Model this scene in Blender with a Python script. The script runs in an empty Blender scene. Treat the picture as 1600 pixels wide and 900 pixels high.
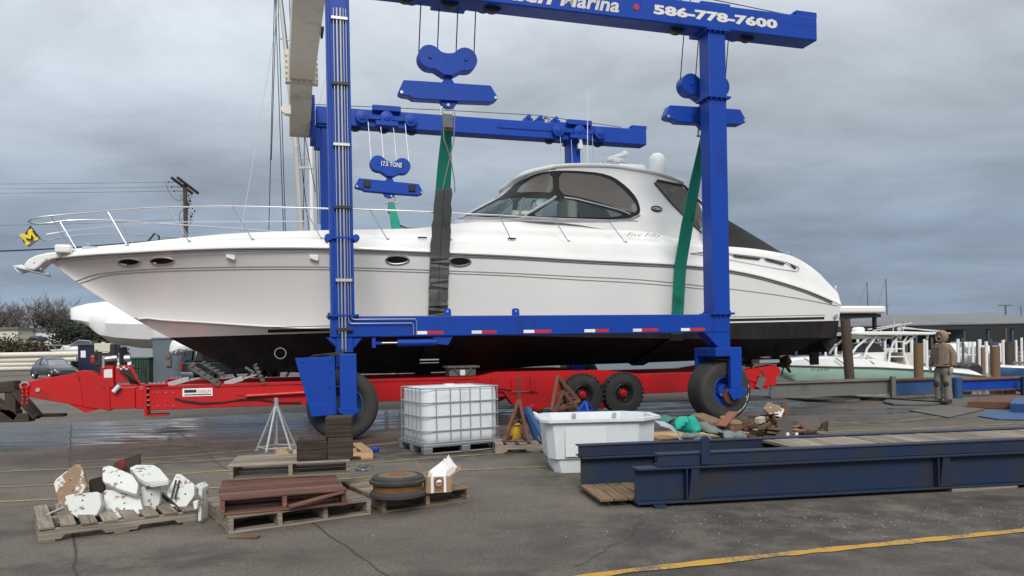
import bpy, bmesh, math, random
from math import sin, cos, pi, radians, sqrt, atan2
from mathutils import Vector, Matrix, Euler, noise
from mathutils.geometry import delaunay_2d_cdt
random.seed(7)
scene = bpy.context.scene
COL = scene.collection
# ---------------------------------------------------------------- survey of the place
# the yard is laid out in metres: camera at the origin, 1.65 m above the ground, looking along +Y
FOC, HC, ROLL = 1200.0, 1.65, 0.018
def ray(x, y):
    u, v = x - 800.0, 542.0 - y
    return ((u*cos(ROLL) + v*sin(ROLL))/FOC, (-u*sin(ROLL) + v*cos(ROLL))/FOC)
def W(x, y, D):
    rx, rz = ray(x, y)
    return Vector((rx*D, D, HC + rz*D))
def G(x, y, z=0.0):
    rx, rz = ray(x, y)
    D = (z - HC)/rz
    return Vector((rx*D, D, z))
YAW = radians(17.0); CA, SA = cos(YAW), sin(YAW)
LIFT = Matrix.Rotation(YAW, 4, 'Z')          # frame of the hoist, boat and trailer: a along, n across, z up
def L(x, y, n):
    rx, rz = ray(x, y)
    D = n/(CA - SA*rx)
    return Vector((CA*rx*D + SA*D, n, HC + rz*D))
I4 = Matrix.Identity(4)
def frame(loc, rz=0.0, rx=0.0, ry=0.0):
    return Matrix.Translation(Vector(loc)) @ Euler((rx, ry, rz), 'XYZ').to_matrix().to_4x4()

WORLD = {}
def thing(name, label, cat, F=I4, group=None):
    o = bpy.data.objects.new(name, None); COL.objects.link(o)
    o.empty_display_size = 0.2
    o.matrix_world = F; WORLD[o.name] = F.copy()
    o['label'] = label; o['category'] = cat
    if group: o['group'] = group
    return o

class MB:
    def __init__(s):
        s.v = []; s.f = []; s.var = []; s.uv = []; s.mi = []; s.m = 0
    def add(s, vs, fs, uvs=None, var=None):
        b = len(s.v); s.v += [Vector(p) for p in vs]
        if var is None: var = random.random()
        for i, f in enumerate(fs):
            s.f.append([b+k for k in f]); s.var.append(var); s.mi.append(s.m)
            s.uv.append(uvs[i] if uvs else None)
        return s
    def box(s, c, size, R=None, taper=1.0, var=None):
        c = Vector(c); hx, hy, hz = size[0]/2, size[1]/2, size[2]/2
        vs = []
        for dz in (-1, 1):
            t = taper if dz > 0 else 1.0
            for dx, dy in ((-1,-1),(1,-1),(1,1),(-1,1)):
                vs.append(Vector((dx*hx*t, dy*hy*t, dz*hz)))
        fs = [(0,3,2,1),(4,5,6,7),(0,1,5,4),(1,2,6,5),(2,3,7,6),(3,0,4,7)]
        ax = max(range(3), key=lambda i: size[i]); off = random.random()*50
        uvs = []
        for f in fs:
            n = (vs[f[1]]-vs[f[0]]).cross(vs[f[2]]-vs[f[0]])
            na = max(range(3), key=lambda i: abs(n[i]))
            oth = [i for i in range(3) if i != na]
            if ax in oth: ua = ax; va = [i for i in oth if i != ax][0]
            else: ua, va = oth
            uvs.append([(vs[k][ua]+off, vs[k][va]+off*1.7) for k in f])
        if R is not None:
            if not isinstance(R, Matrix): R = Euler(R, 'XYZ').to_matrix()
            vs = [R.to_3x3() @ p for p in vs]
        return s.add([p + c for p in vs], fs, uvs, var)
    def bx(s, x0, x1, y0, y1, z0, z1, **k):
        return s.box(((x0+x1)/2, (y0+y1)/2, (z0+z1)/2), (abs(x1-x0), abs(y1-y0), abs(z1-z0)), **k)
    def bar(s, p0, p1, w, h, up=(0,0,1), var=None):
        p0, p1 = Vector(p0), Vector(p1); d = p1-p0; l = d.length; x = d.normalized()
        up = Vector(up)
        if abs(x.dot(up)) > .98: up = Vector((0,1,0))
        y = up.cross(x).normalized(); z = x.cross(y)
        R = Matrix((x, y, z)).transposed()
        return s.box((p0+p1)/2, (l, w, h), R, var=var)
    def tube(s, pts, r, seg=8, closed=False, cap=True):
        pts = [Vector(p) for p in pts]; n = len(pts)
        rr = r if isinstance(r, (list, tuple)) else [r]*n
        vs = []; ref = None
        for i, p in enumerate(pts):
            a = pts[i-1] if i > 0 else (pts[-1] if closed else p)
            b = pts[i+1] if i < n-1 else (pts[0] if closed else p)
            t = (b-a)
            t = t.normalized() if t.length > 1e-9 else Vector((0,0,1))
            if ref is None:
                ref = Vector((0,0,1)) if abs(t.z) < .9 else Vector((1,0,0))
            x = (ref - t*ref.dot(t))
            if x.length < 1e-6: x = t.orthogonal()
            x.normalize(); y = t.cross(x); ref = x
            for k in range(seg):
                an = 2*pi*k/seg
                vs.append(p + (x*cos(an) + y*sin(an))*rr[i])
        fs = []
        m = n if closed else n-1
        for i in range(m):
            j = (i+1) % n
            for k in range(seg):
                k2 = (k+1) % seg
                fs.append((i*seg+k, i*seg+k2, j*seg+k2, j*seg+k))
        if cap and not closed:
            fs.append(tuple(range(seg))[::-1]); fs.append(tuple((n-1)*seg+k for k in range(seg)))
        return s.add(vs, fs)
    def cyl(s, p0, p1, r0, r1=None, seg=12):
        return s.tube([p0, p1], [r0, r0 if r1 is None else r1], seg)
    def prism(s, poly, vec, var=None):
        poly = [Vector(p) for p in poly]; vec = Vector(vec); n = len(poly)
        vs = poly + [p+vec for p in poly]
        fs = [tuple(range(n))[::-1], tuple(range(n, 2*n))]
        for i in range(n):
            j = (i+1) % n
            fs.append((i, j, n+j, n+i))
        return s.add(vs, fs, None, var)
    def lathe(s, prof, o, axis, seg=32):
        o = Vector(o); ax = Vector(axis).normalized(); x = ax.orthogonal().normalized(); y = ax.cross(x)
        vs = []; fs = []; n = len(prof)
        for r, h in prof:
            for k in range(seg):
                an = 2*pi*k/seg
                vs.append(o + ax*h + (x*cos(an)+y*sin(an))*max(r, 1e-4))
        for i in range(n-1):
            for k in range(seg):
                k2 = (k+1) % seg
                fs.append((i*seg+k, i*seg+k2, (i+1)*seg+k2, (i+1)*seg+k))
        return s.add(vs, fs)
    def ball(s, c, r, seg=14, rings=8, R=None, half=False):
        c = Vector(c); r = Vector(r) if isinstance(r, (tuple, list, Vector)) else Vector((r, r, r))
        vs = []; fs = []
        t0 = 0
        for i in range(rings+1):
            th = pi*(i/rings)*(0.5 if half else 1)
            for k in range(seg):
                an = 2*pi*k/seg
                p = Vector((sin(th)*cos(an)*r.x, sin(th)*sin(an)*r.y, cos(th)*r.z))
                if R is not None: p = R @ p
                vs.append(c+p)
        for i in range(rings):
            for k in range(seg):
                k2 = (k+1) % seg
                fs.append((i*seg+k, (i+1)*seg+k, (i+1)*seg+k2, i*seg+k2))
        return s.add(vs, fs)
    def grid(s, rows, close=False):
        n = len(rows); m = len(rows[0]); vs = [p for r in rows for p in r]; fs = []
        for i in range(n-1):
            for k in range(m if close else m-1):
                k2 = (k+1) % m
                fs.append((i*m+k, i*m+k2, (i+1)*m+k2, (i+1)*m+k))
        return s.add(vs, fs)
    def ribbon(s, pts, wd, width, thick=.01):
        """strap along pts, width direction wd (vector or list)"""
        pts = [Vector(p) for p in pts]; n = len(pts)
        ws = width if isinstance(width, (list, tuple)) else [width]*n
        wds = wd if isinstance(wd, list) else [Vector(wd)]*n
        vs = []
        for i, p in enumerate(pts):
            a = pts[max(0, i-1)]; b = pts[min(n-1, i+1)]
            t = (b-a).normalized(); w = (wds[i]-t*wds[i].dot(t)).normalized(); nn = t.cross(w)
            for sx, sy in ((-1,-1),(1,-1),(1,1),(-1,1)):
                vs.append(p + w*ws[i]/2*sx + nn*thick/2*sy)
        fs = [(3,2,1,0), tuple((n-1)*4+k for k in range(4))]
        for i in range(n-1):
            for k in range(4):
                k2 = (k+1) % 4
                fs.append((i*4+k, i*4+k2, (i+1)*4+k2, (i+1)*4+k))
        return s.add(vs, fs)
    def xf(s, M, start=0):
        for i in range(start, len(s.v)): s.v[i] = M @ s.v[i]
        return s
    def build(s, name, mats, parent=None, F=I4, smooth=False, bevel=0, label=None, cat=None, group=None,
              kind=None, seg=1, weld=False, sharp=35, sub=0, norm=True):
        if not isinstance(mats, (list, tuple)): mats = [mats]
        vs = [F @ p for p in s.v]
        if parent is not None:
            PW = WORLD[parent.name]; inv = PW.inverted(); OW = PW
        else:
            xs = [p.x for p in vs]; ys = [p.y for p in vs]; zs = [p.z for p in vs]
            o = Vector(((min(xs)+max(xs))/2, (min(ys)+max(ys))/2, min(zs)))
            rz = F.to_euler().z
            OW = Matrix.Translation(o) @ Matrix.Rotation(rz, 4, 'Z'); inv = OW.inverted()
        vs = [inv @ p for p in vs]
        me = bpy.data.meshes.new(name)
        me.from_pydata(vs, [], s.f)
        for m in mats: me.materials.append(m)
        if any(s.mi): me.polygons.foreach_set('material_index', s.mi)
        at = me.attributes.new('var', 'FLOAT', 'FACE'); at.data.foreach_set('value', s.var)
        if any(u is not None for u in s.uv):
            uvl = me.uv_layers.new(name='UVMap')
            li = 0; data = uvl.data
            for i, f in enumerate(s.f):
                u = s.uv[i]
                for k in range(len(f)):
                    data[li].uv = u[k] if u else (vs[f[k]].x+vs[f[k]].y, vs[f[k]].z)
                    li += 1
        if weld or norm:
            bm = bmesh.new(); bm.from_mesh(me)
            if weld: bmesh.ops.remove_doubles(bm, verts=bm.verts, dist=1e-4)
            bmesh.ops.recalc_face_normals(bm, faces=bm.faces)
            bm.to_mesh(me); bm.free()
        if smooth:
            me.polygons.foreach_set('use_smooth', [True]*len(me.polygons))
            if sharp < 180: me.set_sharp_from_angle(angle=radians(sharp))
        me.update()
        o = bpy.data.objects.new(name, me); COL.objects.link(o)
        if parent is not None:
            o.parent = parent
        else:
            o.matrix_world = OW
        WORLD[o.name] = OW.copy()
        if bevel:
            b = o.modifiers.new('bevel', 'BEVEL'); b.width = bevel; b.segments = seg; b.limit_method = 'ANGLE'; b.angle_limit = radians(40)
            b.harden_normals = False
        if sub:
            b = o.modifiers.new('sub', 'SUBSURF'); b.levels = sub; b.render_levels = sub
        if label: o['label'] = label
        if cat: o['category'] = cat
        if group: o['group'] = group
        if kind: o['kind'] = kind
        return o

def copy_tree(o, parent=None, M=None, label=None):
    c = o.copy(); COL.objects.link(c)
    if parent is not None: c.parent = parent
    if M is not None: c.matrix_world = M; WORLD[c.name] = M.copy()
    if label: c['label'] = label
    for ch in [q for q in bpy.data.objects if q.parent == o]:
        copy_tree(ch, c)
    return c

_dg = None
def text_into(mb, s, M, size=1.0, ext=.004, off=0.0, shear=0.0, sx=1.0, space=1.0, align='LEFT'):
    cu = bpy.data.curves.new('txt', 'FONT'); cu.body = s; cu.size = size; cu.extrude = ext; cu.offset = off
    cu.shear = shear; cu.space_character = space; cu.align_x = align; cu.resolution_u = 2
    ob = bpy.data.objects.new('txt', cu); COL.objects.link(ob)
    dg = bpy.context.evaluated_depsgraph_get(); ev = ob.evaluated_get(dg); me = ev.to_mesh()
    S = M @ Matrix.Diagonal((sx, 1, 1, 1))
    mb.add([S @ v.co for v in me.vertices], [tuple(p.vertices) for p in me.polygons])
    ev.to_mesh_clear(); bpy.data.objects.remove(ob); bpy.data.curves.remove(cu)

def interp(pts, x):
    if x <= pts[0][0]: return pts[0][1]
    for i in range(len(pts)-1):
        if x <= pts[i+1][0]:
            t = (x-pts[i][0])/(pts[i+1][0]-pts[i][0]+1e-9)
            return pts[i][1]*(1-t)+pts[i+1][1]*t
    return pts[-1][1]
def sinterp(pts, x):
    # smooth (catmull) interpolation of a table
    if x <= pts[0][0]: return pts[0][1]
    if x >= pts[-1][0]: return pts[-1][1]
    for i in range(len(pts)-1):
        if x <= pts[i+1][0]:
            x0, y0 = pts[i]; x1, y1 = pts[i+1]
            m = (y1-y0)/(x1-x0)
            ma = (pts[i+1][1]-pts[i-1][1])/(pts[i+1][0]-pts[i-1][0]) if i > 0 else m
            mb_ = (pts[i+2][1]-pts[i][1])/(pts[i+2][0]-pts[i][0]) if i+2 < len(pts) else m
            t = (x-x0)/(x1-x0); h = x1-x0
            return ((2*t**3-3*t*t+1)*y0 + (t**3-2*t*t+t)*h*ma + (-2*t**3+3*t*t)*y1 + (t**3-t*t)*h*mb_)

# ---------------------------------------------------------------- materials
class NT:
    def __init__(s, name):
        s.m = bpy.data.materials.new(name); s.m.use_nodes = True
        s.t = s.m.node_tree; s.n = s.t.nodes; s.l = s.t.links
        s.p = s.n['Principled BSDF']; s.out = s.n['Material Output']
    def N(s, typ, **k):
        n = s.n.new(typ)
        for a, b in k.items():
            if a.startswith('i_'): n.inputs[a[2:].replace('_', ' ')].default_value = b
            else: setattr(n, a, b)
        return n
    def link(s, a, b): s.l.new(a, b)
    def math(s, op, a, b=None, clamp=False):
        n = s.n.new('ShaderNodeMath'); n.operation = op; n.use_clamp = clamp
        for i, q in enumerate((a, b)):
            if q is None: continue
            if isinstance(q, (int, float)): n.inputs[i].default_value = q
            else: s.l.new(q, n.inputs[i])
        return n.outputs[0]
    def mix(s, fac, a, b):
        n = s.n.new('ShaderNodeMix'); n.data_type = 'RGBA'
        for i, q in ((0, fac), (6, a), (7, b)):
            if isinstance(q, (int, float)): n.inputs[i].default_value = q
            elif isinstance(q, tuple): n.inputs[i].default_value = (*q[:3], 1)
            else: s.l.new(q, n.inputs[i])
        return n.outputs[2]
    def ramp(s, src, p0, p1):
        n = s.n.new('ShaderNodeMapRange'); n.interpolation_type = 'SMOOTHSTEP'; n.clamp = True
        n.inputs[1].default_value = p0; n.inputs[2].default_value = p1
        s.l.new(src, n.inputs[0]); return n.outputs[0]
    def coord(s, kind='Object'):
        return s.n.new('ShaderNodeTexCoord').outputs[kind]
    def noise(s, vec, scale, detail=4, rough=.55, dist=0):
        n = s.n.new('ShaderNodeTexNoise'); n.inputs['Scale'].default_value = scale
        n.inputs['Detail'].default_value = detail; n.inputs['Roughness'].default_value = rough
        n.inputs['Distortion'].default_value = dist
        if vec is not None: s.l.new(vec, n.inputs['Vector'])
        return n.outputs['Fac']
    def mapv(s, vec, sc=(1,1,1), loc=(0,0,0), rot=(0,0,0)):
        n = s.n.new('ShaderNodeMapping'); s.l.new(vec, n.inputs[0])
        n.inputs['Location'].default_value = loc; n.inputs['Rotation'].default_value = rot; n.inputs['Scale'].default_value = sc
        return n.outputs[0]
    def bump(s, h, strength=.3, dist=.01):
        n = s.n.new('ShaderNodeBump'); n.inputs['Strength'].default_value = strength; n.inputs['Distance'].default_value = dist
        s.l.new(h, n.inputs['Height']); s.l.new(n.outputs[0], s.p.inputs['Normal']); return n

def paint(name, col, rough=.4, metal=0.0, dirt=None, dirt_amt=.35, scale=2.5, bump=.15, coat=0, vvar=.12, streak=False, bscale=60, lo=.5, hi=.75, spec=.5):
    t = NT(name); c = t.coord()
    v = t.mapv(c, (1,1,.25)) if streak else c
    n1 = t.noise(v, scale, 6, .65)
    n2 = t.noise(c, bscale, 3)
    dirt = dirt or tuple(x*.45 for x in col)
    f = t.math('MULTIPLY', t.ramp(n1, lo, hi), dirt_amt)
    base = t.mix(f, col, dirt)
    at = t.N('ShaderNodeAttribute', attribute_name='var')
    vv = t.math('ADD', t.math('MULTIPLY', t.math('SUBTRACT', at.outputs['Fac'], .5), vvar*2), 1.0)
    nn = t.math('ADD', t.math('MULTIPLY', t.math('SUBTRACT', n2, .5), vvar), 0.0)
    hs = t.N('ShaderNodeHueSaturation'); t.link(base, hs.inputs['Color']); t.link(t.math('ADD', vv, nn), hs.inputs['Value'])
    t.link(hs.outputs[0], t.p.inputs['Base Color'])
    r = t.math('ADD', t.math('MULTIPLY', n1, .25), rough-.12, True); t.link(r, t.p.inputs['Roughness'])
    t.p.inputs['Metallic'].default_value = metal
    t.p.inputs['Coat Weight'].default_value = coat
    t.p.inputs['Coat Roughness'].default_value = .08
    t.p.inputs['Specular IOR Level'].default_value = spec
    if bump: t.bump(n2, bump, .004)
    return t.m

def wood(name, col, dark, rough=.85, vvar=.25, grain=1.0, paintcol=None, paint_amt=0):
    t = NT(name); c = t.coord('UV')
    g = t.noise(t.mapv(c, (1.6,38*grain,1)), 1.0, 5, .7, .6)
    s = t.noise(t.mapv(c, (1.0,6,1)), 1.3, 3)
    base = t.mix(t.ramp(g, .38, .66), dark, col)
    base = t.mix(t.math('MULTIPLY', t.ramp(s, .55, .8), .6), base, tuple(x*.5 for x in dark))
    if paintcol:
        pn = t.noise(t.coord(), 6, 6, .7)
        base = t.mix(t.ramp(pn, paint_amt-.03, paint_amt+.03), base, paintcol)
    at = t.N('ShaderNodeAttribute', attribute_name='var')
    vv = t.math('ADD', t.math('MULTIPLY', t.math('SUBTRACT', at.outputs['Fac'], .5), vvar*2), 1.0)
    hs = t.N('ShaderNodeHueSaturation'); t.link(base, hs.inputs['Color']); t.link(vv, hs.inputs['Value'])
    t.link(hs.outputs[0], t.p.inputs['Base Color']); t.p.inputs['Roughness'].default_value = rough
    t.p.inputs['Specular IOR Level'].default_value = .25
    t.bump(g, .5, .006)
    return t.m

def glass(name, tint, refl=.12, rough=.02, alpha=0.0, body=(.1,.1,.1)):
    t = NT(name); t.n.remove(t.p)
    tr = t.N('ShaderNodeBsdfTransparent'); tr.inputs[0].default_value = (*tint, 1)
    gl = t.N('ShaderNodeBsdfGlossy'); gl.inputs['Roughness'].default_value = rough; gl.inputs[0].default_value = (.9,.95,1,1)
    df = t.N('ShaderNodeBsdfDiffuse'); df.inputs[0].default_value = (*body, 1)
    m0 = t.N('ShaderNodeMixShader'); m0.inputs[0].default_value = alpha
    t.link(tr.outputs[0], m0.inputs[1]); t.link(df.outputs[0], m0.inputs[2])
    fr = t.N('ShaderNodeFresnel'); fr.inputs[0].default_value = 1.45
    fac = t.math('ADD', fr.outputs[0], refl-.04, True)
    mx = t.N('ShaderNodeMixShader'); t.link(fac, mx.inputs[0]); t.link(m0.outputs[0], mx.inputs[1]); t.link(gl.outputs[0], mx.inputs[2])
    t.link(mx.outputs[0], t.out.inputs[0])
    return t.m

M = {}
M['blue'] = paint('hoist_blue_paint', (.004,.050,.345), .42, dirt=(.012,.022,.09), dirt_amt=.6, scale=2.6, streak=True, coat=0, bump=.08, vvar=.06, spec=.3, lo=.52, hi=.80)
M['blue_old'] = paint('old_navy_steel', (.010,.024,.062), .55, dirt=(.024,.025,.031), dirt_amt=1, scale=2.6, bump=.4, vvar=.15, lo=.40, hi=.72, spec=.35)
M['blue_mid'] = paint('weathered_blue_steel', (.02,.075,.20), .55, dirt=(.07,.07,.07), dirt_amt=.7, scale=1.2)
M['grey_steel'] = paint('grey_painted_steel', (.13,.13,.12), .6, dirt=(.05,.05,.045), dirt_amt=.6, scale=1.5, streak=True)
M['beige'] = paint('beige_beam_paint', (.66,.61,.51), .5, dirt=(.36,.32,.25), dirt_amt=.6, scale=2.0, streak=True)
M['red'] = paint('trailer_red_paint', (.50,.006,.008), .38, dirt=(.16,.012,.012), dirt_amt=.55, scale=3, coat=.1, bump=.05, vvar=.05)
M['gel'] = paint('white_gelcoat', (.80,.80,.785), .22, dirt=(.70,.69,.66), dirt_amt=.4, scale=.8, bump=0, vvar=.01, coat=.5)
M['white'] = paint('white_plastic', (.64,.68,.70), .45, dirt=(.45,.46,.46), dirt_amt=.5, scale=3, bump=.1, vvar=.04)
M['wrap'] = paint('white_shrink_wrap', (.76,.77,.78), .45, dirt=(.6,.61,.63), dirt_amt=.5, scale=1.3, bump=.12, vvar=.03, bscale=3)
M['chrome'] = paint('polished_steel', (.62,.63,.65), .36, 1.0, dirt_amt=.1, bump=0, vvar=.02)
M['galv'] = paint('galvanised_steel', (.50,.52,.54), .42, .85, dirt=(.25,.26,.27), dirt_amt=.5, scale=8, bump=.1)
M['black'] = paint('black_rubber', (.018,.018,.019), .7, dirt=(.06,.055,.05), dirt_amt=.5, scale=5, bump=.3)
M['tyre'] = paint('tyre_rubber', (.035,.034,.034), .75, dirt=(.10,.085,.07), dirt_amt=.55, scale=4, bump=.3, bscale=90)
M['blackmetal'] = paint('black_metal', (.02,.02,.022), .45, dirt_amt=.3, bump=.1)
M['rust'] = paint('rusty_steel', (.13,.055,.035), .85, dirt=(.05,.03,.025), dirt_amt=.8, scale=7, bump=.5, vvar=.3)
M['rust_or'] = paint('orange_rust', (.17,.075,.022), .85, dirt=(.06,.032,.02), dirt_amt=.8, scale=10, bump=.5, vvar=.1)
M['teal'] = paint('teal_webbing', (.008,.25,.17), .75, dirt=(.006,.07,.055), dirt_amt=.8, scale=3, bump=.5, bscale=120, vvar=.05)
M['sleeve'] = paint('grey_sling_sleeve', (.115,.125,.115), .85, dirt=(.028,.026,.024), dirt_amt=.9, scale=1.6, bump=.5, bscale=70, vvar=.06)
M['greycloth'] = paint('grey_rubber_mat', (.15,.175,.175), .8, dirt=(.07,.08,.08), dirt_amt=.6, scale=4, bump=.3)
M['navycan'] = paint('navy_paint', (.012,.018,.05), .4, bump=.05)
M['frameblack'] = paint('black_window_frame', (.010,.010,.011), .6, bump=0, vvar=.02, spec=.25)
M['bottom'] = paint('black_bottom_paint', (.010,.008,.009), .75, dirt=(.035,.025,.022), dirt_amt=.7, scale=1.5, streak=True, bump=.3)
M['yellow'] = paint('yellow_paint', (.60,.36,.03), .8, dirt=(.20,.14,.06), dirt_amt=.6, scale=6)
M['card'] = paint('brown_cardboard', (.34,.21,.12), .85, dirt=(.22,.13,.07), dirt_amt=.4, scale=3, bump=.1)
M['signwhite'] = paint('white_sign_face', (.75,.75,.74), .5, dirt_amt=.1, bump=0)
M['redtape'] = paint('red_reflector', (.50,.02,.02), .4, dirt_amt=.2, bump=0)
M['wood_grey'] = wood('weathered_grey_wood', (.31,.265,.215), (.15,.125,.10))
M['wood_greyl'] = wood('pale_grey_wood', (.33,.26,.185), (.18,.135,.095))
M['wood_new'] = wood('fresh_yellow_wood', (.52,.36,.20), (.40,.25,.125))
M['wood_red'] = wood('faded_red_wood', (.19,.090,.066), (.095,.05,.04), vvar=.35)
M['wood_dark'] = wood('dark_timber', (.075,.058,.045), (.032,.025,.02))
M['wood_brown'] = wood('brown_timber', (.24,.165,.10), (.12,.08,.05))
M['pile'] = wood('piling_timber', (.30,.20,.11), (.16,.10,.055))
M['pile_grey'] = wood('grey_piling_timber', (.17,.13,.10), (.08,.06,.05))
M['padwhite'] = wood('flaking_white_pad', (.33,.22,.14), (.17,.10,.07), paintcol=(.62,.64,.62), paint_amt=.415, vvar=.08)
M['padworn'] = wood('worn_tan_pad', (.36,.27,.18), (.22,.14,.09), paintcol=(.62,.62,.58), paint_amt=.53, vvar=.08)
M['glass_dark'] = glass('tinted_vinyl', (.60,.58,.55), .01, .16, alpha=.38, body=(.30,.28,.26))
M['glass_clear'] = glass('clear_marine_glass', (.80,.93,.93), .02, .14, alpha=.08, body=(.35,.5,.5))
M['glass_car'] = glass('car_glass', (.06,.07,.08), .35,.05, alpha=.5, body=(.02,.02,.025))
M['vinyl'] = glass('clear_vinyl', (.55,.57,.60), .08, alpha=.25, body=(.25,.25,.27))
M['inner'] = paint('cream_interior', (.52,.50,.46), .7, dirt_amt=.1, bump=.05)
M['concrete_grey'] = paint('blue_grey_siding', (.10,.125,.15), .7, dirt_amt=.3)
M['lamp_red'] = paint('red_lens', (.45,.01,.01), .2, bump=0)
M['car_grey'] = paint('slate_car_paint', (.035,.04,.05), .3, coat=.6, bump=0, vvar=.02)
M['car_black'] = paint('black_car_paint', (.012,.013,.016), .25, coat=.6, bump=0, vvar=.02)
M['green_bin'] = paint('dark_green_steel', (.015,.05,.035), .6)
M['pvc'] = paint('cream_pipe', (.68,.65,.56), .5, dirt=(.5,.47,.4), dirt_amt=.4, scale=1, vvar=.04)
M['mint'] = paint('mint_gelcoat', (.48,.70,.60), .3, dirt_amt=.15, bump=0, coat=.3, vvar=.02)
M['blue_tarp'] = paint('blue_hull_paint', (.03,.14,.30), .5, dirt_amt=.3)
M['tan'] = paint('tan_work_jacket', (.235,.175,.13), .9, dirt=(.12,.085,.06), dirt_amt=.5, scale=6, bump=.5, bscale=25)
M['khaki'] = paint('grey_green_trousers', (.215,.21,.175), .9, dirt=(.10,.095,.08), dirt_amt=.5, scale=6, bump=.5, bscale=25)
M['skin'] = paint('skin', (.30,.16,.11), .6, dirt_amt=.1, bump=.1)
M['boot'] = paint('dark_boots', (.045,.035,.03), .8)
M['glove'] = paint('pale_work_gloves', (.45,.43,.38), .9, dirt_amt=.4, scale=12)
M['foam'] = paint('siding_cream', (.60,.58,.47), .7, dirt_amt=.2)
# ================================================================ camera, light, sky
cam = bpy.data.cameras.new('camera'); co = bpy.data.objects.new('camera', cam); COL.objects.link(co)
cam.sensor_width = 36; cam.lens = FOC/1600*36
co.location = (0, 0, HC)
co.rotation_mode = 'QUATERNION'
# roll about the view axis: content turns anticlockwise, so the camera turns clockwise
co.rotation_quaternion = (Matrix.Rotation(ROLL, 4, 'Y') @ Matrix.Rotation(radians(90), 4, 'X')).to_quaternion()
cam.shift_y = 92/1600
cam.clip_start = .1; cam.clip_end = 6000
scene.camera = co
scene.view_settings.view_transform = 'Standard'; scene.view_settings.look = 'None'
scene.view_settings.exposure = 0.06; scene.view_settings.gamma = 1
scene.view_settings.use_curve_mapping = False
SUN_EL, SUN_AZ = radians(38), radians(8)      # sun behind the camera, a little to the right
sd = Vector((-sin(SUN_AZ)*cos(SUN_EL), cos(SUN_AZ)*cos(SUN_EL), -sin(SUN_EL)))
sl = bpy.data.lights.new('sun', 'SUN'); sl.energy = 2.3; sl.angle = radians(24); sl.color = (1, .955, .89)
so = bpy.data.objects.new('sun', sl); COL.objects.link(so)
so.rotation_mode = 'QUATERNION'; so.rotation_quaternion = sd.to_track_quat('-Z', 'Y'); so.location = (5, -20, 30)

w = bpy.data.worlds.new('World'); scene.world = w; w.use_nodes = True
nt = w.node_tree; nt.nodes.clear()
def wn(t, **k):
    n = nt.nodes.new(t)
    for a, b in k.items(): setattr(n, a, b)
    return n
def wl(a, b): nt.links.new(a, b)
def wmath(op, a, b=None, clamp=False):
    n = wn('ShaderNodeMath', operation=op, use_clamp=clamp)
    for i, q in enumerate((a, b)):
        if q is None: continue
        if isinstance(q, (int, float)): n.inputs[i].default_value = q
        else: wl(q, n.inputs[i])
    return n.outputs[0]
sky = wn('ShaderNodeTexSky', sky_type='NISHITA', sun_disc=False)
sky.sun_elevation = SUN_EL; sky.sun_rotation = radians(180) - SUN_AZ; sky.dust_density = 2; sky.air_density = 1.2
tc = wn('ShaderNodeTexCoord'); sep = wn('ShaderNodeSeparateXYZ'); wl(tc.outputs['Generated'], sep.inputs[0])
X, Y, Z = sep.outputs
zc = wmath('ADD', wmath('MAXIMUM', Z, 0.0), .16)
px = wmath('DIVIDE', X, zc); py = wmath('DIVIDE', Y, zc)
cmb = wn('ShaderNodeCombineXYZ'); wl(px, cmb.inputs[0]); wl(py, cmb.inputs[1])
n1 = wn('ShaderNodeTexNoise'); n1.inputs['Scale'].default_value = 1.5; n1.inputs['Detail'].default_value = 8; n1.inputs['Roughness'].default_value = .60; n1.inputs['Distortion'].default_value = .3
mp = wn('ShaderNodeMapping'); mp.inputs['Scale'].default_value = (.75, 1.0, 1); mp.inputs['Location'].default_value = (.6, 1.3, 0); wl(cmb.outputs[0], mp.inputs[0]); wl(mp.outputs[0], n1.inputs['Vector'])
n2 = wn('ShaderNodeTexNoise'); n2.inputs['Scale'].default_value = .55; n2.inputs['Detail'].default_value = 3; wl(mp.outputs[0], n2.inputs['Vector'])
def ramp(src, stops):
    r = wn('ShaderNodeValToRGB'); wl(src, r.inputs[0]); e = r.color_ramp.elements
    e[0].position = stops[0][0]; e[0].color = (*stops[0][1], 1)
    e[1].position = stops[-1][0]; e[1].color = (*stops[-1][1], 1)
    for p, c in stops[1:-1]:
        q = e.new(p); q.color = (*c, 1)
    return r.outputs[0]
# colour of the overcast by elevation (radiance), darker and bluer towards the horizon
elev = ramp(wmath('MULTIPLY', wmath('MAXIMUM', Z, 0.0), 1.0), [(0, (.245,.32,.42)), (.05, (.215,.28,.375)), (.13, (.235,.295,.385)), (.24, (.39,.44,.50)), (.37, (.58,.63,.685)), (.55, (.84,.87,.90)), (1, (1.0,1.03,1.06))])
nm = wmath('ADD', wmath('MULTIPLY', n1.outputs['Fac'], .62), wmath('MULTIPLY', n2.outputs['Fac'], .55))
mr = wn('ShaderNodeMapRange'); mr.inputs[1].default_value = .42; mr.inputs[2].default_value = .76; mr.inputs[3].default_value = .72; mr.inputs[4].default_value = 1.50; wl(nm, mr.inputs[0])
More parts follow.
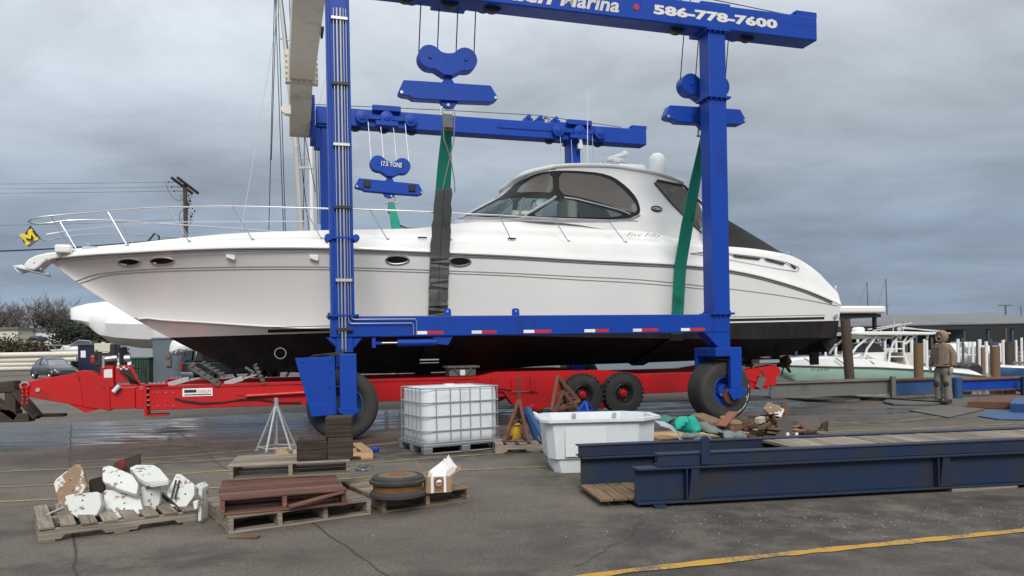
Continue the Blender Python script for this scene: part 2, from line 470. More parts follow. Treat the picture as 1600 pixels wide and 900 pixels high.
# thin bright veil to the left
veil = wmath('ADD', wmath('MULTIPLY', X, -.16), 1.0)
mul = wn('ShaderNodeVectorMath', operation='SCALE'); wl(elev, mul.inputs[0]); wl(wmath('MULTIPLY', mr.outputs[0], veil), mul.inputs['Scale'])
bt = wn('ShaderNodeVectorMath', operation='SCALE'); bt.inputs['Scale'].default_value = 10.0; wl(mul.outputs[0], bt.inputs[0])
mx = wn('ShaderNodeMix', data_type='RGBA'); mx.inputs[0].default_value = .90
wl(sky.outputs[0], mx.inputs[6]); wl(bt.outputs[0], mx.inputs[7])
bg = wn('ShaderNodeBackground'); bg.inputs[1].default_value = .1; wl(mx.outputs[2], bg.inputs[0])
ow = wn('ShaderNodeOutputWorld'); wl(bg.outputs[0], ow.inputs[0])

# ================================================================ ground
def ellipse_mask(t, vec, c, r, rot, soft=.35):
    q = t.mapv(vec, (1,1,1), (-c[0], -c[1], 0))
    q = t.mapv(q, (1,1,1), (0,0,0), (0,0,-rot))
    q = t.mapv(q, (1/r[0], 1/r[1], 0))
    ln = t.N('ShaderNodeVectorMath', operation='LENGTH'); t.link(q, ln.inputs[0])
    return t.ramp(ln.outputs['Value'], 1+soft, 1-soft)
t = NT('yard_pavement')
geo = t.N('ShaderNodeNewGeometry'); P0 = geo.outputs['Position']
nbig = t.noise(P0, .35, 6, .6); nmid = t.noise(P0, 2.2, 6, .65); nfine = t.noise(P0, 34, 6, .78); nstreak = t.noise(t.mapv(P0, (.35,2.4,1), rot=(0,0,-.25)), 1.2, 5, .65)
gr = t.noise(P0, 160, 2, .6)
# coordinates wobbled so that the edges of stains and puddles are ragged
wob = t.N('ShaderNodeVectorMath', operation='MULTIPLY_ADD')
nv = t.N('ShaderNodeTexNoise'); nv.inputs['Scale'].default_value = .9; nv.inputs['Detail'].default_value = 6; t.link(P0, nv.inputs['Vector'])
t.link(nv.outputs['Color'], wob.inputs[0]); wob.inputs[1].default_value = (2.0, 1.1, 0)
sub = t.N('ShaderNodeVectorMath', operation='SUBTRACT'); t.link(P0, sub.inputs[0]); sub.inputs[1].default_value = (1.0, .55, 0)
t.link(sub.outputs[0], wob.inputs[2]); PW_ = wob.outputs[0]
def emax(lst):
    o = None
    for e in lst:
        m = ellipse_mask(t, PW_, *e)
        o = m if o is None else t.math('MAXIMUM', o, m)
    return o
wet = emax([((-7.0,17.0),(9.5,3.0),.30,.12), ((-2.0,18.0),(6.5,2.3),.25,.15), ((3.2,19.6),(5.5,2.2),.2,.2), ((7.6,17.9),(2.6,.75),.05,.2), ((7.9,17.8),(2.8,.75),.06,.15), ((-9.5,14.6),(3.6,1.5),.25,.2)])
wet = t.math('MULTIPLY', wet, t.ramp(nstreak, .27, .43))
damp = emax([((3.8,6.9),(4.2,1.15),.12,.45), ((-5.6,12.6),(3.0,1.5),.3,.5), ((-5.0,7.2),(.8,.45),.3,.6), ((2.2,14.6),(6.5,1.5),.25,.4), ((-1.2,12.2),(3.2,.9),.15,.5), ((-3.4,5.9),(1.6,.35),.25,.5), ((.6,5.4),(2.0,.4),.1,.5), ((7.6,12.2),(4.5,.7),.15,.4), ((1.6,9.6),(1.6,.45),.2,.6), ((4.6,5.6),(2.6,.35),.25,.6)])
damp = t.math('MULTIPLY', damp, t.ramp(nmid, .30, .62))
base = t.mix(t.ramp(nbig, .35, .65), (.098,.084,.068), (.146,.126,.102))
base = t.mix(t.math('MULTIPLY', t.ramp(nstreak, .45, .72), .35), base, (.10,.088,.078))
base = t.mix(t.math('MULTIPLY', t.ramp(nmid, .55, .8), .5), base, (.075,.066,.058))
base = t.mix(t.math('MULTIPLY', t.ramp(nfine, .50, .66), .55), base, (.235,.215,.185))
base = t.mix(t.math('MULTIPLY', t.ramp(nfine, .50, .36), .55), base, (.045,.040,.034))
npat = t.noise(t.mapv(P0, (1,1.6,1)), 1.0, 7, .72)
base = t.mix(t.math('MULTIPLY', t.ramp(npat, .50, .62), .45), base, (.070,.060,.050))
base = t.mix(t.math('MULTIPLY', t.ramp(gr, .36, .26), .6), base, (.05,.045,.04))
spk = t.N('ShaderNodeTexVoronoi'); spk.inputs['Scale'].default_value = 14; t.link(P0, spk.inputs['Vector'])
spm = t.math('MULTIPLY', t.ramp(spk.outputs['Distance'], .10, .05), t.ramp(t.noise(P0, 1.1, 3), .56, .70))
base = t.mix(t.math('MULTIPLY', spm, .7), base, (.34,.31,.27))
# rust tinted stain near the puddle
rs = t.math('MULTIPLY', ellipse_mask(t, PW_, (-5.0,13.2), (4.2,.9), .28, .5), .55)
base = t.mix(rs, base, (.075,.035,.035))
base = t.mix(t.math('MULTIPLY', damp, .82), base, (.022,.018,.016))
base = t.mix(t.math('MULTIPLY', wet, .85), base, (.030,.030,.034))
t.link(base, t.p.inputs['Base Color'])
rg = t.math('SUBTRACT', .92, t.math('MULTIPLY', damp, .32)); 
ns2 = t.noise(t.mapv(P0, (.30,2.0,1), rot=(0,0,-.22)), 2.3, 6, .7)
wr = t.math('MULTIPLY', wet, t.math('ADD', t.math('MULTIPLY', t.ramp(ns2, .62, .40), .46), .38))
rg = t.math('SUBTRACT', rg, wr, True); t.link(t.math('MAXIMUM', rg, .07), t.p.inputs['Roughness'])
t.p.inputs['Specular IOR Level'].default_value = .5
hb_ = t.math('MULTIPLY', t.math('ADD', nfine, t.math('MULTIPLY', gr, .7)), t.math('SUBTRACT', 1.0, t.math('MULTIPLY', wet, .97)))
t.bump(hb_, .5, .012)
M['ground'] = t.m

# land: one sheet to the horizon, cut back for the boat basin on the right
B0 = (8.2, 22.9)
land = MB()
pts = [(-1500,-60), (60,-60), (1500,-60), (1500,16), (60,20.5), (9.2,22.9), (6.0,25.0), (4.0,40.0), (30,300), (300,1500), (-1500,2200)]
land.prism([(x, y, -3.0) for x, y in pts], (0,0,3.0))
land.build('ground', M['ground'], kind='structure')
t = NT('basin_water'); c = t.N('ShaderNodeNewGeometry').outputs['Position']
t.p.inputs['Base Color'].default_value = (.045,.06,.058,1); t.p.inputs['Roughness'].default_value = .12
nn = t.noise(t.mapv(c, (1,2.2,1)), 1.8, 5, .6); t.bump(nn, .5, .25)
M['water'] = t.m
wa = MB(); wa.add([(-1500,15,-.95),(3500,15,-.95),(3500,4000,-.95),(-1500,4000,-.95)], [(0,1,2,3)], var=.5)
wa.build('water', M['water'], kind='structure')

# expansion joints and cracks: thin dark seams 4 mm above the slab
def seam(pix, wdt, name, mat, jit=.02, z=.004, step=.25):
    pts = [G(*p) for p in pix]; out = []
    for a, b in zip(pts, pts[1:]):
        k = max(1, int((b-a).length/step))
        for i in range(k): out.append(a.lerp(b, i/k))
    out.append(pts[-1])
    l, r = [], []
    for i, p in enumerate(out):
        a = out[max(0, i-1)]; b = out[min(len(out)-1, i+1)]; d = (b-a).normalized(); s = Vector((-d.y, d.x, 0))
        o = s*random.uniform(-jit, jit); ww = wdt*random.uniform(.7, 1.3)/2
        l.append(p+o+s*ww+Vector((0,0,z))); r.append(p+o-s*ww+Vector((0,0,z)))
    m = MB(); m.grid([l, r]); m.build(name, mat, kind='structure', norm=False)
M['tar'] = paint('dark_joint_tar', (.042,.037,.032), .85, bump=.3)
seam([(112,660),(108,735),(113,800),(119,900)], .018, 'pavement_joint', M['tar'])
seam([(275,672),(300,690),(358,738),(500,826),(612,905)], .012, 'pavement_joint', M['tar'], .015)
seam([(1010,800),(985,838),(950,858),(900,886)], .006, 'pavement_joint', M['tar'], .03, step=.08)
seam([(640,668),(905,676),(1060,668)], .02, 'pavement_joint', M['tar'])
seam([(1180,668),(1330,664),(1600,648)], .02, 'pavement_joint', M['tar'])
# painted lines, worn
def worn(name, col, keep):
    t = NT(name); c = t.N('ShaderNodeNewGeometry').outputs['Position']
    n = t.math('ADD', t.math('MULTIPLY', t.noise(c, 30, 5, .75), .55), t.math('MULTIPLY', t.noise(c, 2.5, 4), .45))
    f = t.ramp(n, keep-.04, keep+.05)
    b = t.mix(f, col, (.13,.115,.09)); t.link(b, t.p.inputs['Base Color']); t.p.inputs['Roughness'].default_value = .85
    t.bump(t.noise(c, 120, 2), .3, .004)
    return t.m
M['line'] = worn('worn_yellow_line', (.46,.26,.035), .53)
M['line2'] = worn('faded_yellow_line', (.33,.25,.09), .52)
def line(pix, wdt, mat, z=.006): seam(pix, wdt, 'painted_line', mat, .004, z, .15)
line([(820,915),(980,893),(1240,865),(1620,827)], .105, M['line'])
for pl, wdt in (([(-10,738),(120,732),(400,715),(640,690),(760,684)], .07), ([(-10,762),(120,756),(330,737),(545,727),(670,716),(780,709),(850,702)], .075),
             ([(-10,785),(120,779),(300,765),(545,748),(700,736),(860,729)], .075), ([(120,722),(300,712),(400,703)], .05),
             ([(1240,676),(1420,671),(1610,661)], .08), ([(1180,664),(1400,659),(1480,650)], .07)):
    line(pl, wdt, M['line2'])
# ================================================================ boat hoist (lift frame: a, n, z)
N0, N1 = 14.2, 23.58                 # outer faces of the near and far side frames
aL = L(533.5, 330, N0).x; aR = L(1125, 330, N0).x
ZB0, ZB1 = 1.88, 2.26                # lower side beam
ZT0, ZT1 = 8.28, 8.80                # top girder
aLo, aHi = aL-.30, L(1277, 45, N0).x
lift = thing('boat_hoist', 'tall bright blue travelling boat hoist straddling the white motor yacht', 'boat hoist',
             LIFT @ Matrix.Translation(((aL+aR)/2, (N0+N1)/2, 0)))
def lp(mb, name, mat='blue', parent=lift, **k):
    return mb.build(name, M[mat] if isinstance(mat, str) else mat, parent, LIFT, **k)
def bolts(mb, pts, ax, r=.018, h=.02):
    for p in pts: mb.cyl(p, Vector(p)+Vector(ax)*h, r, seg=6)
LW, LD = .41, .38
def wheel_mb(c, ax, r, wd, rim_r):
    """tyre and rim profiles about axis ax (pointing outward)"""
    ty = MB(); prof = [(rim_r, -wd*.36), (rim_r+.03, -wd*.46), (r*.78, -wd*.50), (r*.93, -wd*.47), (r*.975, -wd*.40)]
    k = 5
    for i in range(k):
        y0 = -wd*.36 + i*wd*.72/k; y1 = y0 + wd*.72/k
        prof += [(r, y0+.008), (r, y1-.012), (r-.014, y1-.010), (r-.014, y1-.001)]
    prof += [(r*.975, wd*.40), (r*.93, wd*.47), (r*.78, wd*.50), (rim_r+.03, wd*.46), (rim_r, wd*.36)]
    ty.lathe(prof, c, ax, 56)
    ri = MB(); ri.lathe([(rim_r+.005, -wd*.38), (rim_r+.012, wd*.40), (rim_r-.015, wd*.41), (rim_r-.03, wd*.33), (rim_r-.06, wd*.27), (rim_r*.55, wd*.14), (rim_r*.52, wd*.10), (.13, wd*.10), (.13, wd*.30), (.0, wd*.31)], c, ax, 48)
    for q in range(10):
        an = 2*pi*q/10; a = Vector(ax).normalized(); x = a.orthogonal().normalized(); y = a.cross(x)
        p = Vector(c) + (x*cos(an)+y*sin(an))*rim_r*.42 + a*wd*.10
        ri.cyl(p, p+a*.035, .022, seg=6)
    return ty, ri
def rot2(p, c, an):
    d = Vector(p)-Vector(c); return Vector(c)+Vector((d.x*cos(an)-d.y*sin(an), d.x*sin(an)+d.y*cos(an), d.z))
M['rimblue'] = paint('worn_blue_rim', (.012,.045,.16), .6, dirt=(.055,.06,.06), dirt_amt=.9, scale=4, bump=.2, lo=.40, hi=.6)
M['rimblue2'] = paint('scuffed_blue_rim', (.010,.055,.34), .45, dirt=(.45,.45,.44), dirt_amt=1, scale=5, bump=.1, lo=.66, hi=.70)
for side in (0, 1):
    nf = N0 if side == 0 else N1            # outer face
    sg = 1 if side == 0 else -1             # inward direction
    ni = nf + sg*LD
    n_lo, n_hi = min(nf, ni), max(nf, ni)
    OF = .35*side
    for k, a in enumerate((aL+OF, aR+OF)):
        m = MB(); m.bx(a-LW/2, a+LW/2, n_lo+.0, n_hi, ZB1+.03, ZT0-.02)
        lp(m, 'leg', bevel=.012, seg=2)
        fz = [ZB1+.012, ZT0-.035]
        fz += [L(533, 372, N0).z] if k == 0 else [L(1110, 151, N0).z]
        for z in fz:
            fl = MB(); fl.bx(a-LW/2-.07, a+LW/2+.07, n_lo-.07, n_hi+.07, z-.022, z+.022)
            for i in range(4):
                bolts(fl, [(a-LW/2+.02+i*.12, nf-sg*.045, z-.06)], (0,0,1), .016, .12)
            for i in range(3):
                bolts(fl, [(a-LW/2-.04, n_lo+.04+i*.14, z-.06)], (0,0,1), .016, .12)
            if k == 0 and z == fz[2]:           # round clamp lugs at the collar
              for s in (-1, 1):
                fl.cyl((a+s*(LW/2+.04), nf-.09, z), (a+s*(LW/2+.04), nf+.12, z), .065, seg=14)
            lp(fl, 'bolted_flange', bevel=.004)
    m = MB(); m.bx(aL-.22+OF, aR+.20+OF, n_lo+.003, n_hi-.003, ZB0, ZB1); lp(m, 'side_beam', bevel=.015, seg=2)
    # girder with shadow line ribs and end bracket
    m = MB(); m.bx(aLo, aHi, n_lo+.0, n_lo+.50 if side == 0 else n_hi, ZT0, ZT1)
    if side: m = MB(); m.bx(aLo+OF, aHi+OF, N1-.50, N1, ZT0, ZT1)
    g = lp(m, 'top_girder', bevel=.03, seg=3)
    nn = N0 if side == 0 else N1-.5
    aH = aHi+OF; m = MB(); m.bx(aH-.50, aH+.04, nn+.05, nn+.45, ZT1+.002, ZT1+.13); m.prism([(aH-.62,nn+.12,ZT1+.004),(aH-.50,nn+.12,ZT1+.004),(aH-.50,nn+.12,ZT1+.13)], (0,.26,0))
    lp(m, 'rope_anchor', bevel=.01)
    m = MB(); m.bx(aR-.35, aR+.35, nn+.02, nn+.48, ZT1+.002, ZT1+.045); lp(m, 'cover_plate')
    # drop neck, gusset and wheel fork at each corner
    for k, a in enumerate((aL+OF, aR+OF)):
        nck = (n_lo+n_hi)/2
        R_ = .645; cz = .645
        wc = Vector((a+(-.02 if k == 0 else .06), nck+.07*sg if side == 0 else nck-.0, cz))
        steer = radians(-4 if k == 0 else 3)
        ty, ri = wheel_mb(wc, Vector((0,-sg,0)), R_, .60 if k else .50, .30 if k else .36)
        for q in (ty, ri): q.v = [rot2(p, wc, steer) for p in q.v]
        wt = lp(ty, 'wheel', M['tyre'], smooth=True, sharp=50)
        lp(ri, 'rim', M['rimblue'] if k == 0 else M['rimblue2'], wt, smooth=True)
        if k == 1 and side == 0:
            sc = MB()
            for a0, a1, rr_ in ((-62,-50,.535),(-48,-30,.545),(-26,-8,.54),(-20,-14,.50),(5,12,.545)):
                sc.tube([rot2(wc+Vector((rr_*cos(radians(q_)), -.298, rr_*sin(radians(q_)))), wc, steer) for q_ in range(a0, a1+1, 3)], .006, 5)
            lp(sc, 'chalk_scuff', 'signwhite', wt)
        m = MB()
        if k == 0:
            m.bx(a-.13, a+.17, n_lo+.03, n_hi-.03, 1.60, ZB0)
            m.prism([(a-.30,n_lo+.05,ZB0),(a-.13,n_lo+.05,1.70),(a-.13,n_lo+.05,ZB0)], (0,LD-.1,0))
            m.prism([(a+.36,n_lo+.05,ZB0),(a+.17,n_lo+.05,ZB0),(a+.17,n_lo+.05,1.66)], (0,LD-.1,0))
        else:
            m.prism([(a-.42,n_lo+.01,ZB0),(a-.08,n_lo+.01,1.55),(a+.20,n_lo+.01,1.55),(a+.20,n_lo+.01,ZB0)], (0,LD-.02,0))
        lp(m, 'drop_neck', bevel=.01)
        # fork: crown over the tyre, outer and inner plate
        fk = MB(); w0, w1 = (a-.10, a+.20) if k == 0 else (a-.0, a+.32)
        no = nf - sg*.22; nin = ni + sg*.16
        if k == 0:
            fk.bx(w0, w1, min(no, no+sg*.13), max(no, no+sg*.13), .60, 1.58)
            fk.bx(w0, w1, min(nin, nin+sg*.10), max(nin, nin+sg*.10), .60, 1.58)
            fk.bx(w0+.003, w1-.003, min(no+sg*.13, nin), max(no+sg*.13, nin), 1.34, 1.577)
        else:
            fk.bx(w0+.05, w1, min(no, no+sg*.12), max(no, no+sg*.12), .70, 1.56)
            fk.bx(w0-.30, w1-.18, min(nin, nin+sg*.10), max(nin, nin+sg*.10), .64, 1.55)
            fk.bx(w0-.30, w1+.003, min(no+.003, nin), max(no, nin), 1.37, 1.557)
        lp(fk, 'wheel_fork', bevel=.012, seg=2)
        bk = MB(); pa = (w0+w1)/2 + (0 if k == 0 else .02); y0 = no - sg*.012
        if k == 0:
            bk.bx(w0-.04, w1+.03, min(y0-sg*.02, y0), max(y0-sg*.02, y0), .565, .61)
            prof = [(-.19,.565),(.19,.565),(.18,.53),(.11,.51),(.06,.44),(-.06,.44),(-.11,.51),(-.18,.53)]
        else:
            prof = [(-.20,.70),(.20,.70),(.20,.60),(.07,.50),(-.10,.46),(-.20,.62)]
        bk.prism([(pa+x, y0-sg*.025, z) for x, z in prof], (0, sg*.035, 0)); bk.cyl((pa, y0-sg*.055, .51), (pa, y0, .51), .032, seg=12)
        lp(bk, 'axle_bracket', bevel=.006)
        if k == 0:
            f = MB(); p = [(a-.86,1.52),(a-.18,1.54),(a-.16,.50),(a-.60,.47)]
            yy = no + sg*.02
            f.prism([(x, yy, z) for x, z in p], (0, sg*.10, 0))
            f.prism([(a-.595, yy-sg*.012, .475),(a-.19, yy-sg*.012, .50),(a-.19, yy-sg*.012, .72),(a-.64, yy-sg*.012, .70)], (0, sg*.014, 0))
            bolts(f, [(a-.28, yy-sg*.02, 1.0), (a-.74, yy-sg*.02, 1.46), (a-.27, yy-sg*.02, 1.47)], (0,sg,0), .022, .03)
            lp(f, 'drive_cover', bevel=.008)
        else:
            f = MB(); f.lathe([(.0,0),(.17,0),(.16,.06),(.06,.09),(0,.09)], (pa-.08, no+sg*.14, .53), (0,-sg,0), 20); lp(f, 'hub', 'rust')
    # lifting lugs and reflectors on the side beam
    for xx in (702, 810):
        a = L(xx, 485, N0).x; m = MB()
        m.prism([(a-.07,nck-.03,ZB1),(a+.07,nck-.03,ZB1),(a+.07,nck-.03,ZB1+.11),(a+.045,nck-.03,ZB1+.145),(a-.045,nck-.03,ZB1+.145),(a-.07,nck-.03,ZB1+.11)], (0,.05,0))
        m2 = MB(); m2.cyl((a,nck-.034,ZB1+.09),(a,nck+.024,ZB1+.09),.022)
        o = lp(m, 'lifting_lug'); lp(m2, 'lug_hole', 'chrome', o)
    for x0, x1, x2 in ((651,667.5,693),(737,753,776),(818,835,861),(913,930,951),(989,1003,1028),(1064,1078,1101)):
        A0, A1, A2 = (L(x, 516, N0).x for x in (x0, x1, x2)); yy = nf - sg*.004
        m = MB(); m.bx(A0, A1-.004, min(yy,nf), max(yy,nf), ZB0+.035, ZB0+.095); m.m = 1; m.bx(A1, A2, min(yy,nf), max(yy,nf), ZB0+.035, ZB0+.095)
        lp(m, 'reflector_tape', [M['signwhite'], M['redtape']])

# steering cylinder under the near and far side beams
def steer(yn):
    m = MB(); p = lambda x, y: L(x, y, N0)
    g0 = p(676,521).x; g1 = p(709,521).x
    m.prism([(g0,yn-.05,ZB0),(g1,yn-.05,ZB0),(g1-.10,yn-.05,ZB0-.17),(g0+.10,yn-.05,ZB0-.15)], (0,.10,0))
    m.bx(p(582,530).x, p(587,530).x, yn-.08, yn+.08, ZB0-.20, ZB0-.02); m.bx(p(586,530).x, p(597,530).x, yn-.05, yn+.05, ZB0-.14, ZB0-.09)
    zc = ZB0-.115
    m.cyl((p(622,534).x,yn,zc),(p(683,534).x,yn,zc),.072,seg=20); m.cyl((p(683,534).x,yn,zc),(p(690,534).x,yn,zc),.03)
    o = lp(m, 'steering_cylinder', smooth=True)
    m = MB(); m.cyl((p(590,534).x,yn,zc),(p(622,534).x,yn,zc),.022); lp(m, 'cylinder_rod', 'chrome', o, smooth=True)
steer(N0+.1); steer(N1-.1)

# hydraulic pipes on the near left leg
def pipe(pts, r, mat='chrome', name='hydraulic_pipe'):
    m = MB(); m.tube(pts, r, 8); return lp(m, name, mat, smooth=True)
zt = L(533, 15, N0).z
for dx, r, z1 in ((-.105,.011,1.95),(-.045,.020,1.60),(.018,.020,1.62),(.068,.010,None),(.115,.009,None)):
    a = aL+dx+.02; y = N0-.05
    if z1: pipe([(a,y,zt),(a,y,ZB1+1),(a+random.uniform(-.01,.01),y,z1)], r)
    else:
        o = .03 if dx < .1 else 0; zz = ZB1-.06-(.075 if dx < .1 else 0)
        a2 = L(650 if dx > .1 else 645, 500, N0).x
        pipe([(a,y,zt),(a,y,zz+.05),(a+.015,y,zz+.015),(a+.05,y,zz),(a2-.03,y,zz),(a2,y,zz-.03),(a2,y,ZB0+.02+.005)], r)
for yy, mt in ((29,'galv'),(131,'blackmetal'),(226,'galv'),(324,'blackmetal'),(438,'galv'),(515,'blackmetal')):
    z = L(533, yy, N0-.05).z; m = MB(); m.bx(aL-.13, aL+.165, N0-.085, N0-.003, z-.028, z+.028); lp(m, 'pipe_clamp', mt, bevel=.005)
m = MB()
for s in range(3):
    a = aL-.08+.05*s
    m.tube([(a,N0-.06,1.66),(a-.03,N0-.08,1.60),(a-.25,N0-.10,1.58-.02*s),(a-.46,N0-.05,1.56),(a-.55,N0+.05,1.50)], .014, 6)
lp(m, 'hydraulic_hose', 'black', smooth=True)
# recessed channel look of the near left leg: two raised edge strips
m = MB()
for s in (-1, 1): m.bx(aL+s*(LW/2-.03)-.02, aL+s*(LW/2-.03)+.02, N0-.035, N0-.002, ZB1+.05, ZT0-.08)
lp(m, 'leg_edge_strip', bevel=.006)

# crossbeam at the left end, bolted pieces, cream paint
cb0, cb1 = .42, 1.06; n_s, n_f = N0+.55, 22.2
m = MB(); m.bx(cb0, cb1, n_s, 20.9, 8.78, 9.45)
cbeam = lp(m, 'crossbeam', 'beige', bevel=.03, seg=2)
m = MB()
m.bx(cb0-.10, cb1+.10, 20.9, 21.0, 8.70, 9.55); m.bx(cb0-.10, cb1+.10, 21.03, 21.13, 8.70, 9.55)
for i in range(5): bolts(m, [(cb0+.06+i*.13, 20.84, 8.74), (cb0+.06+i*.13, 20.84, 9.50)], (0,1,0), .022, .35)
for i in range(5): bolts(m, [(cb0-.07, 20.84, 8.80+i*.15), (cb1+.07, 20.84, 8.80+i*.15)], (0,1,0), .022, .35)
lp(m, 'splice_flange', 'beige', cbeam)
m = MB()   # lower, cranked end that meets the far frame
prof = [(21.13,8.78),(21.13,9.45),(23.1,9.1),(23.5,8.6),(23.5,7.95),(23.1,7.95),(22.6,8.2)]
m.prism([(cb0+.03,y,z) for y, z in prof], (cb1-cb0-.06,0,0)); lp(m, 'crossbeam_end', 'beige', cbeam, bevel=.02)
m = MB(); m.bx(cb1-.03, cb1+.09, 22.6, 23.56, 7.72, 8.95)
for i in range(9): bolts(m, [(cb1+.0, 22.58, 7.8+i*.13)], (0,-1,0), .02, .03)
lp(m, 'end_flange', 'blue', cbeam)
m = MB(); m.bx(cb1+.08, aL+LW/2, N1-.38, N1-.02, 7.6, 8.27); lp(m, 'corner_gusset')
m = MB()
za = L(452, 172, 21.5).z; a0 = L(444, 172, 21.5).x
m.bx(a0+.06, cb0+.04, 21.35, 21.6, za-.14, za+.10); m.lathe([(0,-.06),(.12,-.06),(.13,-.05),(.10,0),(.13,.05),(.12,.06),(0,.06)], (a0+.05,21.47,za), (0,1,0), 20)
lp(m, 'pulley_arm', 'beige', cbeam, smooth=True)
m = MB()
m.bx(cb1, cb1+.05, 17.4, 17.9, 8.72, 8.80); m.tube([(cb0-.02,16.0,8.76),(cb0+.2,15.6,8.72),(cb1-.1,15.9,8.76),(cb1+.1,15.2,8.74),(aL,14.8,8.9)], .02, 6)
lp(m, 'cable_loom', 'black', cbeam)

# trolleys (sheave carriages) on each girder and ropes on top
def trolley(ac, side):
    nn = N0+.5 if side == 0 else N1-.5           # inner face of the girder
    s = 1 if side == 0 else -1
    t = MB(); y0, y1 = sorted((nn+s*.06, nn+s*.12)); 
    for dz in (.02,): t.bx(ac-.80, ac+.80, y0, y1, ZT0+.20, ZT0+.34)
    t.bx(ac-.42, ac+.42, min(nn,nn+s*.18), max(nn,nn+s*.18), ZT1-.06, ZT1+.10)
    t.bx(ac-.34, ac+.34, min(nn+s*.01,nn+s*.2), max(nn+s*.01,nn+s*.2), ZT0+.02, ZT0+.16)
    o = lp(t, 'trolley_frame', bevel=.01)
    for dx, dz in ((-.72,.25),(0,.27),(.72,.25)):
        q = MB(); c = (ac+dx, nn+s*.02, ZT0+dz)
        q.lathe([(0,0),(.19,0),(.20,.03),(.17,.06),(.20,.10),(.19,.15),(.10,.16),(.10,.19),(0,.20)], c, (0,s,0), 28)
        lp(q, 'sheave', parent=o, smooth=True)
    for dx in (-.9, -.05, .8):                    # wheels that hang just below the girder
        q = MB(); q.lathe([(0,-.06),(.21,-.06),(.21,.06),(0,.06)], (ac+dx, (N0+.25 if side == 0 else N1-.25), ZT0+.11), (0,1,0), 24); lp(q, 'rope_wheel', 'blackmetal', o, smooth=True)
def top_rope(side):
    nn = N0+.25 if side == 0 else N1-.25
    m = MB(); m.tube([(aL-.2,nn,ZT1+.10),((aL+aR)/2,nn,ZT1+.22),(aR-.9,nn,ZT1+.28),(aHi-.45,nn,ZT1+.09)], .011, 6)
    m.tube([(aL-.2,nn+.1,ZT1+.06),((aL+aR)/2,nn+.1,ZT1+.08),(aHi-.45,nn+.1,ZT1+.07)], .009, 6)
    lp(m, 'wire_rope', 'blackmetal')
    m = MB()
    ar = L(1072, 6, N0).x
    for i in range(2): m.tube([(ar-.35,nn,ZT1+.02),(ar-.2,nn,ZT1+.12),(ar,nn,ZT1+.10),(ar+.12,nn,ZT1+.20+.03*i),(ar+.28,nn,ZT1+.18),(ar+.2,nn,ZT1+.06),(ar,nn,ZT1+.03)], .017, 6)
    lp(m, 'hose_loop', 'black', smooth=True)
top_rope(0); top_rope(1)
acn1 = L(700, 110, N0+.7).x; acn2 = L(1099, 135, N0+.7).x
acf1 = L(604, 180, N1-.6).x; acf2 = L(905, 200, N1-.6).x
trolley(acn1, 0); trolley(acn2, 0); trolley(acf1, 1); trolley(acf2, 1)
# travel motors and brackets along the top of the far girder
for x in (820, 838, 862):
    a = L(x, 190, N1).x
    m = MB(); m.bx(a-.14, a+.14, N1-.42, N1-.15, ZT1+.002, ZT1+.12); m.cyl((a,N1-.45,ZT1+.16),(a,N1-.10,ZT1+.16),.07,seg=12); lp(m, 'traverse_motor')
m = MB(); m.bx(L(770,190,N1).x, L(855,190,N1).x, N1-.50-.03, N1-.505, ZT0+.24, ZT0+.30); lp(m, 'rail_strip')
# operator lamp and small white antenna on the far right leg
m = MB(); b = L(907, 222, N1-.6)
m.cyl((b.x,b.y,b.z-.15),(b.x,b.y,b.z+.12),.05); m.ball((b.x,b.y,b.z+.14),(.07,.07,.10)); m.bx(b.x-.1,b.x+.06,b.y-.05,b.y+.05,b.z-.22,b.z-.06)
lp(m, 'warning_lamp', 'white', smooth=True)
# seams on near girder face
m = MB(); z = ZT0+.30
m.bx(L(1215,30,N0).x, aHi-.02, N0-.003, N0, z, z+.006); m.bx(L(1001,10,N0).x, L(1001,10,N0).x+.012, N0-.006, N0, ZT0+.30, ZT1-.02); lp(m, 'weld_seam')
# lettering painted on the near girder
TX = lambda x, z, y=N0-.005: Matrix.Translation((x, y, z)) @ Matrix.Rotation(radians(90), 4, 'X')
def fit_text(s, x0, x1, zb, zh, Mname, name, parent, F=LIFT, shear=0, off=.006, y=N0-.004, facing=1, ext=.002, frame_fn=None):
    tmp = MB(); text_into(tmp, s, I4, size=1, off=0, ext=0, shear=shear)
    xs = [p.x for p in tmp.v]; ys = [p.y for p in tmp.v]
    wd, ht = max(xs)-min(xs), max(ys)-min(ys)
    sz = zh/ht
    m = MB(); MM = (frame_fn or TX)(x0, zb, y) if frame_fn is None else frame_fn
    text_into(m, s, MM, size=1, off=off/sz, ext=ext/sz, shear=shear)
    # scale in place
    inv = MM.inverted()
    sx = (x1-x0)/wd
    m.v = [MM @ Vector(((q.x-min(xs))*sx, (q.y-min(ys))*sz, q.z*sz)) for q in (inv @ p for p in m.v)]
    return m.build(name, M[Mname] if isinstance(Mname, str) else Mname, parent, F)
M['letter'] = paint('cream_lettering', (.62,.62,.58), .5, dirt_amt=.2, bump=0)
p0 = L(1023, 20, N0); p1 = L(1213, 42, N0)
hz = .165
fit_text('586-778-7600', p0.x, p1.x, ZT0+.165, .175, 'letter', 'phone_number', lift, off=.012)
p0 = L(790, 18, N0); p1 = L(966, 16, N0)
fit_text('ach', L(799, 8, N0).x, L(862, 8, N0).x, ZT0+.095, .27, 'letter', 'lettering', lift, shear=.25, off=.010)
fit_text('Marina', L(876, 8, N0).x, L(966, 8, N0).x, ZT0+.10, .28, 'letter', 'lettering', lift, shear=.25, off=.010)
m = MB(); c = L(994, 11.5, N0); m.lathe([(0,.0),(.062,0),(.062,.012),(0,.014)], (c.x, N0, c.z), (0,-1,0), 20); lp(m, 'round_reflector', 'redtape')

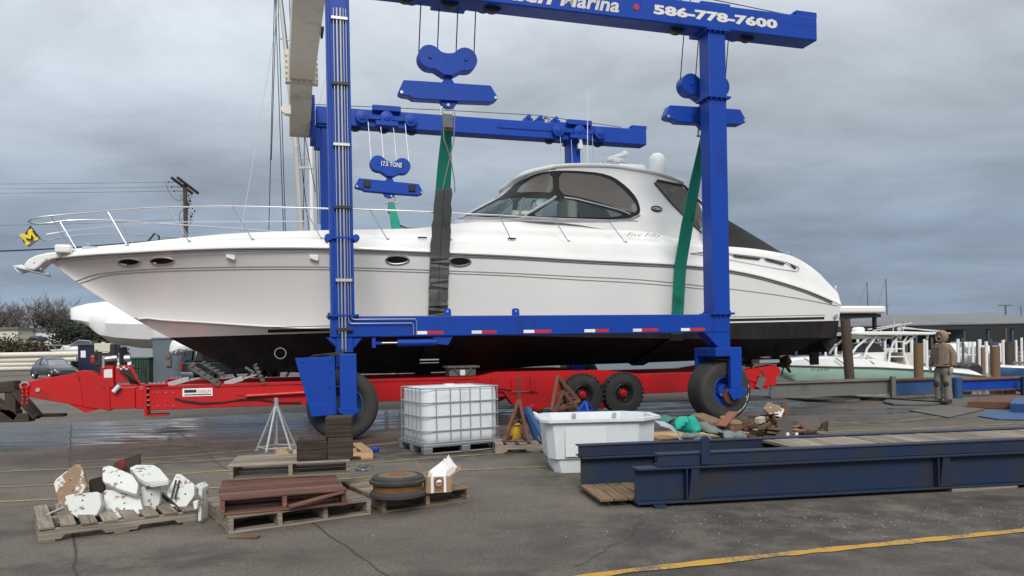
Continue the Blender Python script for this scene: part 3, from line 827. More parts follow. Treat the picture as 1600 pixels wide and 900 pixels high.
# ---------------------------------------------------------------- hoist blocks and slings
def block(name_label, ac, side, z_top, sway, txt=False):
    """sheave housing (double lobe) + spreader bar; hangs from the girder by four ropes"""
    nb = N0+.80 if side == 0 else N1-.80
    s = -1 if side == 0 else 1       # outward direction
    F = LIFT @ Matrix.Translation((ac, nb, z_top))
    t = thing('hoist_block', name_label, 'hoist block', F, 'blue hoist blocks hanging from the girders')
    tilt = Matrix.Rotation(radians(-1.2 if side == 0 else 3.0), 4, 'Y')
    def P(pts, y0, y1):
        m = MB(); m.prism([(x, y0, z) for x, z in pts], (0, y1-y0, 0)); return m.xf(tilt)
    R = .235; pts = []
    for i in range(13):
        an = radians(250-i*200/12); pts.append((-.36+R*cos(an), -.235+R*sin(an)))
    lobe2 = [( .36+R*cos(radians(130-i*200/12)), -.235+R*sin(radians(130-i*200/12))) for i in range(13)]
    dip = [(-.13,-.12),(-.05,-.14),(.05,-.14),(.13,-.12)]
    outl = pts + dip + lobe2 + [(.36,-.47),(.28,-.47),(.12,-.56),(.10,-.58),(-.10,-.58),(-.12,-.56),(-.28,-.47),(-.36,-.47)]
    h = P(outl, -.14, .14).build('sheave_housing', M['blue'], t, F, bevel=.01)
    m = MB()
    for x in (-.36, .36): m.cyl((x,-.165,-.235),(x,.165,-.235),.04,seg=12)
    m.xf(tilt).build('pin', M['blue'], h, F)
    hang = P([(-.08,-.52),(.08,-.52),(.08,-.63),(.20,-.80),(.20,-.86),(-.20,-.86),(-.20,-.80),(-.08,-.63)], -.05, .05); hang.build('hanger', M['blue'], t, F)
    bar = [(-.90,-.72),(-1.00,-.93),(-1.00,-.99),(-.92,-1.02),(-.80,-1.03),(-.72,-1.075),(-.12,-1.075),(.12,-1.075),(.86,-1.06),(.98,-1.01),(1.0,-.95),(.86,-.72)]
    b = P(bar, -.12, .12).build('spreader_bar', M['blue'], t, F, bevel=.012)
    m = MB()
    for x in (-.95, .95): m.cyl((x,-.135,-.965),(x,.135,-.965),.03,seg=10)
    m.xf(tilt).build('pin', M['chrome'], b, F)
    if side == 1:
        for x in (-.66, .66):
            m = MB(); m.bx(x-.10,x+.10,-.17,-.122,-.97,-.76); m.xf(tilt).build('pad', M['black'], b, F, bevel=.02)
    yk = P([(-.20,-1.06),(.20,-1.06),(.12,-1.16),(.05,-1.20),(-.05,-1.20),(-.12,-1.16)], -.06, .06); yk.build('yoke', M['blue'], t, F)
    m = MB(); c = Vector((0,0,-1.16))
    m.cyl((0,-.09,-1.15),(0,.09,-1.15),.028)
    m.tube([(-.13,0,-1.33),(-.13,0,-1.22),(-.08,0,-1.13),(0,0,-1.09),(.08,0,-1.13),(.13,0,-1.22),(.13,0,-1.33)], .022, 8); m.cyl((-.17,0,-1.33),(.17,0,-1.33),.026)
    m.build('shackle', M['galv'], t, F, smooth=True)
    for i, x in enumerate((-.56, -.19, .19, .56)):
        m = MB(); y = 0
        zr = ZT0 - z_top + .02
        m.cyl((x*.985-sway, (N0+.60 if side == 0 else N1-.60)-nb, zr+.15), (x, y, -.20), .012, seg=6)
        m.build('wire_rope', M['blackmetal'] if side == 0 else M['galv'], t, F)
    if txt:
        TXl = Matrix.Translation((-.36,-.148,-.34)) @ Matrix.Rotation(radians(90), 4, 'X')
        tm = MB(); text_into(tm, '17.5 TONS', I4, size=1, ext=0); xs = [p.x for p in tm.v]; wdt = max(xs)-min(xs)
        m = MB(); text_into(m, '17.5 TONS', I4, size=1, off=.03, ext=.01)
        m.v = [tilt @ (Matrix.Translation((-.30,-.15,-.29)) @ Matrix.Rotation(radians(90),4,'X') @ Vector((p.x*.60/wdt, p.y*.19, p.z*.2))) for p in m.v]
        m.build('lettering', M['letter'], h, F)
    return F
zn = L(700, 76, N0+.8).z; zf = L(610, 246.5, N1-.8).z
Bn1 = block('blue sheave block and long spreader bar above the grey sleeved sling, nearest the camera', L(698,110,N0+.8).x, 0, zn, -.02)
Bn2 = block('blue sheave block and spreader bar half hidden behind the right hoist leg', L(1098,140,N0+.8).x, 0, L(1075,117,N0+.8).z, 0)
Bf1 = block('smaller looking blue block lettered 17.5 TONS above the yacht foredeck', L(610,262,N1-.8).x, 1, zf, .06, True)
Bf2 = block('blue block hidden low behind the yacht cabin', L(905,262,N1-.8).x, 1, L(905,262,N1-.8).z-.9, .0)
# ================================================================ motor yacht in the slings
NC = 18.7
aB = L(80, 407, NC).x
aT = L(1313, 490, NC-2.15).x
LEN = aT-aB
def tt(a): return min(1, max(0, (a-aB)/LEN))
def hbS(a):
    t = tt(a); f = 1-(1-min(1, t/.56))**2.1
    return 2.34*f**.78*(1-.07*max(0, (t-.6)/.4)**1.5)
T0 = (L(205,494,NC).x-aB)/LEN
def hbC(a):
    t = tt(a)
    if t <= T0: return 0.0
    f = 1-(1-min(1, (t-T0)/.54))**1.9
    return 2.08*f**.9*(1-.04*max(0, (t-.6)/.4))
def trace(px, hb):
    out = []
    for x, y in px:
        n = NC
        for _ in range(40):
            p = L(x, y, n); n = n*.5 + (NC-hb(p.x))*.5
        p = L(x, y, n); out.append((p.x, p.z))
    out.sort(); return out
sheer = trace([(81,406.5),(100,402.5),(140,398.5),(200,395),(300,390),(400,387.5),(515,388),(620,392),(700,395.5),(800,400),(900,406),(1000,411),(1050,413.5),(1100,417.5),(1138,422),(1175,429),(1210,438),(1258,453),(1290,466),(1314,477)], hbS)
keel = trace([(81,410),(110,433),(150,460),(200,491.5),(240,515),(264,527.5),(300,546),(340,563),(380,574),(430,580),(520,584),(640,582.5),(760,578),(860,571.5),(1000,567),(1140,561),(1250,553)], lambda a: 0)
chine = trace([(205,494),(255,500),(307,503),(400,509),(480,513),(560,516),(700,521),(900,526),(1145,529),(1300,527)], hbC)
dkS = lambda a: hbS(a)-min(.13, hbS(a)*.45)
dkline = trace([(85,397.5),(116,391.5),(199,382.5),(296,376.5),(395,373.5),(503,372),(606,373),(700,374),(800,374.5),(889,376),(978,377.5),(1060,379),(1100,381),(1140,385),(1180,388.5),(1220,395),(1240,400),(1262,412),(1285,430),(1297,444),(1304,453),(1311,457),(1314,466)], dkS)
trS = lambda a: max(0.0, dkS(a)-min(.52, hbS(a)*.42))
trunk = trace([(88,395.5),(116,389),(199,381),(262,374),(300,370.5),(350,366),(400,363),(460,361),(515,359.5),(600,358),(660,356),(700,350.5),(740,347.5),(800,346.5),(860,345),(940,345.5),(1000,347),(1040,358),(1080,376),(1120,384)], trS)
ZK = lambda a: sinterp(keel, a); ZS = lambda a: sinterp(sheer, a); ZD = lambda a: sinterp(dkline, a)
aC0 = aB+T0*LEN
def ZC(a):
    if a <= aC0: return ZK(a)
    z = sinterp(chine, a); t = min(1, (a-aC0)/.3)
    return max(ZK(a)+.0, z*t + ZK(a)*(1-t) if t < 1 else z)
def ZTr(a):
    if a > trunk[-1][0]: return ZD(a)-.01
    return max(ZD(a)-.01, sinterp(trunk, a))
FB = LIFT @ Matrix.Translation(((aB+aT)/2, NC, ZK((aB+aT)/2)))
yacht = thing('motor_yacht', 'large white hardtop motor yacht with black bottom hanging in the blue boat hoist', 'motor yacht', FB)
def bp(mb, name, mat, parent=yacht, **k):
    return mb.build(name, M[mat] if isinstance(mat, str) else mat, parent, LIFT, **k)
def side_n(a, z):
    """half breadth of the topsides at height z"""
    zc, zs = ZC(a), ZS(a); s = min(1, max(0, (z-zc)/(zs-zc+1e-6)))
    t = tt(a); p = 1+.75*max(0, 1-t/.55)
    return hbC(a)+(hbS(a)-hbC(a))*s**p
# hull shell
NST = 90; sts = []
for i in range(NST+1):
    t = i/NST; t = t*t*.35+t*.65 if t < 1 else 1
    sts.append(aB + .001 + LEN*t*.9999)
def half_ring(a, sgn):
    zk, zc, zs = ZK(a), ZC(a), ZS(a); r = []
    for k in range(7):
        s = k/6; r.append(Vector((a, NC+sgn*hbC(a)*s, zk+(zc-zk)*(s**.9))))
    for k in range(1, 13):
        s = k/12; z = zc+(zs-zc)*s
        r.append(Vector((a, NC+sgn*side_n(a, z), z)))
    return r
hull = MB()
for sgn in (-1, 1): hull.grid([half_ring(a, sgn) for a in sts])
ra = half_ring(sts[-1], -1); rb = half_ring(sts[-1], 1)
hull.add(ra+rb[::-1], [tuple(range(len(ra)*2))])
# bottom paint and boot stripes follow the waterline of the hull
wl_f = trace([(264,527.5)], lambda a: 0)[0]; wl_a = trace([(1300,501)], hbS)[0]
wl_m = trace([(400,523)], lambda a: hbC(a)*.75)[0]; wl_n = trace([(515,513)], hbC)[0]
t = NT('yacht_hull_paint'); c = t.coord('Object'); sp = t.N('ShaderNodeSeparateXYZ'); t.link(c, sp.inputs[0])
oa = (aB+aT)/2; oz = ZK((aB+aT)/2)
k = (wl_a[1]-wl_f[1])/(wl_a[0]-wl_f[0])
zz = t.math('SUBTRACT', sp.outputs[2], t.math('MULTIPLY', sp.outputs[0], k))       # height with the waterline slope removed
z_w = wl_f[1]-oz-k*(wl_f[0]-oa)
below = t.math('LESS_THAN', zz, z_w)
st1 = t.math('MULTIPLY', t.math('GREATER_THAN', zz, z_w+.035), t.math('LESS_THAN', zz, z_w+.105))
st2 = t.math('MULTIPLY', t.math('GREATER_THAN', zz, z_w+.14), t.math('LESS_THAN', zz, z_w+.155))
aftm = t.math('MULTIPLY', t.math('GREATER_THAN', sp.outputs[0], wl_n[0]-oa-1.3), t.math('LESS_THAN', sp.outputs[0], aT-oa-.45))
st = t.math('MULTIPLY', t.math('MAXIMUM', st1, st2), aftm)
nz = t.noise(t.mapv(c, (1,1,.2)), 2.2, 6, .7); nb = t.noise(c, 1.1, 4)
white = t.mix(t.math('MULTIPLY', t.ramp(nb, .4, .75), .25), (.83,.825,.805), (.76,.75,.72))
blk = t.mix(t.ramp(nz, .45, .7), (.006,.005,.006), (.024,.017,.016))
b = t.mix(st, white, (.02,.02,.022)); b = t.mix(below, b, blk)
t.link(b, t.p.inputs['Base Color']); t.link(t.math('ADD', t.math('MULTIPLY', below, .5), .2), t.p.inputs['Roughness'])
t.link(t.math('SUBTRACT', 1.0, below), t.p.inputs['Coat Weight']); t.p.inputs['Coat Roughness'].default_value = .06
t.bump(t.math('MULTIPLY', t.noise(c, 40, 3), below), .3, .01)
bp(hull, 'hull', t.m, smooth=True, weld=True, sharp=28)

# deck moulding
dk = MB()
def deck_half(a, sgn):
    hs, zs, zd, zt = hbS(a), ZS(a), ZD(a), ZTr(a)
    aft = a > trunk[-1][0]
    d = dkS(a); q = trS(a)
    pts = [(hs+.012, zs+.0), (hs+.012, zs+.045), (hs-.01, zs+.075), ((hs*.7+d*.3), zs+(zd-zs)*.42), ((hs*.3+d*.7), zs+(zd-zs)*.80), (d+.01, zd-.03), (d-.03, zd)]
    if not aft:
        pts += [(max(q+.10, d-.16) if d > .4 else d*.8, zd+.005), (q+.05 if d > .4 else d*.7, max(zd, zt-.10)), (q, zt), (q*.6, zt+.07*min(1,q)), (q*.25, zt+.11*min(1,q)), (0, zt+.12*min(1,q))]
    else:
        pts += [(d-.10, zd+.01), (d-.2, zd+.015), (d-.4, zd+.01), (d*.6, zd-.0), (d*.25, zd), (0, zd)]
    return [Vector((a, NC+sgn*max(0, n), z)) for n, z in pts]
for sgn in (-1, 1): dk.grid([deck_half(a, sgn) for a in sts])
ra = deck_half(sts[-1], -1); rb = deck_half(sts[-1], 1); dk.add(ra+rb[::-1][1:], [tuple(range(len(ra)*2-1))])
bp(dk, 'deck', 'gel', smooth=True, weld=True, sharp=40)
# rub rail, grey double stripe, spray rails
def follow(px, hb, off=.02):
    o = []
    tr = trace(px, hb)
    a0, a1 = tr[0][0], tr[-1][0]; n = 80
    for i in range(n+1):
        a = a0+(a1-a0)*i/n; o.append((a, sinterp(tr, a)))
    return o
M['railgrey'] = paint('grey_rub_rail', (.16,.155,.145), .5, bump=0, vvar=.03)
M['stripe'] = paint('pale_grey_stripe', (.30,.29,.27), .4, bump=0, vvar=.02)
for sgn in (-1, 1):
    m = MB()
    m.tube([(a, NC+sgn*(hbS(a)+.014), ZS(a)-.012) for a in sts[1:-1]], .020, 6)
    m.tube([(a, NC+sgn*(hbS(a)+.004), ZS(a)-.062) for a in sts[2:-1]], .010, 6)
    bp(m, 'rub_rail', 'railgrey', smooth=True)
for px in ([(117,440),(140,431),(165,426),(230,420.5),(300,418),(400,416.5),(515,417),(620,420),(700,423),(800,427),(900,432),(1000,437),(1100,447),(1170,455),(1240,465),(1309,478)],
           [(123,443),(165,430),(230,424.5),(300,422),(400,420.5),(515,421),(620,424),(700,427),(800,431),(900,437),(1000,442.5),(1100,451.5),(1138,455)]):
    # height on the flared side: iterate with the side surface
    tr = []
    for x, y in px:
        n = NC-1.5
        for _ in range(50):
            p = L(x, y, n); n = n*.5+(NC-side_n(p.x, p.z))*.5
        tr.append((p.x, p.z))
    for sgn in (-1, 1):
        m = MB(); pts = []
        for i in range(121):
            a = tr[0][0]+(tr[-1][0]-tr[0][0])*i/120; z = sinterp(tr, a); pts.append((a, NC+sgn*(side_n(a, z)+.001), z))
        m.tube(pts, .011, 5); bp(m, 'hull_stripe', 'stripe', smooth=True)
# spray rail along the chine at the bow
for sgn in (-1, 1):
    m = MB(); pts = []
    for i in range(80):
        a = aC0+.15+(aT-aC0-.3)*i/79; pts.append((a, NC+sgn*(hbC(a)+.01), ZC(a)))
    m.tube(pts, .016, 5); bp(m, 'chine', t.m if False else bpy.data.materials['yacht_hull_paint'], smooth=True)
# portholes
def on_side(x, y):
    n = NC-1.5
    for _ in range(60):
        p = L(x, y, n); n = n*.5+(NC-side_n(p.x, p.z))*.5
    return p
M['portglass'] = paint('dark_porthole_glass', (.010,.008,.008), .22, bump=0, vvar=0, spec=.3)
for x, y, rx, ry in ((202,409.5,17,5.2),(253.5,407.8,18.5,5.4),(621,406.3,18,6.4),(719,408.8,16.5,6.6)):
    c = on_side(x, y); e = on_side(x+rx, y); ra_ = abs(e.x-c.x); rz_ = ry*ra_/rx*1.0
    for sgn in (-1, 1):
        ring = []; fill = []
        for i in range(36):
            an = 2*pi*i/36; a = c.x+ra_*cos(an); z = c.z+rz_*sin(an)*(1-.12*cos(an))
            ring.append((a, NC+sgn*(side_n(a, z)+.008), z)); 
        m = MB(); m.tube(ring, .020, 6, closed=True); o = bp(m, 'porthole', 'chrome', smooth=True)
        m = MB(); inner = [(p[0]*.96+c.x*.04, p[1]-sgn*.004, p[2]*.96+c.z*.04) for p in ring]
        cc = (c.x, NC+sgn*(side_n(c.x, c.z)+.004), c.z)
        m.add([cc]+inner, [(0, i+1, (i+1) % 36+1) for i in range(36)]); bp(m, 'pane', 'portglass', o)
# hull vents (white wedge)
for x, y in ((361,401.5),(491,403)):
    c = on_side(x, y)
    for sgn in (-1, 1):
        m = MB(); n0 = NC+sgn*(side_n(c.x, c.z)-.02)
        m.prism([(c.x-.10,n0,c.z+.05),(c.x+.09,n0,c.z+.06),(c.x+.085,n0,c.z-.06),(c.x+.05,n0,c.z-.07),(c.x-.09,n0,c.z-.02)], (0, sgn*.075, 0)); bp(m, 'hull_vent', 'gel', bevel=.01)
# bow thruster tunnel
c = L(438, 552, NC-.78)
m = MB(); m.tube([(c.x+.12*cos(2*pi*i/20), c.y-.03+.0*i, c.z+.12*sin(2*pi*i/20)) for i in range(20)], .012, 6, closed=True); bp(m, 'thruster_ring', 'chrome', smooth=True)
c = L(670, 564, NC-1.4)
m = MB(); m.bar((c.x-.22,c.y-.05,c.z+.03),(c.x+.22,c.y-.05,c.z+.03),.05,.03)
m.bar((c.x-.22,c.y-.05,c.z-.04),(c.x+.22,c.y-.05,c.z-.04),.03,.015); bp(m, 'intake_grille', 'galv')

# ---------------------------------------------------------------- superstructure
a_s = L(872, 300, NC-1.72).x
fr = [L(x, y, NC) for x, y in ((705,349),(740,329),(770,313),(790,298.5),(797,290),(806,279),(820,270))]
frt = sorted([(p.z, p.x) for p in fr[:4]]+[(5.76,5.66),(5.94,5.70),(6.10,5.76)])
def a_f(z): return interp(frt, z)
ZB_ = fr[0].z
def w_side(z): return 1.82-.34*max(0, min(1.6, z-ZB_))/1.4
def S2(s, z, off=0):
    """surface coordinates: s in [-1,0] wraps the nose, s > 0 runs aft along the side"""
    w_ = w_side(z)+off
    if s <= 0:
        ph = (s+1)*pi/2; af = a_f(z)-off
        return a_s-(a_s-af)*cos(ph)**.92 if cos(ph) > 1e-6 else a_s, w_*sin(ph)**.82 if s > -1 else 0.0
    aa = a_s+s
    # narrows a little towards the aft arch
    return aa, w_ - .10*max(0, s-2.2)**1.2*.5
def inv(x, y):
    best = None
    for i in range(0, 900):
        s = -1+i*.01
        z = ZB_+.6
        for _ in range(4):
            a, wd = S2(s, z); p = L(x, y, NC-wd); z = p.z
        d = abs(p.x-a)
        if best is None or d < best[0]: best = (d, s, z)
    return best[1], best[2]
def poly(px): return [inv(x, y) for x, y in px]
# outlines traced in surface coordinates
WIN = poly([(716,343),(745,327.5),(775,311.5),(790,301),(800,292),(818,280),(838,271.5),(864,266.5),(900,266.5),(938,270),(960,277),(980,292),(995,309),(1001,326),(999,335),(988,341),(960,343.5),(900,343.5),(840,342),(780,340),(740,341)])
UP1 = poly([(806,301.5),(812,292),(826,281),(842,274),(862,270.5),(865.5,301.5),(840,300)])
UP2 = poly([(873,270),(900,270.5),(935,274),(955,281),(973,295),(989,312),(996,326),(993,332),(984,331.5),(940,317),(905,307.5),(874,302.5)])
LO1 = poly([(724,340),(750,328),(778,313.5),(800,309.5),(838,308.5),(864,309.5),(845,320),(822,336),(790,337),(757,338)])
LO2 = poly([(871,309.5),(900,314),(940,325),(975,335),(960,339.5),(900,339.5),(852,338.5),(832,337),(850,324)])
s_aft = inv(1100, 372)[0]
# white shell outline (bottom edge tucked below the deck)
TOPL = [(797,292),(799,284),(806,277),(818,270),(835,264.5),(870,260.5),(920,259),(960,260.5),(985,264),(1020,270),(1045,276.5),(1068,285.5)]
TOP = [(-1,5.74),(-.85,5.75),(-.6,5.79),(-.35,5.83),(-.12,5.87)]+[q for q in poly(TOPL) if q[0] > .05]
AFTW = poly([(1022,285),(1026,282.5),(1034,284),(1069,291.5),(1095,318),(1098,363),(1075,343),(1050,317)])
SH = [(-1, ZB_-.12)] + [(-1, z) for z in (TOP[0][1],)] + TOP[1:] + poly([(1096,312),(1136,345)]) + [(inv(1137,345)[0]+.0, inv(1137,390)[1]-.1)] + [(0.5, ZB_-.25)]
sM = inv(869.5, 285)[0]
def inside(p, pl):
    x, y = p; c = False; n = len(pl)
    for i in range(n):
        x0, y0 = pl[i]; x1, y1 = pl[(i+1) % n]
        if (y0 > y) != (y1 > y) and x < (x1-x0)*(y-y0)/(y1-y0+1e-12)+x0: c = not c
    return c
def densify(pl, d=.06):
    o = []
    for i in range(len(pl)):
        a = Vector(pl[i]); b = Vector(pl[(i+1) % len(pl)]); k = max(1, int((b-a).length/d))
        for j in range(k): o.append(tuple(a.lerp(b, j/k)))
    return o
def smoothpoly(pl, n=1):
    for _ in range(n):
        o = []
        for i in range(len(pl)):
            a = Vector(pl[i]); b = Vector(pl[(i+1) % len(pl)])
            o += [tuple(a.lerp(b, .22)), tuple(a.lerp(b, .78))]
        pl = o
    return pl
polys = {'sh': densify(SH), 'win': densify(smoothpoly(WIN), .05), 'u1': densify(smoothpoly(UP1, 1), .05), 'u2': densify(smoothpoly(UP2, 1), .05), 'l1': densify(smoothpoly(LO1, 1), .05), 'l2': densify(smoothpoly(LO2, 1), .05), 'aw': densify(smoothpoly(AFTW), .05)}
verts = []; edges = []
for pl in polys.values():
    b0 = len(verts); verts += [Vector(p) for p in pl]
    edges += [(b0+i, b0+(i+1) % len(pl)) for i in range(len(pl))]
s = -1+.025
while s < s_aft+1.2:
    z = ZB_-.2
    while z < ZB_+2.2:
        verts.append(Vector((s+random.uniform(-.005,.005), z))); z += .09
    s += .045 if s < 0 else .11
V, E, Fc, _, _, _ = delaunay_2d_cdt(verts, edges, [], 0, 1e-5)
grp = {'shell': [], 'frame': [], 'u': [], 'l': [], 'aw': []}
for f in Fc:
    c = ((V[f[0]].x+V[f[1]].x+V[f[2]].x)/3, (V[f[0]].y+V[f[1]].y+V[f[2]].y)/3)
    if not inside(c, polys['sh']): continue
    if inside(c, polys['u1']) or inside(c, polys['u2']): grp['u'].append(f)
    elif inside(c, polys['l1']) or inside(c, polys['l2']): grp['l'].append(f)
    elif inside(c, polys['win']): grp['frame'].append(f)
    elif inside(c, polys['aw']): grp['aw'].append(f)
    else: grp['shell'].append(f)
def surf(fs, sgn, off=0):
    m = MB()
    if True:
        idx = {}; vs = []; ff = []
        for f in fs:
            g = []
            for q in f:
                if q not in idx:
                    idx[q] = len(vs); a, wd = S2(V[q].x, V[q].y, off); vs.append(Vector((a, NC+sgn*wd, V[q].y)))
                g.append(idx[q])
            ff.append(g)
        m.add(vs, ff)
    return m
def solid(o, th, mats=None):
    md = o.modifiers.new('thick', 'SOLIDIFY'); md.thickness = th; md.offset = -1; return o
for sgn in (-1, 1):
    bp(surf(grp['shell'], sgn), 'cabin_side', 'gel', smooth=True, weld=True, sharp=45)
    bp(surf(grp['shell'], sgn, -.05), 'cabin_lining', 'inner', smooth=True, weld=True, sharp=45)
    bp(surf(grp['frame'], sgn, .004), 'window_frame', 'frameblack', smooth=True, weld=True)
    bp(surf([f for f in grp['u'] if V[f[0]].x < sM], sgn), 'side_curtain', 'glass_dark', smooth=True, weld=True)
    bp(surf([f for f in grp['u'] if V[f[0]].x >= sM], sgn), 'side_curtain', 'glass_dark', smooth=True, weld=True)
    bp(surf(grp['l'], sgn), 'windscreen', 'glass_clear', smooth=True, weld=True)
    bp(surf(grp['aw'], sgn), 'aft_curtain', 'glass_dark', smooth=True, weld=True)
# chrome windscreen trims
def on_cab(px, off=.02, both=True, dens=8):
    pp = poly(px); pts = []
    for i in range(len(pp)-1):
        for j in range(dens): 
            q = Vector(pp[i]).lerp(Vector(pp[i+1]), j/dens); pts.append(q)
    pts.append(Vector(pp[-1])); r = []
    for sgn in (-1, 1):
        l = []
        for q in pts:
            a, wd = S2(q.x, q.y, off); l.append((a, NC+sgn*wd, q.y))
        r.append(l)
    return r
def trim(px, r, mat='chrome', name='windscreen_trim', off=.02):
    for l in on_cab(px, off):
        m = MB(); m.tube(l, r, 6); bp(m, name, mat, smooth=True)
trim([(868,307.5),(845,322),(822,337),(814,343)], .035)
trim([(716,342),(760,341),(820,343.5),(880,345),(950,345),(985,342.5),(1000,336)], .022)
trim([(716,341),(745,326),(775,309),(800,290),(830,271.5),(868,263.5)], .018)
trim([(881,308.5),(900,311),(940,321),(970,329),(984,335)], .020)
trim([(1022,286),(1050,319),(1075,345),(1096,364)], .018, 'blackmetal', 'curtain_edge')
trim([(1026,282),(1069,290.5),(1100,322),(1136,347)], .030, 'blackmetal', 'curtain_edge')
# mullion in the windscreen
trim([(818,309),(814,338)], .020, 'railgrey')
# hardtop
def z_top(s):
    tb = sorted(TOP); return sinterp([(-1, TOP[0][1])]+[q for q in tb if q[0] > -.97], s)
s_end = TOP[-1][0]
rows = []; ns = 60
for i in range(ns+1):
    s = -1+(s_end+1)*i/ns; z = z_top(s); a, wd = S2(s, z, .03)
    ai = a if s > 0 else a_f(z)+(s+1)*(a_s-a_f(z))
    row = []
    for j in range(0, 25):
        q = -1+2*j/24; e = 1-abs(q)
        row.append(Vector((a*(1-min(1, e*1.3))+ai*min(1, e*1.3) if s <= 0 else a, NC+q*wd, z+.015+.20*min(1, wd)*(1-q**4)*(1 if i < ns-6 else (ns-i)/6*.8+.2))))
    rows.append(row)
m = MB(); m.grid(rows)
ho = bp(m, 'hardtop', 'gel', smooth=True, sharp=60); solid(ho, .07)
m = MB()
for sgn in (-1, 1):
    m.tube([(S2(s_, z_top(s_), .03)[0], NC+sgn*S2(s_, z_top(s_), .03)[1], z_top(s_)+.01) for s_ in [-1+(s_end+1)*i/50 for i in range(51)]], .045, 8)
bp(m, 'hardtop_edge', 'gel', smooth=True)
# aft arch hump (radar mast base)
def up(x, y, n): return L(x, y, n)
b = L(985, 262, NC-1.2)
m = MB(); m.bx(b.x-.35, b.x+.45, NC-1.35, NC+1.35, b.z-.15, b.z+.10, taper=.9); bp(m, 'radar_arch', 'gel', bevel=.06, seg=3, smooth=True)
# cockpit canvas aft
cv = [(1069,287),(1100,313),(1137,343.5),(1180,369),(1222,395)]; cl = [(1097,366),(1110,376),(1137,385),(1180,389.5),(1224,396.5)]
top_ = [L(x, y, NC-1.25) for x, y in cv]; low = [L(x, y, NC-1.9) for x, y in cl]
rows = []
for i in range(21):
    f = i/20*4; k_ = min(3, int(f)); g = f-k_
    a_ = top_[k_].lerp(top_[k_+1], g); b_ = low[k_].lerp(low[k_+1], g)
    row = []
    for j in range(7):
        q = j/6; p = b_.lerp(a_, q); row.append(Vector((p.x, NC-(NC-b_.y)*(1-q)**.8-(NC-a_.y)*(1-(1-q)**.8), p.z-.03*sin(pi*q))))
    row += [Vector((a_.x, NC-(NC-a_.y)*(1-j/4), a_.z+.06*j/4)) for j in range(1, 5)]
    row2 = [Vector((p.x, 2*NC-p.y, p.z)) for p in row[::-1][1:]]
    rows.append(row+row2)
m = MB(); m.grid(rows[8:]); bp(m, 'cockpit_canvas', paint('black_canvas', (.010,.010,.012), .85, bump=.3, vvar=.02), smooth=True)
m = MB(); m.grid([[p for p in r] for r in rows[:9]]); bp(m, 'canvas_window', 'vinyl', smooth=True)
# interior: dash, seats and light lining seen through the glass
m = MB()
z0 = ZB_-.15
m.bx(a_s-1.2, a_s+3.3, NC-1.45, NC+1.45, z0-.35, z0-.30)
m.bx(a_s-1.0, a_s-.4, NC-1.3, NC+1.3, z0-.3, z0+.30); m.bx(a_s-.42, a_s-.2, NC-1.2, NC-.2, z0+.1, z0+.42)
o = bp(m, 'cockpit_sole', 'inner', bevel=.04)
m = MB(); m.bx(a_s+.5, a_s+.75, NC-1.1, NC-.2, z0-.2, z0+.72); m.bx(a_s+.1, a_s+.75, NC-1.1, NC-.2, z0-.1, z0+.12); bp(m, 'helm_seat', 'inner', bevel=.08, seg=3, smooth=True)
m = MB(); m.bx(a_s+2.0, a_s+3.0, NC-1.4, NC+1.4, z0-.3, z0+.30); m.bx(a_s+2.85, a_s+3.1, NC-1.4, NC+1.4, z0-.3, z0+.62); bp(m, 'bench', 'inner', bevel=.08, seg=3, smooth=True)
m = MB(); m.tube([(a_s-.35,NC-.5,z0+.45),(a_s-.25,NC-.5,z0+.5)], .02); m.tube([(a_s-.2+.0*i,NC-.5+.19*cos(2*pi*i/16),z0+.52+.19*sin(2*pi*i/16)) for i in range(16)], .015, 6, closed=True); bp(m, 'steering_wheel', 'blackmetal', smooth=True)
m = MB(); m.tube([(a_s-1.5,NC-1.0,z0+.25),(a_s-.9,NC-1.1,z0+.62)], .012, 5); m.tube([(a_s-1.2,NC-1.0,z0+.30),(a_s-.75,NC-1.15,z0+.70)], .012, 5); bp(m, 'wiper', 'blackmetal')
m = MB(); m.bx(a_s+.3,a_s+2.6,NC-1.1,NC+1.1,ZB_+1.18,ZB_+1.22); bp(m, 'hardtop_hatch', 'inner')
# forward pillar trims: black frame edge between hardtop and upper curtain come from the frame mesh
# oval badge and script on the cabin side
def cab_disc(x, y, rx, ry, mat, name, off=.01, nseg=28):
    c_ = inv(x, y); e = inv(x+rx, y); r1 = abs(e[0]-c_[0]); r2 = r1*ry/rx*1.02
    m = MB(); 
    for sgn in (-1, 1):
        pts = []
        for i in range(nseg):
            an = 2*pi*i/nseg; a, wd = S2(c_[0]+r1*cos(an), c_[1]+r2*sin(an), off); pts.append((a, NC+sgn*wd, c_[1]+r2*sin(an)))
        m.prism(pts, (0, sgn*.008, 0))
    return bp(m, name, mat), c_, r1, r2
bo, c_, r1, r2 = cab_disc(1025.5, 326.5, 9.3, 4.6, 'blackmetal', 'badge')
m = MB()
a, wd = S2(c_[0], c_[1], .024); nn_ = NC-wd
wv = [(-.78,-.05),(-.35,.30),(.05,.38),(.15,.12),(-.15,-.15),(.25,-.30),(.75,-.05)]
m.tube([(c_[0]+a_s+x*r1, nn_, c_[1]+z*r2) for x, z in wv], .010, 5); m.tube([(c_[0]+a_s+x*r1, nn_, c_[1]+z*r2) for x, z in [(-.45,-.45),(-.1,.0),(.3,.15),(.7,.3)]], .007, 5)
bp(m, 'badge_mark', 'white', bo)
p0 = L(979, 371, NC-hbS(L(979,371,17).x)+.30); p1 = L(1036, 371, p0.y)
yy = NC-dkS(p0.x)+.10
fit_text('Five Fifty', L(979,371,yy).x, L(1034,371,yy).x, L(1000,372,yy).z, .13, 'railgrey', 'script_lettering', yacht, shear=.5, off=-.002, frame_fn=None, y=yy)

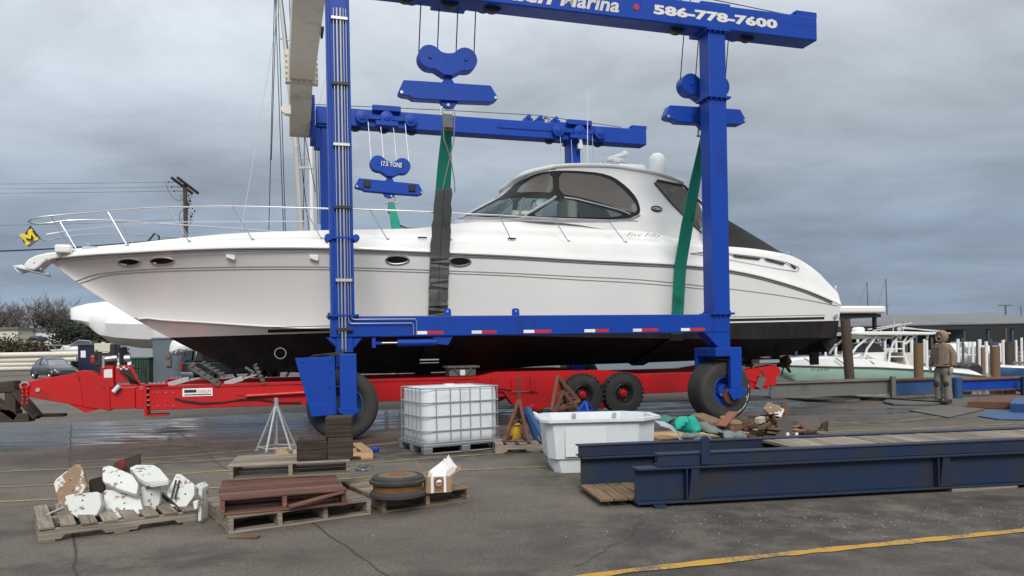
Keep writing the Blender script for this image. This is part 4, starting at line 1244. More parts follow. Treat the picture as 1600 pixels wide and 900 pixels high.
# rails
railo = lambda a: hbS(a)+.0
def tr3(px, hb): return trace(px, hb)
top_px = [(62,343),(100,337.5),(165,329),(215,326),(262,324),(363,322.5),(475,325),(555,327),(620,329),(705,333),(780,336.5),(860,341),(940,344),(996,345.5)]
topR = tr3(top_px, lambda a: max(.12, hbS(a)-.05))
mid_px = [(63,374),(80,368),(120,359),(180,351.5),(260,347.5),(300,346.5)]
midR = tr3(mid_px, lambda a: max(.10, hbS(a)-.08))
tip = L(47, 347.5, NC); tip2 = L(63, 374, NC)
def rail_line(tab, hb, a0, a1, n=70):
    return [(a0+(a1-a0)*i/n, hb(a0+(a1-a0)*i/n), sinterp(tab, a0+(a1-a0)*i/n)) for i in range(n+1)]
hbT = lambda a: .42+(max(.12, hbS(a)-.05)-.42)*min(1, max(0, (a-tip.x)/2.2)) if a < tip.x+2.2 else hbS(a)-.05
rl = rail_line(topR, hbT, tip.x+.28, topR[-1][0])
rail_top = [(tip.x+.02, NC, tip.z), (tip.x+.03, NC-.22, tip.z+.0)]
m = MB()
near = [(a, NC-h, z) for a, h, z in rl]; far = [(a, NC+h, z) for a, h, z in rl]
m.tube(near[::-1]+[(tip.x+.10,NC-.30,tip.z+.02),(tip.x,NC-.12,tip.z),(tip.x,NC+.12,tip.z),(tip.x+.10,NC+.30,tip.z+.02)]+far, .017, 8)
bp(m, 'bow_rail', 'chrome', smooth=True)
m = MB(); ml = rail_line(midR, lambda a: hbT(a)-.03, tip2.x+.2, midR[-1][0], 30)
aend = topR[6][0]; z_end = sinterp(midR, midR[-1][0])
nn2 = [(a, NC-h, z) for a, h, z in ml]+[(aend, NC-hbT(aend)+.05, z_end+.0)]
ff2 = [(p[0], 2*NC-p[1], p[2]) for p in nn2]
m.tube(nn2[::-1]+[(tip2.x+.05,NC-.25,tip2.z),(tip2.x,NC,tip2.z),(tip2.x+.05,NC+.25,tip2.z)]+ff2, .011, 6)
bp(m, 'middle_rail', 'chrome', smooth=True)
for xt, yt, xb, yb in ((84,340,116,392),(167,329,199,382.5),(262,324,296,376.5),(363,322.5,395,373.5),(475,325,503,372),(578,328,606,373),(675,331.5,705,374),(780,336.5,800,374.5),(865,341,889,376),(950,344.5,978,377.5)):
    at_ = tr3([(xt,yt)], lambda a: max(.12, hbS(a)-.05))[0]; ab_ = tr3([(xb,yb)], dkS)[0]
    for sgn in (-1, 1):
        m = MB(); m.tube([(at_[0], NC+sgn*hbT(at_[0]), at_[1]), (ab_[0], NC+sgn*dkS(ab_[0])-sgn*.02, ab_[1]-.03)], .011, 8); m.cyl((ab_[0],NC+sgn*(dkS(ab_[0])-.02),ab_[1]-.02),(ab_[0],NC+sgn*(dkS(ab_[0])-.02),ab_[1]+.012),.035)
        bp(m, 'stanchion', 'chrome', smooth=True)
# pulpit, anchor, pennant
pl = [L(x, y, NC) for x, y in ((100,395),(80,397),(62,401),(50,407),(43,415),(44,421),(60,424),(66,419),(75,411),(86,407),(104,404))]
m = MB(); m.prism([(p.x, NC-.26, p.z) for p in pl], (0,.52,0)); pu = bp(m, 'pulpit', 'gel', bevel=.03, seg=2)
m = MB()
for x, y in ((53,410),(56,418),(64,420),(72,404)):
    q = L(x, y, NC-.27); m.cyl((q.x,NC-.275,q.z),(q.x,NC-.25,q.z),.018,seg=8)
bp(m, 'pulpit_bolt', 'chrome', pu)
an0 = L(78, 428, NC); an1 = L(45, 421, NC); an2 = L(22, 417, NC)
m = MB(); m.bar(an0, an1, .05, .05)
m.prism([(an0.x-.02,NC-.18,an0.z-.02),(an1.x+.05,NC-.30,an1.z-.02),(an2.x,NC,an2.z+.0),(an1.x+.05,NC+.30,an1.z-.02),(an0.x-.02,NC+.18,an0.z-.02)], (0,0,-.035))
p = L(20,415,NC); q = L(35,417,NC); r_ = L(33,430,NC); q2 = L(52, 423, NC)
m.prism([(p.x,NC-.04,p.z),(p.x+.06,NC-.04,p.z-.10),(r_.x,NC-.03,r_.z+.03),(q2.x,NC-.03,q2.z),(q.x,NC-.03,q.z+.05)], (0,.08,0))
m.tube([(an1.x,NC,an1.z),(L(42,405,NC).x,NC,L(42,405,NC).z)], .012, 6)
bp(m, 'anchor', 'galv', bevel=.005)
m = MB(); q = L(100, 390, NC-.3); m.bx(q.x-.16,q.x+.16,q.y-.12,q.y+.12,q.z-.09,q.z+.10); bp(m, 'anchor_light', 'gel', bevel=.05, seg=3, smooth=True)
m = MB(); q = L(142, 388, NC-.2); m.bx(q.x-.15,q.x+.15,q.y-.1,q.y+.1,q.z-.06,q.z+.03); m.cyl((q.x-.05,q.y,q.z+.03),(q.x-.05,q.y,q.z+.10),.05); bp(m, 'windlass', 'chrome', bevel=.01)
# pennant: navy with a yellow block M
fl = [L(x, y, NC-.30) for x, y in ((47.5,352),(63,372),(46,386.5),(35.5,378),(37.5,366))]
cen = sum(fl, Vector())/5
m = MB(); m.prism([(p.x, p.y+.02*math.sin(i*2), p.z) for i, p in enumerate(fl)], (0,.012,0))
fo_ = m.build('pennant', M['navycan'], None, LIFT, label='navy pennant with a yellow block M tied to the yacht bow rail', cat='flag')
ux = (L(60,361,cen.y)-L(41,371,cen.y)); ux.normalize(); uz = Vector((-ux.z, 0, ux.x))
if uz.z < 0: uz = -uz
MG = [(-.5,-.5),(-.18,-.5),(-.18,-.28),(-.26,-.28),(-.26,.10),(0,-.22),(.26,.10),(.26,-.28),(.18,-.28),(.18,-.5),(.5,-.5),(.5,-.28),(.42,-.28),(.42,.28),(.5,.28),(.5,.5),(.24,.5),(0,.18),(-.24,.5),(-.5,.5),(-.5,.28),(-.42,.28),(-.42,-.28),(-.5,-.28)]
m = MB(); m.prism([Vector((cen.x,cen.y-.022,cen.z+.005)) + ux*x*.27 + uz*z*.26 for x, z in MG], (0,-.006,0))
m.build('pennant_letter', M['yellow'] if False else paint('maize_print', (.75,.55,.02), .7, bump=0), fo_, LIFT)
# deck gear
m = MB(); q = L(248, 372, NC-.2); m.tube([(q.x-.25,q.y,q.z-.12),(q.x-.08,q.y,q.z+.1),(q.x,q.y,q.z+.05),(q.x+.02,q.y,q.z-.08),(q.x+.1,q.y,q.z-.05),(q.x+.2,q.y,q.z-.12)], .022, 6); bp(m, 'black_line', 'black', smooth=True)
m = MB(); q0 = L(625, 352.5, NC-.6); q1 = L(700, 356, NC-1.2)
m.tube([q0, q0.lerp(q1,.15)+Vector((0,0,-.06)), q0.lerp(q1,.6)+Vector((0,0,-.05)), q1], .02, 6); bp(m, 'mooring_line', 'black', smooth=True)
m = MB()
for x, y in ((660,372.5),(800,374)):
    q = L(x, y, NC-hbS(L(x,y,17).x)+.12); m.bx(q.x-.10,q.x+.10,q.y-.02,q.y+.02,q.z+.0,q.z+.035)
bp(m, 'cleat', 'black', bevel=.008)
# aft side: long vent recess
for sgn in (-1, 1):
    vp = [(1079,396),(1095,394.5),(1140,396.5),(1190,402),(1228,410),(1246,417),(1249,421),(1243,424),(1215,420),(1170,412),(1140,406),(1110,400)]
    pts = []
    for x, y in vp:
        a, z = trace([(x,y)], lambda a: hbS(a)-.05)[0]; pts.append((a, z))
    m = MB(); m.tube([(a, NC+sgn*(hbS(a)-.035), z) for a, z in densify(pts, .1)], .014, 5, closed=True); o = bp(m, 'engine_vent', 'chrome', smooth=True)
    m = MB(); cx_ = sum(p[0] for p in pts)/12; cz_ = sum(p[1] for p in pts)/12
    up_ = pts[:6]; 
    for i in range(1, 5):
        a0, z0_ = pts[i]; a1, z1_ = pts[i+1]
        m.prism([(a0+.08, NC+sgn*(hbS(a0)-.045), z0_-.025), (a1-.05, NC+sgn*(hbS(a1)-.045), z1_-.02), (a1-.08, NC+sgn*(hbS(a1)-.04), z1_-.06), (a0+.14, NC+sgn*(hbS(a0)-.04), z0_-.07)], (0, sgn*.03, 0))
    bp(m, 'vent_slot', 'blackmetal', o)
# swim platform and its strut, hull step, stern fittings
q0 = L(1317, 478, NC-1.9); q1 = L(1383, 478, NC-1.9)
m = MB(); m.bx(aT-.02, q1.x, NC-1.95, NC+1.95, q0.z-.20, q0.z); bp(m, 'swim_platform', 'gel', bevel=.06, seg=3, smooth=True)
m = MB(); m.bx(aT, q1.x-.05, NC-1.8, NC+1.8, q0.z-.30, q0.z-.21); bp(m, 'platform_frame', 'blackmetal')
for sgn in (-1, 1):
    m = MB(); m.bx(q1.x-.22, q1.x-.14, NC+sgn*1.7-.04, NC+sgn*1.7+.04, q0.z-.62, q0.z-.2); bp(m, 'platform_strut', 'blackmetal')
    m = MB(); z_ = L(1304,494,NC-2.2).z; m.lathe([(0,0),(.05,0),(.06,.015),(.03,.02),(.025,.01),(0,.01)], (aT-.14, NC+sgn*(hbS(aT)-.03), z_), (0,sgn,0), 18); bp(m, 'exhaust_fitting', 'galv', smooth=True)
for sgn in (-1, 1):
    m = MB(); q = L(1296, 522, NC-1.4); m.prism([(aT-.3,NC+sgn*1.3-.35,q.z-.02),(aT+.06,NC+sgn*1.3-.35,q.z+.10),(aT+.35,NC+sgn*1.3-.35,q.z-.15),(aT-.0,NC+sgn*1.3-.35,q.z-.48)], (0,.7,0)); bp(m, 'trim_tab', 'bottom')
for sgn in (-1, 1):
    r0 = L(1263, 541, NC-.85); r1 = L(1279, 570, NC-.85); nn_ = NC+sgn*.85
    m = MB(); m.prism([(r0.x,nn_-.03,r0.z+.3),(r1.x,nn_-.03,r0.z+.3),(r1.x,nn_-.03,r1.z),(r0.x+.05,nn_-.03,r1.z)], (0,.06,0)); bp(m, 'rudder', 'bottom', bevel=.01)
    c_ = L(1226, 571, NC-.85); c_.y = nn_
    m = MB(); m.cyl((c_.x-2.6,nn_,c_.z+.62),(c_.x+.12,nn_,c_.z),.035); m.bar((c_.x-.25,nn_,c_.z+.05),(c_.x-.25,nn_,c_.z+.6),.08,.05); bp(m, 'propeller_shaft', 'bottom')
    m = MB(); m.cyl((c_.x-.08,nn_,c_.z),(c_.x+.16,nn_,c_.z-.02),.07,.04)
    for b_i in range(4):
        an = b_i*pi/2+.5; rr = []
        for k_ in range(6):
            f = k_/5; rad = .05+.27*f; hw = .16*sin(pi*min(1,.15+f*.85)); x = Vector((.25*hw, cos(an)*0-sin(an)*hw, 0))
            cdir = Vector((0,cos(an),sin(an))); tdir = Vector((.55,-sin(an)*.83,cos(an)*.83))
            base_ = Vector((c_.x,nn_,c_.z))+cdir*rad
            rr.append([base_-tdir*hw, base_, base_+tdir*hw])
        m.grid(rr)
    o = bp(m, 'propeller', paint('dull_bronze', (.10,.085,.055), .5, .6), smooth=True)
    md = o.modifiers.new('t', 'SOLIDIFY'); md.thickness = .012
# keel skeg shadow block between shafts: nothing; antennas and domes on the hardtop
def fitting(nm, mb, mat, **k): return bp(mb, nm, mat, **k)
q = L(918, 258, NC-.3); qt = L(918, 140, NC-.3)
m = MB(); m.tube([(q.x,q.y,q.z-.1),(qt.x,qt.y,qt.z)], [.016,.008], 6); bp(m, 'whip_antenna', 'white', smooth=True)
q = L(1027, 272, NC-.4)
m = MB(); m.lathe([(.0,.58),(.10,.56),(.17,.50),(.215,.42),(.225,.30),(.225,.10),(.20,.0),(.10,-.15)], (q.x,q.y,q.z-.02), (0,0,1), 28); bp(m, 'satellite_dome', 'white', smooth=True, sharp=60)
q = L(964, 256, NC-.5)
m = MB(); m.bx(q.x-.14,q.x+.14,q.y-.14,q.y+.14,q.z-.05,q.z+.12); bp(m, 'radar_base', 'white', bevel=.03)
m = MB(); r0 = L(949, 250, NC-.5); r1 = L(976, 241.5, NC-.5)
m.bar(r0, r1, .16, .12); m.ball(r1, .10); bp(m, 'radar_scanner', 'white', bevel=.03, smooth=True)
m = MB(); 
for dx in (0, 14, 28): 
    r_ = L(948+dx*1.1, 254, NC-.9); m.lathe([(.015,0),(.02,.10),(.05,.16)], r_, (-1,0,.1), 10)
m.bar(L(948,252,NC-.9), L(980,256,NC-.9), .03, .03); bp(m, 'horn', 'chrome', smooth=True)
m = MB(); r_ = L(1232, 396, NC-1.6); m.tube([(r_.x-.1,r_.y,r_.z-.1),(r_.x-.06,r_.y,r_.z+.03),(r_.x+.08,r_.y,r_.z+.03),(r_.x+.1,r_.y,r_.z-.1)], .015, 6); bp(m, 'grab_rail', 'chrome')
m = MB(); r_ = L(1306, 456, NC-1.6); m.tube([(r_.x,r_.y,r_.z-.1),(r_.x,r_.y,r_.z+.13)], .012, 6); m.ball((r_.x,r_.y,r_.z+.13),.03); bp(m, 'stern_light', 'white')

# ---------------------------------------------------------------- slings: from near block, under the hull, up to far block
def sling(Fn, Ff, topn_px, n_low_px, wtop, wlow, ztop_off, label, sleeve):
    pn = LIFT.inverted() @ (Fn @ Vector((0,0,-1.34))); pf = LIFT.inverted() @ (Ff @ Vector((0,0,-1.34)))
    ah = L(*n_low_px, NC-2.3).x
    o = thing('lifting_sling', label, 'sling', LIFT @ Matrix.Translation((ah, NC, ZK(ah))), 'webbing slings under the yacht')
    # girth around the section at ah
    def pt(u):   # u 0..1 near shackle -> sheer, chine, keel, chine, sheer, far shackle
        return u
    path = [pn, pn.lerp(Vector((ah-.0, NC-hbS(ah)-.03, ZS(ah)+.05)), .35), pn.lerp(Vector((ah, NC-hbS(ah)-.03, ZS(ah)+.05)), .7)]
    side = [(hbS(ah)+.05, ZS(ah)+.02)] + [(side_n(ah, ZC(ah)+(ZS(ah)-ZC(ah))*f)+.035, ZC(ah)+(ZS(ah)-ZC(ah))*f) for f in (.85,.65,.45,.25,.08)] + [(hbC(ah)+.04, ZC(ah)-.02)]
    path += [Vector((ah, NC-n, z)) for n, z in side]
    path += [Vector((ah, NC-hbC(ah)*.5, (ZC(ah)+ZK(ah))/2-.06)), Vector((ah, NC, ZK(ah)-.03)), Vector((ah, NC+hbC(ah)*.5, (ZC(ah)+ZK(ah))/2-.06))]
    path += [Vector((ah, NC+n, z)) for n, z in side[::-1]]
    q = Vector((ah, NC+hbS(ah)+.03, ZS(ah)+.05)); path += [q.lerp(pf, .3), q.lerp(pf, .65), pf]
    n_ = len(path); ws = [wtop, wlow*.85] + [wlow]*(n_-4) + [wlow*.85, wtop]
    m = MB(); m.ribbon(path[:], (1,0,0), ws, .022); wb = m.build('webbing', M['teal'], o, LIFT, smooth=True)
    m = MB(); und = [p+Vector((0, (-.02 if p.y < NC else .02), -.03)) for p in path[8:15]]; m.ribbon(und, (1,0,0), wlow+.03, .02); m.build('hull_shade_strip', M['bottom'], o, LIFT, smooth=True)  # black strip over the webbing, painted shade of the hull bottom
    if sleeve:
        f = sleeve
        a_ = path[0].lerp(path[3], f+.10)
        sp_ = [a_, a_.lerp(path[3], .5)] + path[3:9]
        sp_ = [p+Vector((0,-.03,0)) for p in sp_]
        # wrinkle the sleeve a little
        out = []
        for i in range(len(sp_)-1):
            for j in range(6):
                q_ = sp_[i].lerp(sp_[i+1], j/6); out.append(q_+Vector((.010*sin(i*3+j*1.7), -.035*abs(sin(i*2.1+j*1.3))*(.4+i*.2), 0)))
        m = MB(); m.ribbon(out, (1,0,0), [wlow*(1.0+.22*min(1,i/9))+.012*sin(i*1.9) for i in range(len(out))], .05); m.build('sleeve', M['sleeve'], o, LIFT, smooth=True)
        m = MB(); m.tube([p+Vector((0,-.026,0)) for p in out], .006, 5); m.build('sleeve_seam', M['black'], o, LIFT)
    for p, sg in ((pn, 1), (pf, 1)):
        m = MB(); m.ribbon([p+Vector((0,-.02,.02)), p+Vector((0,-.02,-.24))], (1,0,0), wtop+.02, .04); m.build('stitched_end', M['greycloth'], o, LIFT)
        m = MB(); m.ribbon([p+Vector((0,-.025,-.26)), p+Vector((0,-.025,-.32))], (1,0,0), wtop+.03, .045); m.build('end_band', M['black'], o, LIFT)
    if sleeve:
        m = MB(); p = pn
        m.tube([p+Vector((-.11,-.08,.03)), p+Vector((-.10,-.09,-.5)), p+Vector((.03,-.1,-.9)), p+Vector((.09,-.1,-1.3)), p+Vector((.10,-.1,-1.55))], .012, 5)
        m.tube([p+Vector((.13,-.08,.03)), p+Vector((.10,-.09,-.5)), p+Vector((.0,-.1,-.9)), p+Vector((-.10,-.1,-1.3)), p+Vector((-.15,-.1,-1.5))], .012, 5)
        m.build('tie_rope', M['railgrey'], o, LIFT, smooth=True)
    return o
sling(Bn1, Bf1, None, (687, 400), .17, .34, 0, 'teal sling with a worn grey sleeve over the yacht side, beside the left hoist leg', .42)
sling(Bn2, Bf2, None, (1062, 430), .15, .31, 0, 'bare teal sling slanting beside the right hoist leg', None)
# ================================================================ red hydraulic boat trailer
NT_ = 16.9; NF_ = 20.4
def T(x, y, n=None):
    return L(x, y, NT_ if n is None else n)
tr_ = thing('boat_trailer', 'long bright red hydraulic boat trailer standing under the yacht', 'boat trailer', LIFT @ Matrix.Translation((T(600,600).x, 18.6, 0)))
def tp(mb, name, mat='red', parent=tr_, **k):
    return mb.build(name, M[mat] if isinstance(mat, str) else mat, parent, LIFT, **k)
def plate(px, n0, n1):
    m = MB(); m.prism([(T(x,y,n0).x, n0, T(x,y,n0).z) for x, y in px], (0, n1-n0, 0)); return m
zt, zb = T(400, 599).z, T(400, 635).z
for side, nn in ((0, NT_), (1, NF_)):
    s = 1 if side == 0 else -1
    w0, w1 = sorted((nn, nn+s*.30))
    a0, a1 = T(232,600).x, T(790,600).x
    m = MB(); m.bx(a0, a1, w0, w1, zb, zt); tp(m, 'main_beam', bevel=.015, seg=2)
    m = MB(); m.bx(a0+.02, a1, w0-.02, w1+.02, zt-.05, zt+.01); tp(m, 'beam_flange', bevel=.006)
    def px_plate(px, th, name, bev=.008, off=0.0):
        m = MB(); y0 = nn-s*off
        m.prism([(T(x,y).x, y0, T(x,y).z) for x, y in px], (0, s*th, 0)); return tp(m, name, bevel=bev)
    # bolted end plate
    m = MB(); a = T(227.5,600).x; m.bx(a-.03, a+.03, w0-.09, w1+.09, T(228,649).z, T(228,601).z)
    m.bx(a+.03, a+.40, w0-.06, w1+.06, zb-.12, zb-.085); m.bx(a+.03, a+.40, w0-.06, w1+.06, zt+.012, zt+.05)
    tp(m, 'end_plate', bevel=.006)
    m = MB()
    for y in (607, 617, 625, 633): m.cyl((a+.03, nn-s*.05, T(228,y).z), (a+.07, nn-s*.05, T(228,y).z), .02, seg=6)
    for x in (247, 259, 271):
        for y in (613, 634): p = T(x,y); m.cyl((p.x,nn-s*.03,p.z),(p.x,nn-s*.003,p.z),.011,seg=6)
    for x in (235, 242, 249, 256): p = T(x,602); m.cyl((p.x,nn-s*.04,zt+.05),(p.x,nn-s*.04,zt+.085),.022,seg=6)
    tp(m, 'bolt', 'galv')
    # bogie, fender plates and rear arm
    px_plate([(745,588),(775,581),(940,578),(1000,584),(1000,596),(940,600),(930,612),(925,632),(905,632),(895,620),(840,642),(820,640),(800,632),(785,612),(745,612)], .22, 'bogie_frame', off=.05)
    px_plate([(748,592),(840,590),(840,614),(806,612),(786,608),(748,606)], .03, 'bogie_plate', off=.09)
    m = MB()
    for x in (765, 797, 826): p = T(x,590); q = T(x+8, 611); m.bx(p.x, q.x, min(nn-s*.13,nn-s*.05), max(nn-s*.13,nn-s*.05), q.z, p.z)
    tp(m, 'stiffener', bevel=.006)
    m = MB(); p = T(832,636); m.lathe([(0,0),(.075,0),(.075,.05),(.045,.06),(.04,.09),(0,.09)], (p.x, nn-s*.05, p.z), (0,-s,0), 20)
    p = T(938,634); m.lathe([(0,0),(.075,0),(.075,.05),(.045,.06),(.04,.09),(0,.09)], (p.x, nn-s*.05, p.z), (0,-s,0), 20); tp(m, 'pivot', smooth=True)
    px_plate([(930,610),(946,610),(944,638),(932,638)], .08, 'link_arm', off=.06)
    m = MB(); m.bx(T(985,590).x, T(1200,590).x, w0, w1, T(1040,614).z, T(1040,583).z); tp(m, 'rear_arm', bevel=.015, seg=2)
    px_plate([(1160,579),(1210,570),(1218,577),(1218,586),(1212,588),(1212,602),(1192,604),(1175,596),(1160,592)], .32, 'arm_end', off=.03)
    for x, y in ((905,625),(968,624)):
        p = T(x, y); R_ = .50; p.z = R_
        c_ = Vector((p.x, nn-s*.12, R_))
        ty = MB(); prof = [(.24,-.14),(.27,-.17),(.44,-.17),(.485,-.15),(.50,-.11),(.50,.11),(.485,.15),(.44,.17),(.27,.17),(.24,.14)]
        ty.lathe(prof, c_, (0,-s,0), 40)
        for q in range(28):
            an = 2*pi*q/28; d = Vector((cos(an),0,sin(an))); ty.bar(c_+d*.47+Vector((0,-s*.16,0)), c_+d*.512+Vector((0,-s*.16,0)), .055, .05, up=(0,1,0))
        w_ = tp(ty, 'wheel', 'tyre', smooth=True)
        ri = MB(); ri.lathe([(.24,-.14),(.245,.14),(.22,.15),(.20,.10),(.12,.04),(.10,.05),(0,.05)], c_, (0,-s,0), 30)
        for q in range(8):
            an = 2*pi*q/8; d = Vector((cos(an),0,sin(an)))*.155; ri.cyl(c_+d+Vector((0,-s*.05,0)), c_+d+Vector((0,-s*.11,0)), .018, seg=6)
        tp(ri, 'rim', 'blackmetal', w_, smooth=True)
        hb2 = MB(); hb2.lathe([(.09,.03),(.10,.09),(.085,.13),(.05,.14),(.045,.17),(0,.17)], c_, (0,-s,0), 18); tp(hb2, 'hub', 'red', w_, smooth=True)
m = MB(); m.bx(T(745,600).x, T(800,600).x, NT_+.30, NF_-.30, zb+.05, zb+.3); m.bx(T(235,600).x, T(262,600).x, NT_+.3, NF_-.3, zb+.03, zt-.03); tp(m, 'cross_member', bevel=.01)
# front unit and towing neck (two side plates and a box)
nm = NT_+.05
for nn in (NT_-.02, NT_+.38):
    for nmn, px in (('neck_plate', [(29,600),(31,606),(42,619),(65,624),(131,635),(126,600),(120,582.5),(60,593)]), ('neck_plate', [(121,579),(138,580),(166,592),(168,641),(131,636),(126,600)])):
        m = MB(); m.prism([(T(x,y).x, nn, T(x,y).z) for x, y in px], (0,.05,0)); tp(m, nmn, bevel=.008)
m = MB(); m.prism([(T(x,y).x, NT_+.06, T(x,y).z) for x, y in [(50,602),(125,590),(127,628),(66,619)]], (0,.30,0)); tp(m, 'neck_core')
m = MB(); m.bx(T(166,600).x, T(211,600).x, NT_-.01, NT_+.45, T(190,639).z, T(190,606).z); m.bx(T(211,600).x, T(226,600).x, NT_+.01, NT_+.42, T(218,639).z, T(218,608).z)
m.bx(T(166,600).x, T(172,600).x, NT_-.04, NT_+.48, T(170,642).z, T(170,601).z); tp(m, 'front_box', bevel=.01)
m = MB(); m.bx(T(226,600).x-.02, T(226,600).x+.03, NT_+.3, NF_, zb, zt); m.bx(T(140,600).x, T(226,600).x, NF_-.5, NF_-.1, zb, zt-.05)
m.bar((T(140,620).x, NT_+.4, .75), (T(226,620).x, NF_-.2, .75), .25, .3); tp(m, 'front_cross_member', bevel=.01)
m = plate([(107,631),(133,645),(150,641),(158,636),(131,634)], NT_+.0, NT_+.42); tp(m, 'skid')
m = MB(); p = T(60,609); m.cyl((p.x,NT_-.05,p.z),(p.x,NT_+.45,p.z),.04,seg=12); p = T(40,603); m.tube([(p.x+.07*cos(2*pi*i/12),NT_-.05,p.z+.07*sin(2*pi*i/12)) for i in range(9)], .018, 6); tp(m, 'pin', 'galv')
m = MB()
for x in (37, 44):
    for i in range(5): p = T(x, 606+i*6); m.ball((p.x+.01*sin(i*3), NT_-.07, p.z), (.022,.014,.035), 8, 5)
tp(m, 'chain', 'red')
# engine power pack on the neck
m = MB(); e0 = T(147,552); 
m.bx(e0.x-.02, T(178,552).x, NT_+.0, NT_+.35, T(160,572).z, T(160,551).z); m.bx(T(170,552).x, T(181,552).x, NT_+.0, NT_+.3, T(175,560).z, T(175,537).z); m.bx(T(147,560).x, T(155,560).x, NT_, NT_+.3, T(150,565).z, T(150,545).z)
eng = tp(m, 'engine', 'blackmetal', bevel=.02)
m = MB(); m.bx(T(147,540).x, T(173,540).x, NT_+.0, NT_+.32, T(160,550).z, T(160,536.5).z); m.cyl((T(159,535).x,NT_+.15,T(160,536.5).z),(T(159,535).x,NT_+.15,T(160,534).z),.04); tp(m, 'fuel_tank', 'foam', eng, bevel=.035, seg=3, smooth=True)
m = MB(); m.bx(T(141,565).x, T(150,565).x, NT_-.0, NT_+.12, T(146,568).z, T(146,555).z); tp(m, 'red_can', 'red', eng, bevel=.03, seg=2)
m = MB(); m.cyl((T(166,560).x,NT_-.08,T(166,561).z),(T(184,560).x,NT_-.08,T(184,559).z),.055,seg=14); m.cyl((T(163,573).x,NT_-.05,T(163,575).z),(T(163,573).x,NT_-.05,T(163,556).z),.03); m.cyl((T(196,560).x,NT_-.1,T(200,560).z),(T(205,560).x,NT_-.1,T(205,560).z),.07,seg=14); tp(m, 'pump', 'galv', eng, smooth=True)
m = MB(); m.bx(T(158,580).x, T(178,580).x, NT_-.03, NT_+.3, T(165,606).z, T(165,571).z); m.bx(T(178,580).x, T(206,580).x, NT_+.05, NT_+.3, T(190,598).z, T(190,571).z); m.bar(T(203,570), T(218,602), .05, .06); tp(m, 'control_box', 'red', bevel=.01)
m = MB(); m.bx(T(163,580).x, T(176,580).x, NT_-.04, NT_-.031, T(170,590).z, T(170,577).z); tp(m, 'instruction_plate', 'signwhite')
m = MB()
for i in range(5): p = T(184+i*4.5, 574+(i%2)*3); m.lathe([(0,0),(.024,0),(.024,.03),(0,.035)], (p.x, NT_+.045, p.z), (0,-1,0), 12)
m.tube([(T(179,612).x,NT_-.1,T(179,612).z),(T(188,602).x,NT_-.1,T(188,602).z)], .045, 12); tp(m, 'gauge', 'white', smooth=True)
m = MB()
for i in range(5):
    a = T(186+i*4, 578); b = T(205+i*3, 600)
    m.tube([(a.x,NT_-.02,a.z),((a.x+b.x)/2+.05,NT_-.10,a.z-.10-.03*i),(b.x,NT_-.03,b.z)], .016, 6)
for i in range(3):
    m.tube([(T(208+3*i,570).x,NT_+.05,T(208,575).z),(T(222+2*i,572).x,NT_,T(222,574).z),(T(228+i,590).x,NT_,T(228,600).z)], .018, 6)
pts = [T(x,y) for x, y in ((273,622),(290,626),(315,629),(350,628),(375,625),(400,624),(440,629),(470,628))]
m.tube([(p.x,NT_-.03,p.z) for p in pts], .012, 6); m.tube([(p.x,NT_-.035,p.z-.025*sin(i)) for i, p in enumerate(pts)], .010, 6); tp(m, 'hydraulic_hose', 'black', smooth=True)
m = MB(); m.cyl((T(385,617).x,NT_-.06,T(385,618.5).z),(T(480,614).x,NT_-.06,T(480,613).z),.04,seg=12); m.bar(T(368,616),T(380,616.5),.04,.04); m.bar(T(368,623),T(380,622.5),.04,.04); tp(m, 'ram', smooth=True)
m = MB(); m.bx(T(285,606).x, T(332,606).x, NT_-.012, NT_-.002, T(308,619).z, T(308,606.5).z); sg_ = tp(m, 'maker_plate', 'signwhite')
fit_text('CONOLIFT', T(309,611).x, T(330,611).x, T(320,613.6).z, .055, 'redtape', 'lettering', sg_, off=0, y=NT_-.014)
m = MB(); m.bx(T(288,610).x, T(307,610).x, NT_-.016, NT_-.013, T(298,613.5).z, T(298,609).z); m.bx(T(288,610).x, T(330,610).x, NT_-.016, NT_-.013, T(298,617.5).z, T(298,616).z); tp(m, 'printed_bar', 'blackmetal', sg_)
# bolster pads folded on the beams
def pad(p0, p1, w, h, mat='galv', name='bolster_pad', n=NT_+.1, ribs=True):
    a, b = T(*p0, n), T(*p1, n); m = MB(); m.bar(a, b, w, h)
    if ribs:
        for i in range(5):
            q = a.lerp(b, (i+.5)/5); m.bar(q-Vector((.03,0,-.02)), q+Vector((.03,0,.06)), w+.05, .04)
    return tp(m, name, mat, bevel=.008)
M['grime'] = paint('grimy_grey_steel', (.10,.10,.095), .6, dirt=(.03,.03,.03), dirt_amt=.8, scale=5, bump=.4)
pad((263,601), (296,592), .16, .10, 'galv', n=NT_+.1, ribs=False); pad((297,572), (344,601), .30, .10, 'grime'); pad((315,567),(352,588), .18, .06, 'grime', n=NT_+.4); pad((351,600),(380,591), .16, .10, 'galv', ribs=False)
pad((398,570),(413,600), .30, .07, 'grime'); pad((297,594),(328,587), .05, .05, 'galv', ribs=False, name='screw_rod'); pad((380,592),(402,585), .04, .04, 'galv', ribs=False, name='screw_rod'); pad((383,574),(398,583), .08, .05, 'grime', ribs=False)
m = MB(); p = T(700,588,NT_+.2); q = T(741,571,NT_+.2)
m.bx(p.x, q.x, NT_+.05, NT_+.5, p.z, T(720,575,NT_+.2).z); m.bx(p.x-.05, q.x+.08, NT_+.0, NT_+.55, T(720,575,NT_+.2).z, T(720,571.5,NT_+.2).z); m.bar((p.x+.1,NT_+.03,p.z+.18),(p.x+.25,NT_+.03,p.z+.02),.03,.04); m.bar((q.x-.1,NT_+.03,p.z+.18),(q.x-.25,NT_+.03,p.z+.02),.03,.04); tp(m, 'keel_pad', 'grime', bevel=.01)
